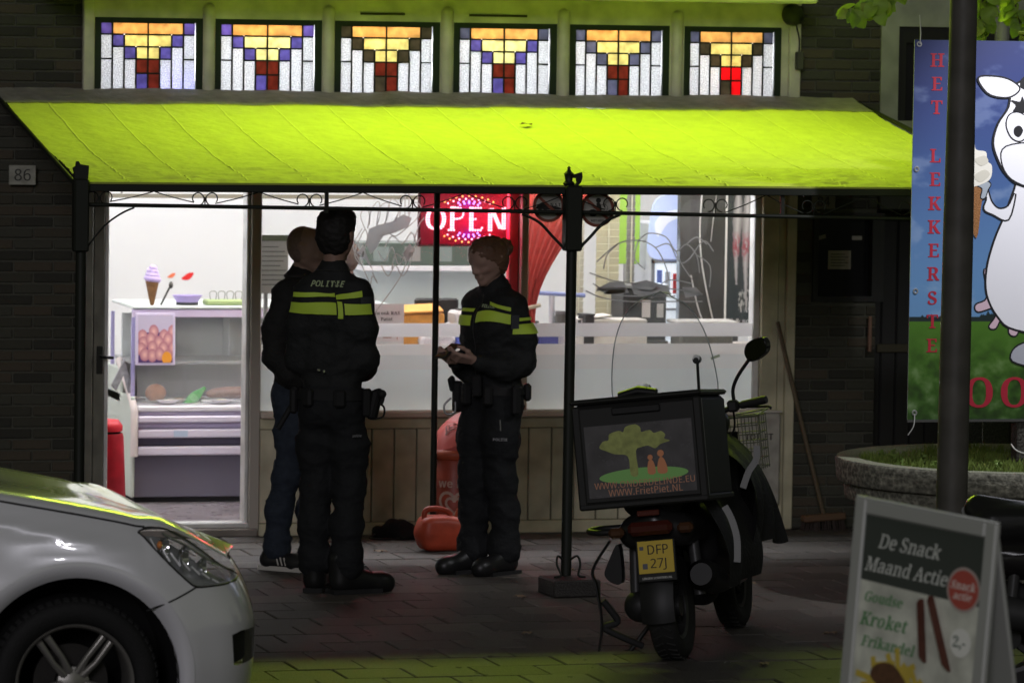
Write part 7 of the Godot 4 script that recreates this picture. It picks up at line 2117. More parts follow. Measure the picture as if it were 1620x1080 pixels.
func man_inside() -> void:
	var o := thing("person", "balding man inside the shop, only his head showing behind the officer", "person", Vector3(-0.765, 0.05, -0.8), Vector3(0, deg_to_rad(-95), 0))
	var j := Blob.new(0.06)
	for s: float in [-1.0, 1.0]:
		j.add(Vector3(0.075 * s, 0.9, 0), Vector3(0.09 * s, 1.16, 0.0), 0.115, 0.115)
		j.add(Vector3(0.09 * s, 1.16, 0), Vector3(0.14 * s, 1.23, -0.01), 0.11, 0.07)
		j.chain([Vector3(0.17 * s, 1.22, 0.0), Vector3(0.22 * s, 0.98, 0.0), Vector3(0.16 * s, 0.93, 0.18)], [0.065, 0.058, 0.04])
	j.add(Vector3(0, 1.25, -0.01), Vector3(0, 1.30, 0.0), 0.07, 0.062)
	var jm := M.new()
	j.mesh_into(jm, 0.014, fold_noise, 0.012)
	obj("jacket", jm, mat(0.015, 0.016, 0.02, 0.85), o)
	var tr := legs_blob([[Vector3(0.085, 0.82, 0.0), Vector3(0.1, 0.42, 0.02), Vector3(0.1, 0.06, 0)], [0.1, 0.075, 0.06]], [[Vector3(-0.085, 0.82, 0.0), Vector3(-0.1, 0.42, 0.02), Vector3(-0.1, 0.06, 0)], [0.1, 0.075, 0.06]], [[Vector3(-0.05, 0.86, 0), Vector3(0.05, 0.86, 0), 0.115, 0.115]])
	var tm := M.new()
	tr.mesh_into(tm, 0.015)
	obj("trousers", tm, mat(0.012, 0.013, 0.016, 0.85), o)
	var core := Blob.new(0.05)
	core.add(Vector3(0, 0.85, 0), Vector3(0, 1.28, 0), 0.08, 0.05).add(Vector3(0.08, 0.85, 0), Vector3(0.1, 0.04, 0), 0.05, 0.04).add(Vector3(-0.08, 0.85, 0), Vector3(-0.1, 0.04, 0), 0.05, 0.04).chain([Vector3(0.15, 1.2, 0), Vector3(0.21, 0.98, 0), Vector3(0.15, 0.93, 0.19)], [0.04, 0.035, 0.028]).chain([Vector3(-0.15, 1.2, 0), Vector3(-0.21, 0.98, 0), Vector3(-0.15, 0.93, 0.19)], [0.04, 0.035, 0.028])
	var hc := Vector3(0.0, 1.415, 0.03)
	var hq := Basis.from_euler(Vector3(0.1, -0.3, 0))
	skin_body(o, core, hc, hq, [[Transform3D(basis_down(Vector3(-0.6, 0, 0.8), Vector3(0, 0, -1)), Vector3(0.14, 0.93, 0.2)), 1.0, Vector3(0.16, 0.93, 0.17), 0.6], [Transform3D(basis_down(Vector3(0.6, 0, 0.8), Vector3(0, 0, -1)), Vector3(-0.14, 0.93, 0.2)), -1.0, Vector3(-0.16, 0.93, 0.17), 0.6]], Vector3(0, 1.27, 0), mat(0.34, 0.20, 0.17, 0.6))
	var hb := Blob.new(0.03)
	hb.add(hc + hq * Vector3(0, 0.036, -0.03), hc + hq * Vector3(0, 0.036, -0.005), 0.0868, 0.083).add(hc + hq * Vector3(-0.03, -0.01, -0.032), hc + hq * Vector3(0.03, -0.01, -0.032), 0.06)
	var hm := M.new()
	hb.mesh_into(hm, 0.007)
	obj("cropped_hair", hm, mat(0.16, 0.11, 0.10, 0.8, 0.0, "grain", 14.0), o)
	var sh := M.new()
	for x: float in [-0.1, 0.1]:
		sh = M.new()
		boot(sh, Vector3(x, 0, -0.03), Vector3(0, 0, 1), 0.27, 0.046)
		obj("shoe", sh, mat(0.012, 0.012, 0.012, 0.5), o)


func wheel(root: Node3D, c: Vector3, r: float, w: float, called: String) -> void:
	var t := rot(Vector3(0, 0, PI / 2), c)
	var rub := mat(0.012, 0.012, 0.011, 0.75)
	var ty := M.new().lathe(t, [Vector2(r * 0.62, -w * 0.36), Vector2(r * 0.8, -w * 0.5), Vector2(r * 0.94, -w * 0.46), Vector2(r * 0.985, -w * 0.3), Vector2(r, 0), Vector2(r * 0.985, w * 0.3), Vector2(r * 0.94, w * 0.46), Vector2(r * 0.8, w * 0.5), Vector2(r * 0.62, w * 0.36)], 40)
	var tyre := obj(called, ty, rub, root)
	var tr := M.new()
	for i in 36:
		var a := TAU * i / 36.0
		for s: float in [-1.0, 1.0]:
			tr.box(t * Transform3D(Basis(Vector3.UP, a), Vector3(sin(a), 0, cos(a)) * r * 0.985 + Vector3(0, s * w * 0.2, 0)) * rot(Vector3(0, 0, s * 0.5)), Vector3(0.012, w * 0.34, 0.012), 0.002)
	tag(obj("tread", tr, rub, tyre), "", "", "", "stuff")
	var rm := M.new().lathe(t, [Vector2(r * 0.62, -w * 0.36), Vector2(r * 0.55, -w * 0.3), Vector2(r * 0.54, w * 0.3), Vector2(r * 0.62, w * 0.36)], 32)
	rm.lathe(t, [Vector2(0, -w * 0.4), Vector2(r * 0.2, -w * 0.38), Vector2(r * 0.2, w * 0.38), Vector2(0, w * 0.4)], 20)
	for i in 5:
		var a := TAU * i / 5.0
		rm.box(t * rot(Vector3(0, a, 0)) * at(0, 0, r * 0.37), Vector3(r * 0.14, w * 0.3, r * 0.4), 0.006)
	obj("rim", rm, mat(0.05, 0.05, 0.05, 0.4, 0.6), tyre)


# a moped pointing along -z, its rear tyre touching the ground at the origin
func moped(called: String, label: String, p: Vector3, e: Vector3, shell: Material, delivery: bool) -> Node3D:
	var o := thing(called, label, "moped", p, e)
	var black := mat(0.010, 0.010, 0.010, 0.5)
	var gloss := mat(0.012, 0.012, 0.012, 0.15)
	var steel := mat(0.35, 0.35, 0.35, 0.3, 0.8)
	wheel(o, Vector3(0, 0.235, 0), 0.235, 0.125, "rear_tyre")
	wheel(o, Vector3(0, 0.235, -1.25), 0.235, 0.11, "front_tyre")
	# rear body and engine
	var b := Blob.new(0.07)
	b.add(Vector3(-0.10, 0.58, 0.10), Vector3(-0.12, 0.56, -0.45), 0.075, 0.10).add(Vector3(0.10, 0.58, 0.10), Vector3(0.12, 0.56, -0.45), 0.075, 0.10).add(Vector3(0, 0.62, 0.14), Vector3(0, 0.60, -0.4), 0.08, 0.12)
	b.add(Vector3(-0.13, 0.45, -0.2), Vector3(-0.14, 0.36, -0.5), 0.07, 0.08).add(Vector3(0.13, 0.45, -0.2), Vector3(0.14, 0.36, -0.5), 0.07, 0.08)
	var bm := M.new()
	b.mesh_into(bm, 0.014)
	obj("rear_body", bm, shell, o)
	var en := Blob.new(0.04)
	en.add(Vector3(-0.13, 0.25, 0.02), Vector3(-0.13, 0.28, -0.35), 0.075, 0.09).add(Vector3(0.0, 0.3, -0.35), Vector3(0.08, 0.28, -0.3), 0.1, 0.08)
	var em := M.new()
	en.mesh_into(em, 0.014)
	obj("engine_case", em, mat(0.02, 0.02, 0.02, 0.5, 0.3), o)
	obj("silencer", M.new().tube([Vector3(0.16, 0.30, -0.32), Vector3(0.17, 0.33, -0.15), Vector3(0.175, 0.37, 0.08), Vector3(0.175, 0.375, 0.10)], [0.05, 0.068, 0.068, 0.05], 18), mat(0.035, 0.035, 0.035, 0.5, 0.3), o)
	for sx: float in [-1.0, 1.0]:
		obj("shock_absorber", M.new().cyl(Vector3(sx * 0.145, 0.28, 0.03), Vector3(sx * 0.13, 0.58, 0.0), 0.026), mat(0.03, 0.03, 0.03, 0.4), o)
	obj("mudguard", M.new().grid(14, 6, func(u: float, v: float) -> Vector3:
		var a := lerpf(-0.5, 1.75, u)
		var s := lerpf(-1.0, 1.0, v)
		var r := 0.275 - 0.02 * s * s
		return Vector3(s * 0.075, 0.235 + cos(a) * r, sin(a) * r)), black, o)
	# seat, floor, shield
	var st := Blob.new(0.05)
	st.add(Vector3(-0.07, 0.72, 0.10), Vector3(-0.06, 0.73, -0.45), 0.075, 0.07).add(Vector3(0.07, 0.72, 0.10), Vector3(0.06, 0.73, -0.45), 0.075, 0.07).add(Vector3(0, 0.78, 0.14), Vector3(0, 0.74, -0.1), 0.06, 0.06)
	var sm := M.new()
	st.mesh_into(sm, 0.013)
	obj("seat", sm, mat(0.012, 0.012, 0.012, 0.3), o)
	obj("floor_board", M.new().bx(-0.16, 0.16, 0.24, 0.31, -0.95, -0.45, 0.02), shell, o)
	var sh := M.new()
	sh.grid(14, 14, func(u: float, v: float) -> Vector3:
		var s := lerpf(-1.0, 1.0, u)
		var y := lerpf(0.26, 0.92, v)
		var w := lerpf(0.15, 0.22, sin(PI * minf(v * 1.1, 1.0)))
		return Vector3(s * w, y, -0.98 - 0.06 * v - 0.08 * (1.0 - s * s)), Vector3.FORWARD)
	obj("leg_shield", sh, shell, o)
	obj("shield_lining", M.new().bx(-0.15, 0.15, 0.30, 0.88, -0.985, -0.965, 0.01), black, o)
	obj("front_mudguard", M.new().grid(14, 6, func(u: float, v: float) -> Vector3:
		var a := lerpf(-1.5, 1.0, u)
		var s := lerpf(-1.0, 1.0, v)
		var r := 0.27 - 0.02 * s * s
		return Vector3(s * 0.075, 0.235 + cos(a) * r, -1.25 + sin(a) * r)), shell, o)
	for x: float in [-1.0, 1.0]:
		obj("fork_leg", M.new().cyl(Vector3(x * 0.075, 0.235, -1.25), Vector3(x * 0.06, 0.6, -1.10), 0.02), black, o)
	# handlebar
	var hbp := Vector3(0, 0.99, -0.93)
	obj("steering_column", M.new().cyl(Vector3(0, 0.62, -1.06), hbp, 0.03), black, o)
	obj("handlebar", M.new().tube([hbp + Vector3(-0.32, 0.04, 0.05), hbp + Vector3(-0.18, 0.04, -0.01), hbp, hbp + Vector3(0.18, 0.055, -0.02), hbp + Vector3(0.30, 0.075, 0.0)], 0.013, 8), black, o)
	for s: float in [-1.0, 1.0]:
		var g := hbp + Vector3(s * 0.2, 0.055, 0.0)
		var d := Vector3(s * 0.13, 0.018 if s > 0 else 0.0, 0.03)
		var grip := obj("grip", M.new().tube([g, g + d * 0.1, g + d * 0.9, g + d], [0.016, 0.019, 0.0195, 0.017], 12), mat(0.012, 0.012, 0.012, 0.6), o)
		obj("brake_lever", M.new().tube(curve([g + Vector3(-s * 0.03, -0.01, -0.04), g + Vector3(s * 0.04, -0.015, -0.06), g + Vector3(s * 0.12, -0.02, -0.05), g + Vector3(s * 0.13, -0.03, -0.04)], 4), 0.006, 6), mat(0.06, 0.06, 0.06, 0.3, 0.7), grip)
		obj("switch_block", M.new().box(rot(Vector3(0, 0, 0), g + Vector3(-s * 0.035, 0, 0)), Vector3(0.05, 0.055, 0.05), 0.01), black, grip)
		obj("cable", M.new().tube(curve([g + Vector3(-s * 0.04, -0.02, -0.02), g + Vector3(-s * 0.06, -0.12, -0.06), g + Vector3(-s * 0.16, -0.20, -0.04), g + Vector3(-s * 0.2, -0.3, -0.08)], 5), 0.005, 5), black, grip)
	obj("dash", M.new().box(rot(Vector3(-0.4, 0, 0), hbp + Vector3(0, 0.05, -0.04)), Vector3(0.16, 0.06, 0.10), 0.02), gloss, o)
	var hl := Blob.new(0.05)
	hl.add(hbp + Vector3(-0.05, -0.02, -0.10), hbp + Vector3(0.05, -0.02, -0.10), 0.07)
	var hlm := M.new()
	hl.mesh_into(hlm, 0.014)
	obj("headlight_shell", hlm, shell, o)
	# mirror on its stem
	var mp := hbp + Vector3(0.17, 0.07, -0.01)
	var stem := obj("mirror_stem", M.new().tube(curve([mp, mp + Vector3(0.0, 0.06, 0.0), mp + Vector3(0.03, 0.12, 0.0), mp + Vector3(0.085, 0.185, 0.0)], 5), 0.0085, 8), gloss, o)
	var mc := mp + Vector3(0.125, 0.235, 0.0)
	var ml := soft([Vector2(-0.058, -0.035), Vector2(-0.062, 0.0), Vector2(-0.035, 0.035), Vector2(0.02, 0.048), Vector2(0.055, 0.042), Vector2(0.066, 0.01), Vector2(0.05, -0.025), Vector2(0.0, -0.048), Vector2(-0.04, -0.052)], 4)
	var mt := Transform3D(Basis.from_euler(Vector3(0.05, -0.35, 0.12)), mc)
	obj("mirror_shell", M.new().ext(ml, mt * at(0, 0, -0.03), 0.033), gloss, stem)
	var small := PackedVector2Array()
	for q in ml:
		small.append(q * 0.9)
	obj("mirror_glass", M.new().ext(small, mt * at(0, 0, 0.0032), 0.002), mat(0.25, 0.25, 0.26, 0.06, 1.0), stem)
	# rear lamp, indicators, plate
	obj("tail_light", M.new().box(rot(Vector3(0, 0, 0), Vector3(0.0, 0.605, 0.23)), Vector3(0.20, 0.06, 0.05), 0.018), mat(0.055, 0.012, 0.008, 0.25), o)
	obj("reflector", M.new().bx(-0.05, 0.05, 0.66, 0.685, 0.235, 0.25, 0.004), mat(0.08, 0.02, 0.014, 0.25), o)
	for x: float in [-1.0, 1.0]:
		obj("indicator", M.new().box(rot(Vector3.ZERO, Vector3(x * 0.155, 0.595, 0.22)), Vector3(0.07, 0.045, 0.05), 0.014), mat(0.06, 0.028, 0.014, 0.25) if delivery else mat(0.5, 0.5, 0.5, 0.12), o)
	obj("grab_rail", M.new().tube(curve([Vector3(-0.14, 0.60, 0.0), Vector3(-0.27, 0.605, 0.05), Vector3(-0.30, 0.605, 0.14), Vector3(-0.24, 0.60, 0.20), Vector3(-0.14, 0.60, 0.2)], 5), 0.014, 8), black, o)
	obj("side_stand", M.new().tube([Vector3(-0.08, 0.24, -0.3), Vector3(-0.26, 0.03, -0.22), Vector3(-0.32, 0.02, -0.2)], 0.012, 7), mat(0.02, 0.02, 0.02, 0.4, 0.4), o)
	return o


func build_scooters() -> void:
	var black := mat(0.010, 0.010, 0.010, 0.45)
	var plain := mat(0.011, 0.011, 0.010, 0.6)
	var o := moped("delivery_moped", "black delivery moped with a large printed top box and clear windscreen", Vector3(-0.67, 0.0, 5.33), Vector3.ZERO, mat(0.014, 0.014, 0.014, 0.3), true)
	o.basis = Basis(Vector3.UP, deg_to_rad(-30)) * Basis(Vector3.BACK, deg_to_rad(7))
	# number plate
	var pt := rot(Vector3(-0.12, 0, 0), Vector3(0.015, 0.475, 0.245))
	var pl := obj("plate_holder", M.new().box(pt * at(0, -0.012, -0.006), Vector3(0.178, 0.185, 0.008), 0.004), mat(0.01, 0.01, 0.01, 0.3), o)
	obj("number_plate", M.new().box(pt * at(0, 0.004, 0), Vector3(0.160, 0.142, 0.004), 0.002), mat(0.50, 0.36, 0.04, 0.4), pl)
	obj("plate_lettering", M.new().text("DFP", 0.042, pt * at(0.010, 0.036, 0.0028), 0.002, "Droid Sans").text("27J", 0.042, pt * at(0.012, -0.024, 0.0028), 0.002, "Droid Sans").text("LINSEN SCOOTERS.NL", 0.0085, pt * at(0, -0.086, -0.0012), 0.001, "Droid Sans", true), mat(0.015, 0.014, 0.01, 0.5), pl)
	obj("holder_lettering", M.new().text("LINSEN SCOOTERS.NL", 0.0095, pt * at(0, -0.088, -0.0005), 0.002, "Droid Sans", true), mat(0.45, 0.45, 0.42, 0.5), pl)
	obj("plate_mark", M.new().box(pt * at(-0.062, 0.044, 0.0025), Vector3(0.018, 0.016, 0.001)).box(pt * at(-0.05, -0.035, 0.0025), Vector3(0.022, 0.024, 0.001)), mat(0.10, 0.10, 0.12), pl)
	# top box
	var bt := rot(Vector3(-0.065, 0, 0), Vector3(0.0, 0.928, 0.03))
	var bx := obj("top_box", M.new().box(bt, Vector3(0.575, 0.45, 0.50), 0.022), plain, o)
	obj("box_lid", M.new().box(bt * at(0, 0.236, 0.002), Vector3(0.595, 0.024, 0.52), 0.010), mat(0.014, 0.014, 0.013, 0.35), bx)
	obj("box_foot_edge", M.new().box(bt * at(0, -0.222, 0.002), Vector3(0.585, 0.03, 0.51), 0.008), plain, bx)
	obj("corner_strip", M.new().box(bt * at(0.289, 0.0, 0.235), Vector3(0.006, 0.42, 0.008)), mat(0.22, 0.22, 0.22, 0.3, 0.5), bx)
	for cx: float in [-0.272, 0.272]:
		obj("corner_post", M.new().box(bt * at(cx, 0.0, 0.245), Vector3(0.04, 0.44, 0.022), 0.008), plain, bx)
	obj("lid_catch", M.new().box(bt * at(0, 0.185, 0.253), Vector3(0.22, 0.035, 0.016), 0.006), mat(0.006, 0.006, 0.006, 0.6), bx)
	var zf := 0.2512
	var pn := obj("print_panel", M.new().box(bt * at(0.0, -0.03, zf), Vector3(0.485, 0.315, 0.003), 0.001), mat(0.10, 0.095, 0.10, 0.3, 0.0, "mottle", 2.0), bx)
	var pf := bt * at(0.0, -0.03, zf + 0.0017)
	var tree := soft([Vector2(-0.135, 0.055), Vector2(-0.12, 0.078), Vector2(-0.10, 0.082), Vector2(-0.095, 0.105), Vector2(-0.06, 0.115), Vector2(-0.045, 0.108), Vector2(-0.035, 0.128), Vector2(0.0, 0.135), Vector2(0.018, 0.12), Vector2(0.02, 0.103), Vector2(0.05, 0.108), Vector2(0.065, 0.095), Vector2(0.09, 0.10), Vector2(0.105, 0.085), Vector2(0.10, 0.07), Vector2(0.12, 0.06), Vector2(0.085, 0.05), Vector2(0.065, 0.035), Vector2(0.04, 0.048), Vector2(0.015, 0.044), Vector2(-0.005, 0.03), Vector2(-0.003, -0.06), Vector2(-0.03, -0.06), Vector2(-0.032, 0.0), Vector2(-0.045, 0.02), Vector2(-0.08, 0.025), Vector2(-0.11, 0.04)], 3)
	obj("tree_print", M.new().ext(tree, pf * Transform3D(Basis.from_scale(Vector3(1.25, 1.12, 1)), Vector3(-0.01, 0.0, 0)), 0.0008), mat(0.36, 0.40, 0.12, 0.5, 0.0, "mottle", 6.0), pn)
	obj("meadow_print", M.new().ext(disc(Vector2(0.01, -0.072), 0.20, 0.033, 40), pf * rot(Vector3(0, 0, 0.0)), 0.0005), mat(0.20, 0.44, 0.12, 0.5), pn)
	for k in 2:
		var x := 0.045 + 0.048 * k
		var s := 1.2 + 0.3 * k
		obj("child_print", M.new().ext(disc(Vector2(x, 0.002 + 0.014 * k), 0.010 * s, 0.010 * s, 14), pf * at(0, 0, 0.0009), 0.0006).ext(soft([Vector2(x - 0.012 * s, -0.068), Vector2(x - 0.010 * s, -0.022), Vector2(x, -0.008 + 0.01 * k), Vector2(x + 0.012 * s, -0.02), Vector2(x + 0.016 * s, -0.068)], 3), pf * at(0, 0, 0.0009), 0.0006), mat(0.55, 0.22, 0.10, 0.5), pn)
	obj("panel_lettering", M.new().text("WWW.ONDERDELINDE.EU", 0.0285, pf * at(0.012, -0.105, 0.0014), 0.001, "Droid Sans").text("WWW.FrietPiet.NL", 0.030, pf * at(0.012, -0.139, 0.0014), 0.001, "Droid Sans"), mat(0.46, 0.22, 0.13, 0.5), pn)
	# windscreen with its stays
	var wsx := -0.17
	var ws := M.new()
	ws.grid(22, 22, func(u: float, v: float) -> Vector3:
		var s := lerpf(-1.0, 1.0, u)
		var w := 0.255 * pow(maxf(1.0 - pow(v, 3.0), 0.0), 0.42) * lerpf(0.88, 1.0, minf(v * 3.0, 1.0)) + 0.002
		return Vector3(wsx + s * w, lerpf(0.93, 1.60, v) - 0.02 * s * s * v, -1.02 - 0.10 * (1.0 - s * s) - 0.02 * v), Vector3.BACK)
	var scr := obj("windscreen", ws, pane(0.21, 0.75, 0.8, 0.8), o)
	var edge := []
	for i in 61:
		var s := -1.0 if i <= 20 else (1.0 if i >= 40 else lerpf(-1.0, 1.0, (i - 20) / 20.0))
		var v := i / 20.0 * 0.985 if i <= 20 else (0.985 if i < 40 else (60 - i) / 20.0 * 0.985)
		var w := 0.255 * pow(maxf(1.0 - pow(v, 3.0), 0.0), 0.42) * lerpf(0.88, 1.0, minf(v * 3.0, 1.0)) + 0.002
		edge.append(Vector3(wsx + s * w, lerpf(0.93, 1.60, v) - 0.02 * s * s * v, -1.02 - 0.10 * (1.0 - s * s) - 0.02 * v))
	obj("screen_edge", M.new().tube(edge, 0.0028, 5), mat(0.22, 0.25, 0.25, 0.15), scr)
	for q: Array in [[Vector3(-0.26, 1.155, -1.05), Vector3(-0.22, 1.06, -0.97)], [Vector3(-0.02, 1.265, -1.10), Vector3(0.0, 1.06, -0.97)]]:
		obj("screen_stay", M.new().cyl(q[0], q[1], 0.007).cyl(q[0] + Vector3(0, 0, -0.012), q[0] + Vector3(0, 0, 0.018), 0.019).cyl(q[0] + Vector3(0, 0, 0.02), q[0] + Vector3(0, 0, 0.03), 0.012), black, scr)
		obj("stay_cap", M.new().cyl(q[0] + Vector3(0.0, 0.008, 0.012), q[0] + Vector3(0.0, 0.008, 0.019), 0.016), mat(0.6, 0.6, 0.6, 0.3), scr)
	obj("sticker", M.new().box(rot(Vector3(0, 0, 0.25), Vector3(0.07, 1.27, -1.085)), Vector3(0.045, 0.012, 0.001)), mat(0.42, 0.48, 0.36), scr)
	obj("tax_disc", M.new().bx(-0.125, -0.095, 1.03, 1.06, -1.10, -1.098), mat(0.2, 0.22, 0.12), scr)
	# wire basket in front
	var bk := M.new()
	for i in 7:
		var y := 0.74 + 0.04 * i
		bk.tube([Vector3(0.09, y, -1.08), Vector3(0.23, y, -1.08), Vector3(0.23, y, -1.30), Vector3(0.09, y, -1.30)], 0.0024, 5)
	for i in 5:
		for z: float in [-1.08, -1.30]:
			bk.tube([Vector3(0.095 + 0.033 * i, 0.73, z), Vector3(0.095 + 0.034 * i, 0.98, z)], 0.0024, 5)
	for i in 5:
		bk.tube([Vector3(0.23, 0.73, -1.10 - 0.045 * i), Vector3(0.235, 0.98, -1.10 - 0.045 * i)], 0.0024, 5)
	obj("wire_basket", bk, mat(0.14, 0.145, 0.11, 0.45, 0.5), o)
	obj("basket_rim", M.new().tube([Vector3(0.09, 0.985, -1.08), Vector3(0.24, 0.985, -1.08), Vector3(0.245, 1.0, -1.30), Vector3(0.09, 0.985, -1.30)], 0.004, 6), mat(0.30, 0.32, 0.22, 0.3, 0.6), o)
	# lap cover hanging over the right side
	var cv := M.new()
	cv.grid(26, 26, func(u: float, v: float) -> Vector3:
		var top := Vector3(lerpf(0.20, 0.06, u), lerpf(0.86, 0.95, u), lerpf(-0.50, -0.98, u))
		var bot := Vector3(lerpf(0.26, 0.32, u), lerpf(0.36, 0.46, u) + 0.05 * sin(u * 5.0), lerpf(-0.42, -1.02, u))
		var p := top.lerp(bot, v)
		p.x += 0.10 * sin(PI * pow(v, 0.7)) + 0.022 * sin(u * 17.0 + v * 3.0) * v
		p.y += 0.015 * sin(u * 11.0) * v
		return p, Vector3.RIGHT)
	var lap := obj("lap_cover", cv, mat(0.010, 0.010, 0.011, 0.7, 0.0, "cloth", 3.0), o)
	var cl := M.new()
	cl.grid(10, 20, func(u: float, v: float) -> Vector3:
		var p := Vector3(lerpf(-0.26, 0.22, v), 0.80 + 0.16 * sin(PI * v), lerpf(-0.72, -1.0, u))
		return p + Vector3(0, 0.02 * sin(u * 9.0 + v * 6.0), 0), Vector3.UP)
	obj("cover_top", cl, mat(0.010, 0.010, 0.011, 0.7, 0.0, "cloth", 3.0), lap)
	var stp := func(a: Array, w: float) -> M:
		var m := M.new()
		var c: Array = curve(a, 6)
		for i in c.size() - 1:
			var d: Vector3 = (c[i + 1] - c[i]).normalized()
			var s := d.cross(Vector3(0.4, 0, 1).normalized()).normalized() * w * 0.5
			var nn := Vector3(0.4, 0, 1).normalized()
			m.quad(c[i] - s, c[i] + s, c[i + 1] + s, c[i + 1] - s, nn)
		return m
	obj("reflective_strip", stp.call([Vector3(0.285, 0.70, -0.42), Vector3(0.315, 0.77, -0.44), Vector3(0.35, 0.82, -0.46), Vector3(0.355, 0.88, -0.48)], 0.03), mat(0.20, 0.20, 0.20, 0.4), lap)
	obj("reflective_strip", stp.call([Vector3(0.30, 0.66, 0.05), Vector3(0.325, 0.60, 0.05), Vector3(0.34, 0.52, 0.05), Vector3(0.335, 0.44, 0.05), Vector3(0.33, 0.41, 0.05)], 0.03), mat(0.22, 0.22, 0.22, 0.4), lap)
	obj("side_flap", M.new().grid(10, 14, func(u: float, v: float) -> Vector3: return Vector3(0.20 + 0.10 * sin(v * 2.2) + 0.02 * sin(u * 8.0), lerpf(0.70, 0.30, v), lerpf(0.06, -0.55, u)), Vector3.RIGHT), mat(0.012, 0.012, 0.012, 0.75, 0.0, "cloth", 3.0), lap)
	# straps and lock on the left
	obj("hanging_strap", M.new().tube(curve([Vector3(-0.20, 0.56, 0.18), Vector3(-0.29, 0.44, 0.18), Vector3(-0.28, 0.36, 0.18), Vector3(-0.275, 0.20, 0.18), Vector3(-0.30, 0.08, 0.18)], 5), 0.02, 6, true, 0.3), black, o)
	obj("chain_lock", M.new().tube(curve([Vector3(-0.26, 0.30, 0.18), Vector3(-0.235, 0.26, 0.17), Vector3(-0.21, 0.2, 0.15), Vector3(-0.27, 0.18, 0.16), Vector3(-0.2, 0.13, 0.14), Vector3(-0.12, 0.08, 0.1)], 5), 0.016, 7), mat(0.012, 0.012, 0.012, 0.75), o)
	obj("left_flap", M.new().ext(soft([Vector2(-0.17, 0.54), Vector2(-0.22, 0.47), Vector2(-0.245, 0.41), Vector2(-0.21, 0.37), Vector2(-0.17, 0.38)], 4), at(0, 0, 0.10), 0.06), black, o)
	obj("seat_back_pad", M.new().tube([Vector3(-0.17, 1.175, -0.14), Vector3(-0.08, 1.19, -0.14), Vector3(0.0, 1.175, -0.14)], [0.03, 0.04, 0.03], 10, true, 0.6), black, o)
	obj("left_grip_muff", M.new().tube([Vector3(-0.34, 1.09, -0.9), Vector3(-0.26, 1.13, -0.92), Vector3(-0.19, 1.10, -0.92)], [0.03, 0.05, 0.03], 10), black, o)
	# the second moped, at the right edge of the picture
	var m2 := moped("parked_moped", "dark moped with a clear rear lamp, half hidden behind the advertising board", Vector3(0.40, 0.0, 6.6), Vector3(0, deg_to_rad(-100), 0), mat(0.010, 0.009, 0.009, 0.15), false)
	obj("tail_lens", M.new().tube([Vector3(-0.19, 0.755, 0.02), Vector3(-0.175, 0.76, 0.09), Vector3(-0.14, 0.755, 0.17)], [0.012, 0.032, 0.026], 12, true, 0.7), mat(0.6, 0.6, 0.62, 0.08, 0.5), m2)
	obj("red_trim", M.new().tube(curve([Vector3(-0.16, 0.70, 0.15), Vector3(-0.20, 0.68, -0.1), Vector3(-0.2, 0.66, -0.4)], 4), 0.012, 6), mat(0.08, 0.008, 0.012, 0.2), m2)
	obj("chrome_pipe", M.new().tube(curve([Vector3(-0.16, 0.34, -0.2), Vector3(-0.18, 0.36, 0.0), Vector3(-0.18, 0.42, 0.16)], 5), 0.045, 14), mat(0.35, 0.35, 0.36, 0.2, 0.9), m2)
	obj("foot_peg", M.new().tube([Vector3(-0.15, 0.55, -0.1), Vector3(-0.28, 0.57, -0.02)], 0.022, 10), mat(0.25, 0.25, 0.25, 0.4, 0.6), m2)


# ---- the silver car: panels cut from one side surface, given by (length along the plan curve, height)

var plan: PackedVector2Array  # x forward, y = inward


func plan_at(t: float) -> Vector2:
	var acc := -1.9
	for i in plan.size() - 1:
		var l := plan[i].distance_to(plan[i + 1])
		if t <= acc + l or i == plan.size() - 2:
			return plan[i].lerp(plan[i + 1], (t - acc) / l)
		acc += l
	return plan[-1]


func car_top(x: float) -> float:  # height of the bonnet line over the wing
	if x < 0.277:
		return lerpf(0.992, 0.889, clampf((x + 0.29) / 0.567, -1.2, 1.0)) - 0.012 * maxf(x, 0.0)
	var xs := [0.277, 0.36, 0.44, 0.52, 0.60, 0.68, 0.74, 0.80]
	var ys := [0.886, 0.889, 0.884, 0.862, 0.826, 0.775, 0.732, 0.715]
	for i in 7:
		if x < xs[i + 1]:
			return lerpf(ys[i], ys[i + 1], (x - xs[i]) / (xs[i + 1] - xs[i]))
	return 0.715


func car_pt(t: float, y: float) -> Vector3:
	var p := plan_at(t)
	var x := p.x
	var inn := p.y
	var front := smoothstep(0.15, 0.75, x)
	x -= front * (0.75 * pow(maxf(y - 0.50, 0.0), 1.45) + 0.25 * pow(maxf(0.36 - y, 0.0), 1.5))
	var top := maxf(car_top(p.x), 0.74)
	var s := clampf((y - 0.62) / (top - 0.62), 0.0, 1.2)
	inn += 0.115 * pow(s, 2.2) + 0.35 * pow(maxf(0.40 - y, 0.0), 1.6)
	# crease along the shoulder
	inn -= 0.010 * exp(-pow((y - top + 0.085) / 0.028, 2.0)) * (1.0 - smoothstep(0.0, 0.35, x))
	var r := Vector2(x, y - 0.325).length()
	inn -= 0.020 * exp(-pow((r - 0.44) / 0.07, 2.0)) * (1.0 - 0.3 * front)
	return Vector3(x, y, -inn)


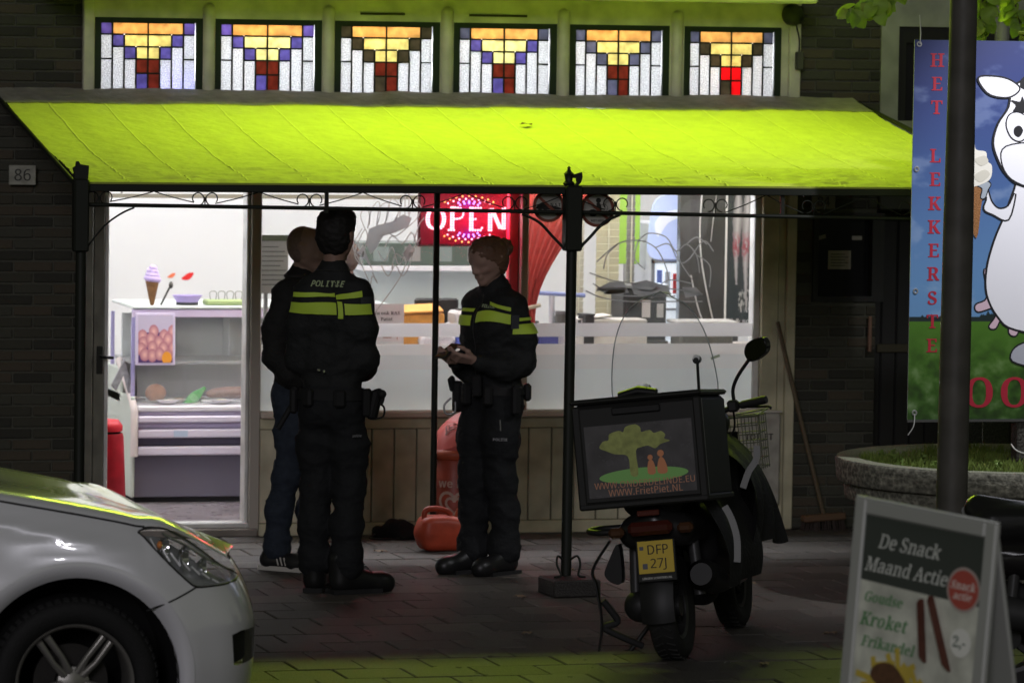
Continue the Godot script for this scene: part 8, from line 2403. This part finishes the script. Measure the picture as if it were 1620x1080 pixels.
func car_patch(poly: PackedVector2Array, cell: float, lift := 0.0, holes: Array = []) -> M:
	var m := M.new()
	var lo := poly[0]
	var hi := poly[0]
	for q in poly:
		lo = lo.min(q)
		hi = hi.max(q)
	var cache := {}
	var put := func(q: Vector2) -> Array:
		var key := Vector2i(q * 20000.0)
		if not cache.has(key):
			var e := 0.006
			var nn := (car_pt(q.x + e, q.y) - car_pt(q.x - e, q.y)).cross(car_pt(q.x, q.y + e) - car_pt(q.x, q.y - e)).normalized()
			cache[key] = [car_pt(q.x, q.y) + nn * lift, nn]
		return cache[key]
	var x := lo.x
	while x < hi.x:
		var y := lo.y
		while y < hi.y:
			var rect := PackedVector2Array([Vector2(x, y), Vector2(x + cell, y), Vector2(x + cell, y + cell), Vector2(x, y + cell)])
			for piece: PackedVector2Array in Geometry2D.intersect_polygons(rect, poly):
				var list := [piece]
				for h: PackedVector2Array in holes:
					var nx := []
					for q: PackedVector2Array in list:
						nx.append_array(Geometry2D.clip_polygons(q, h))
					list = nx
				for q: PackedVector2Array in list:
					var ix := Geometry2D.triangulate_polygon(q)
					for i in ix.size() / 3:
						var a: Array = put.call(q[ix[i * 3]])
						var b: Array = put.call(q[ix[i * 3 + 1]])
						var c: Array = put.call(q[ix[i * 3 + 2]])
						m.tri(a[0], b[0], c[0], a[1], b[1], c[1])
			y += cell
		x += cell
	return m


func car_line(pts: Array, r: float, lift := 0.0) -> M:
	var o := []
	for i in pts.size() - 1:
		for k in 6:
			var q: Vector2 = pts[i].lerp(pts[i + 1], k / 6.0)
			o.append(car_pt(q.x, q.y) + Vector3(0, 0, lift))
	o.append(car_pt(pts[-1].x, pts[-1].y) + Vector3(0, 0, lift))
	return M.new().tube(o, r, 6)


func build_car() -> void:
	plan = PackedVector2Array([Vector2(-1.9, 0.0), Vector2(-1.2, 0.0), Vector2(-0.6, 0.0), Vector2(0.0, 0.0)])
	for i in 25:
		var a := PI / 2 * i / 24.0
		plan.append(Vector2(0.22 + 0.54 * pow(sin(a), 0.95), 0.46 * (1.0 - pow(cos(a), 1.05)) * 1.0 + 0.006 * i / 24.0))
	for i in 8:
		plan.append(Vector2(0.76 + 0.06 * (1.0 - pow(1.0 - (i + 1) / 8.0, 2.0)), 0.47 + 0.41 * (i + 1) / 8.0))
	var tot := -1.9
	for i in plan.size() - 1:
		tot += plan[i].distance_to(plan[i + 1])
	var car := thing("parked_car", "silver hatchback parked at the left edge, front wing and alloy wheel in view", "car", Vector3(-3.826, 0, 8.05))
	var silver := mat(0.74, 0.74, 0.77, 0.30, 0.22).duplicate() as StandardMaterial3D
	silver.clearcoat_enabled = true
	silver.clearcoat = 1.0
	silver.clearcoat_roughness = 0.04
	var black := mat(0.008, 0.008, 0.008, 0.6)
	var wc := Vector2(0.0, 0.325)
	var ring := func(r: float, n := 48) -> PackedVector2Array:
		var o := PackedVector2Array()
		for i in n:
			o.append(wc + Vector2(cos(TAU * i / n), sin(TAU * i / n)) * r)
		return o
	var arch: PackedVector2Array = ring.call(0.450, 64)
	# lamp outline in the side surface
	var lamp := soft([Vector2(0.262, 0.872), Vector2(0.32, 0.884), Vector2(0.44, 0.879), Vector2(0.56, 0.842), Vector2(0.66, 0.785), Vector2(0.75, 0.722), Vector2(0.86, 0.69), Vector2(0.86, 0.672), Vector2(0.72, 0.664), Vector2(0.60, 0.664), Vector2(0.505, 0.668), Vector2(0.455, 0.70), Vector2(0.36, 0.785), Vector2(0.285, 0.855)], 3)
	var wing := PackedVector2Array([Vector2(-0.70, 0.20), Vector2(-0.70, 1.062)])
	for i in 25:
		var x := lerpf(-0.70, 0.29, i / 24.0)
		wing.append(Vector2(x, car_top(x)))
	wing.append_array(PackedVector2Array([Vector2(0.285, 0.855), Vector2(0.36, 0.785), Vector2(0.455, 0.70), Vector2(0.497, 0.668), Vector2(0.30, 0.607), Vector2(0.27, 0.597), Vector2(0.2, 0.3), Vector2(-0.3, 0.2)]))
	obj("front_wing", car_patch(wing, 0.03, 0.0, [arch, lamp]), silver, car)
	var bump := PackedVector2Array([Vector2(0.27, 0.592), Vector2(0.30, 0.602), Vector2(0.497, 0.663)])
	for i in 10:
		bump.append(Vector2(lerpf(0.51, tot, i / 9.0), 0.662 + 0.05 * smoothstep(0.86, 0.95, lerpf(0.51, tot, i / 9.0))))
	bump.append_array(PackedVector2Array([Vector2(tot, 0.20), Vector2(0.6, 0.19), Vector2(0.30, 0.20), Vector2(0.30, 0.4)]))
	var vent := PackedVector2Array([Vector2(0.655, 0.475), Vector2(0.72, 0.485), Vector2(0.95, 0.48), Vector2(0.95, 0.37), Vector2(0.70, 0.355), Vector2(0.668, 0.36)])
	obj("front_bumper", car_patch(bump, 0.03, 0.0, [arch, vent]), silver, car)
	obj("bumper_vent", car_patch(vent, 0.04, -0.035), black, car)
	obj("door", car_patch(PackedVector2Array([Vector2(-1.89, 0.2), Vector2(-1.89, 1.0), Vector2(-0.71, 1.05), Vector2(-0.71, 0.2)]), 0.08), silver, car)
	# turned-in flange of the wheel arch and the dark well
	var fl := M.new()
	fl.grid(64, 6, func(u: float, v: float) -> Vector3:
		var a := lerpf(-0.75, PI + 0.75, u)
		var r := lerpf(0.4505, 0.388, v)
		var q := wc + Vector2(cos(a), sin(a)) * r
		var p := car_pt(q.x, maxf(q.y, 0.12))
		return Vector3(q.x, q.y, p.z + 0.004 - 0.030 * v * v), Vector3.BACK)
	obj("arch_flange", fl, silver, car)
	var well := M.new()
	well.grid(32, 2, func(u: float, v: float) -> Vector3:
		var a := lerpf(-0.75, PI + 0.75, u)
		return Vector3(wc.x + cos(a) * 0.389, wc.y + sin(a) * 0.389, lerpf(-0.02, -0.42, v)))
	well.ext(ring.call(0.40, 32), at(0, 0, -0.44), 0.01)
	obj("wheel_well", well, mat(0.006, 0.006, 0.006, 0.9), car)
	# wheel: tyre, rim with five twin spokes
	var wt := rot(Vector3(PI / 2, 0, 0), Vector3(0, 0.318, -0.115))
	var ty := obj("front_tyre", M.new().lathe(wt, [Vector2(0.218, -0.09), Vector2(0.222, 0.085), Vector2(0.235, 0.096), Vector2(0.262, 0.104), Vector2(0.29, 0.100), Vector2(0.306, 0.088), Vector2(0.314, 0.066), Vector2(0.318, 0.03), Vector2(0.318, -0.09)], 72), mat(0.012, 0.012, 0.012, 0.7, 0.0, "grain", 6.0), car)
	var gr := M.new()
	for i in 60:
		var a := TAU * i / 60.0
		gr.box(wt * rot(Vector3(0, -a, 0)) * at(0.313, 0.072, 0) * rot(Vector3(0, 0, 0.35)), Vector3(0.006, 0.030, 0.022), 0.001)
	tag(obj("tread_block", gr, mat(0.014, 0.014, 0.014, 0.8), ty), "", "", "", "stuff")
	var alloy := mat(0.30, 0.29, 0.27, 0.35, 0.7)
	var rm := obj("rim", M.new().lathe(wt, [Vector2(0.205, -0.08), Vector2(0.205, 0.06), Vector2(0.213, 0.082), Vector2(0.222, 0.088), Vector2(0.224, 0.084), Vector2(0.221, 0.07)], 72), alloy, car)
	for i in 5:
		for s: float in [-1.0, 1.0]:
			var a := PI / 2 + TAU * i / 5.0 + 0.62
			var d0 := Vector3(cos(a + s * 0.24), sin(a + s * 0.24), 0)
			var d1 := Vector3(cos(a + s * 0.085), sin(a + s * 0.085), 0)
			var c := Vector3(0, 0.318, -0.115)
			obj("spoke", M.new().tube([c + d0 * 0.045 + Vector3(0, 0, 0.048), c + d0.lerp(d1, 0.4) * 0.11 + Vector3(0, 0, 0.066), c + d1 * 0.205 + Vector3(0, 0, 0.072)], [0.020, 0.015, 0.018], 8, true, 0.8), alloy, rm)
	obj("hub_cap", M.new().lathe(wt, [Vector2(0.062, 0.03), Vector2(0.06, 0.052), Vector2(0.035, 0.062), Vector2(0, 0.064)], 28), alloy, rm)
	obj("brake_disc", M.new().lathe(wt, [Vector2(0.06, -0.01), Vector2(0.14, -0.01), Vector2(0.14, -0.03), Vector2(0.06, -0.03)], 40, false), mat(0.03, 0.028, 0.026, 0.5, 0.6), rm)
	# headlight: dark bowl, reflectors, clear lens
	var hl := obj("headlight", car_patch(lamp, 0.02, -0.05), mat(0.30, 0.31, 0.31, 0.3, 0.3), car)
	var sd := M.new()
	for i in lamp.size():
		var p := lamp[i]
		var q := lamp[(i + 1) % lamp.size()]
		var a := car_pt(p.x, p.y)
		var b := car_pt(q.x, q.y)
		var c := (lamp[0] + lamp[lamp.size() / 2]) * 0.5
		var cc := car_pt(c.x, c.y)
		var inn := Vector3(-0.25, 0, -1).normalized() * 0.055
		sd.quad(a, b, b + inn, a + inn, (cc - a).normalized())
	obj("lamp_wall", sd, mat(0.36, 0.37, 0.37, 0.3, 0.3), hl)
	var chrome := mat(0.75, 0.75, 0.78, 0.12, 1.0)
	for q: Array in [[0.42, 0.815, 0.034], [0.53, 0.765, 0.050], [0.64, 0.725, 0.040]]:
		var p := car_pt(q[0], q[1])
		var e := 0.01
		var nn := (car_pt(q[0] + e, q[1]) - car_pt(q[0] - e, q[1])).cross(Vector3.UP).normalized()
		if nn.z < 0:
			nn = -nn
		var t := Transform3D(Basis.looking_at(-(nn + Vector3(0.8, 0.0, 0.0)).normalized()) * Basis(Vector3.RIGHT, PI / 2), p - nn * 0.042)
		obj("reflector", M.new().lathe(t, [Vector2(0.004, -0.012), Vector2(q[2] * 0.6, -0.008), Vector2(q[2] * 0.9, 0.004), Vector2(q[2], 0.018), Vector2(q[2] * 1.06, 0.018)], 24), chrome, hl)
		obj("lamp_bulb", M.new().ball(t * at(0, 0.0, 0), 0.009, 10), mat(0.6, 0.6, 0.6, 0.05), hl)
	for i in 7:
		var q := 0.33 + 0.05 * i
		obj("lamp_rib", car_line([Vector2(q, 0.865 - 0.19 * i / 7.0 - 0.02), Vector2(q + 0.03, 0.80 - 0.13 * i / 7.0 - 0.02)], 0.004, -0.035), mat(0.85, 0.85, 0.86, 0.2, 0.2), hl)  # white colour stands for streaks of reflected light in the headlight
	obj("amber_bulb", M.new().ball(Transform3D(Basis.from_scale(Vector3(1, 1.5, 1)), car_pt(0.372, 0.822) + Vector3(0, 0, -0.02)), 0.011, 10), mat(0.7, 0.22, 0.03, 0.15), hl)
	obj("chrome_bar", car_line([Vector2(0.42, 0.860), Vector2(0.56, 0.81), Vector2(0.70, 0.735)], 0.006, -0.03), chrome, hl)
	obj("lens", car_patch(lamp, 0.02, 0.002), pane(0.05, 0.8, 0.82, 0.82), hl)
	obj("lamp_seal", M.new().tube(Array(lamp).map(func(q: Vector2) -> Vector3: return car_pt(q.x, q.y)) + [car_pt(lamp[0].x, lamp[0].y)], 0.0042, 5), black, car)
	obj("bumper_joint", car_line([Vector2(0.262, 0.590), Vector2(0.30, 0.604), Vector2(0.499, 0.665)], 0.0035), black, car)
	# bonnet: from the wing line up and over to the middle
	var bon := M.new()
	var edge := func(u: float) -> Vector3:
		var t := lerpf(-1.15, tot - 0.02, u)
		var q := plan_at(t)
		return car_pt(t, car_top(q.x))
	var spine := func(u: float) -> Vector3:
		var e: Vector3 = edge.call(u)
		var x := minf(e.x + 0.05, 0.77)
		return Vector3(x, lerpf(1.10, 1.005, smoothstep(-1.2, -0.25, x)) - 0.275 * pow(clampf((x + 0.25) / 1.02, 0, 1), 1.6), -0.88)
	bon.grid(80, 48, func(u: float, v: float) -> Vector3:
		var a: Vector3 = edge.call(u)
		var b: Vector3 = spine.call(u)
		var w := v * 2.0
		if w > 1.0:
			a.z = -1.76 - a.z
			w = 2.0 - w
		w = w * w
		var p := a.lerp(b, w)
		p.y += (0.034 * (1.0 - exp(-w / 0.035)) + 0.008 * sin(PI * w)) * (1.0 - w) * (1.0 - 0.75 * smoothstep(0.2, 0.75, a.x)) + 0.003
		return p, Vector3.UP)
	obj("bonnet", bon, silver, car)
	var gap := []
	for i in 30:
		var t := lerpf(-1.1, 0.30, i / 29.0)
		gap.append(car_pt(t, car_top(t)) + Vector3(0, 0.003, 0.0))
	obj("bonnet_joint", M.new().tube(gap, 0.004, 5), black, car)
	# the rest of the car beyond the frame, kept plain
	var cab := Blob.new(0.12)
	cab.add(Vector3(-1.9, 1.15, -0.35), Vector3(-1.9, 1.15, -1.41), 0.25).add(Vector3(-2.9, 1.12, -0.38), Vector3(-2.9, 1.12, -1.38), 0.28).add(Vector3(-1.9, 1.15, -0.35), Vector3(-2.9, 1.12, -0.38), 0.25, 0.28).add(Vector3(-1.9, 1.15, -1.41), Vector3(-2.9, 1.12, -1.38), 0.25, 0.28).add(Vector3(-1.9, 1.2, -0.88), Vector3(-2.9, 1.15, -0.88), 0.28)
	var cb := M.new()
	cab.mesh_into(cb, 0.05)
	obj("cabin", cb, silver, car)
	obj("rear_body", M.new().bx(-3.3, -1.91, 0.22, 1.02, -1.74, -0.02, 0.06), silver, car)
	obj("windscreen", M.new().grid(6, 6, func(u: float, v: float) -> Vector3: return Vector3(lerpf(-1.05, -1.75, v), lerpf(1.06, 1.40, v), lerpf(-0.2, -1.56, u)), Vector3.UP), mat(0.01, 0.012, 0.014, 0.06), car)
	obj("underside", M.new().bx(-3.2, 0.5, 0.18, 0.24, -1.7, -0.45), black, car)
	obj("far_side", M.new().bx(-1.9, 0.35, 0.22, 0.90, -1.755, -1.74), silver, car)
	for x: float in [0.0, -2.55]:
		obj("far_tyre" if x == 0.0 else "rear_tyre", M.new().lathe(rot(Vector3(PI / 2, 0, 0), Vector3(x, 0.318, -1.62 if x == 0.0 else -0.115)), [Vector2(0.1, -0.09), Vector2(0.218, -0.09), Vector2(0.30, -0.09), Vector2(0.318, -0.05), Vector2(0.318, 0.05), Vector2(0.30, 0.09), Vector2(0.1, 0.09)], 40), mat(0.012, 0.012, 0.012, 0.7), car)


func build_board() -> void:
	# advertising board standing crooked in the foreground
	var b := thing("advertising_board", "grey framed pavement advertising board for snacks standing in the foreground", "sign", Vector3(-1.835, 0.02, 11.41))
	b.basis = Basis(Vector3.UP, deg_to_rad(-66)) * Basis(Vector3.BACK, deg_to_rad(-3.0)) * Basis(Vector3.RIGHT, deg_to_rad(-2.5))
	var alu := mat(0.42, 0.43, 0.40, 0.45, 0.2)
	var W := 0.315
	var T := 1.262
	var F := 0.05
	obj("frame", M.new().bx(-W, -W + F, 0.0, T, -0.012, 0.012, 0.006).bx(W - F, W, 0.0, T, -0.012, 0.012, 0.006).bx(-W + F, W - F, T - F, T, -0.012, 0.0115, 0.006).bx(-W + F, W - F, 0.06, 0.096, -0.012, 0.0115, 0.006), alu, b)
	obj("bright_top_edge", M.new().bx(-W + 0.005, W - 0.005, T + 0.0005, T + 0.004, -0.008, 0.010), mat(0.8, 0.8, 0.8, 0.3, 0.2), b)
	obj("back_leg", M.new().box(rot(Vector3(0.28, 0, 0), Vector3(0, 0.62, -0.19)), Vector3(0.6, 1.24, 0.015), 0.004), alu, b)
	var pp := obj("poster", M.new().bx(-W + F, W - F, 0.096, T - F, -0.004, 0.001), mat(0.80, 0.82, 0.70, 0.5, 0.0, "mottle", 2.0), b)
	var z := 0.0015
	var hd := PackedVector2Array([Vector2(-W + F, T - F), Vector2(W - F, T - F), Vector2(W - F, T - 0.265), Vector2(-W + F, T - 0.255)])
	obj("dark_header", M.new().ext(hd, at(0, 0, z), 0.0006), mat(0.055, 0.065, 0.055, 0.5), pp)
	var it := Basis(Vector3(1, 0, 0), Vector3(0.3, 1, 0), Vector3(0, 0, 1))
	obj("white_lettering", M.new().text("De Snack", 0.046, Transform3D(it, Vector3(-0.06, T - 0.125, z + 0.001)), 0.0006, "Droid Serif").text("Maand Actie!", 0.045, Transform3D(it, Vector3(-0.055, T - 0.203, z + 0.001)), 0.0006, "Droid Serif"), mat(0.70, 0.72, 0.66), pp)
	var c := Vector2(0.192, T - 0.222)
	obj("round_badge", M.new().ext(disc(c, 0.073, 0.070, 36), at(0, 0, z + 0.002), 0.0006), mat(0.46, 0.38, 0.34), pp)
	obj("badge_centre", M.new().ext(disc(c, 0.064, 0.061, 36), at(0, 0, z + 0.003), 0.0006), mat(0.46, 0.09, 0.065), pp)
	obj("badge_lettering", M.new().text("Snack", 0.026, Transform3D(it, Vector3(c.x, c.y + 0.012, z + 0.004)), 0.0006, "Droid Serif", true).text("actie", 0.024, Transform3D(it, Vector3(c.x, c.y - 0.02, z + 0.004)), 0.0006, "Droid Serif", true), mat(0.72, 0.62, 0.56), pp)
	obj("green_lettering", M.new().text("Goudse", 0.034, Transform3D(it, Vector3(-0.155, T - 0.305, z + 0.001)), 0.0006, "Droid Serif", true).text("Kroket", 0.044, Transform3D(it, Vector3(-0.145, T - 0.375, z + 0.001)), 0.0006, "Droid Serif", true).text("Frikandel", 0.035, Transform3D(it, Vector3(-0.118, T - 0.445, z + 0.001)), 0.0006, "Droid Serif", true).text("Smulrol", 0.034, Transform3D(it, Vector3(0.15, T - 0.61, z + 0.001)), 0.0006, "Droid Serif", true), mat(0.10, 0.27, 0.10), pp)
	for q: Array in [[Vector2(0.02, T - 0.275), Vector2(0.055, T - 0.47)], [Vector2(0.06, T - 0.260), Vector2(0.165, T - 0.48)]]:
		obj("sausage_print", M.new().tube([Vector3(q[0].x, q[0].y, z + 0.002), Vector3(lerpf(q[0].x, q[1].x, 0.06), lerpf(q[0].y, q[1].y, 0.06), z + 0.002), Vector3(lerpf(q[0].x, q[1].x, 0.9), lerpf(q[0].y, q[1].y, 0.9), z + 0.002), Vector3(q[1].x, q[1].y, z + 0.002)], [0.018, 0.030, 0.030, 0.010], 12, true, 0.05), mat(0.11, 0.035, 0.022, 0.5, 0.0, "mottle", 8.0), pp)
	obj("price_badge", M.new().ext(disc(Vector2(0.20, T - 0.385), 0.045, 0.045, 28), at(0, 0, z + 0.004), 0.0006), mat(0.84, 0.85, 0.78), pp)
	obj("price_lettering", M.new().text("2,-", 0.036, at(0.195, T - 0.383, z + 0.005), 0.0006, "Droid Serif", true), mat(0.08, 0.12, 0.09), pp)
	var fr := M.new()
	for i in 34:
		var a := i * 2.4
		var q := Vector2(-0.085 + cos(a) * 0.125 * sqrt(i / 34.0), T - 0.575 + sin(a) * 0.085 * sqrt(i / 34.0))
		fr.box(rot(Vector3(0, 0, a * 1.7), Vector3(q.x, q.y, z + 0.001 + 0.0001 * i)), Vector3(0.10, 0.020, 0.0008))
	obj("fries_print", fr, mat(0.60, 0.46, 0.07), pp)
	obj("meat_print", M.new().ext(soft([Vector2(-0.16, T - 0.51), Vector2(-0.08, T - 0.50), Vector2(0.0, T - 0.57), Vector2(0.01, T - 0.62), Vector2(-0.05, T - 0.635), Vector2(-0.12, T - 0.585), Vector2(-0.18, T - 0.55)], 4), at(0, 0, z + 0.0055), 0.0006), mat(0.16, 0.08, 0.04, 0.6, 0.0, "mottle", 10.0), pp)
	obj("price_badge", M.new().ext(disc(Vector2(-0.19, T - 0.66), 0.05, 0.05, 28), at(0, 0, z + 0.0062), 0.0006), mat(0.84, 0.85, 0.78), pp)
	obj("price_lettering", M.new().text("3,-", 0.036, at(-0.19, T - 0.66, z + 0.0072), 0.0006, "Droid Serif", true), mat(0.08, 0.12, 0.09), pp)


func build_street_lamp() -> void:
	# the street lamp whose reflection shows on the car's wing; it stands beside the camera, outside the picture
	var l := thing("street_lamp", "street lamp on a tall grey pole across the street, outside the picture", "lamp post", Vector3(-1.2, 0, 18.5))
	var gm := mat(0.1, 0.1, 0.1, 0.6)
	obj("pole", M.new().cyl(Vector3(1.5, 0, 1.5), Vector3(1.5, 11.3, 1.5), 0.09, 0.05, 16), gm, l)
	obj("lamp_arm", M.new().tube([Vector3(1.5, 11.25, 1.5), Vector3(0.15, 11.4, 0.15)], 0.04), gm, l)
	var aim := Basis.looking_at(Vector3(-2.6, -10.3, -10.5))
	var head := Node3D.new()
	head.name = "lamp_head"
	l.add_child(head)
	head.position = Vector3(0, 11.1, 0)
	head.basis = aim
	obj("lamp_glass", M.new().box(at(0, 0, 0.05), Vector3(0.5, 0.26, 0.06), 0.01), glow(1.0, 0.98, 1.0, 3.0), head)
	obj("lamp_shade", M.new().box(at(0, 0.0, 0.12), Vector3(0.56, 0.32, 0.07), 0.02), gm, head)
	area(Vector3.ZERO, Vector3.ZERO, Vector2(0.5, 0.26), 8.0, Color(0.98, 0.97, 1.0), head)
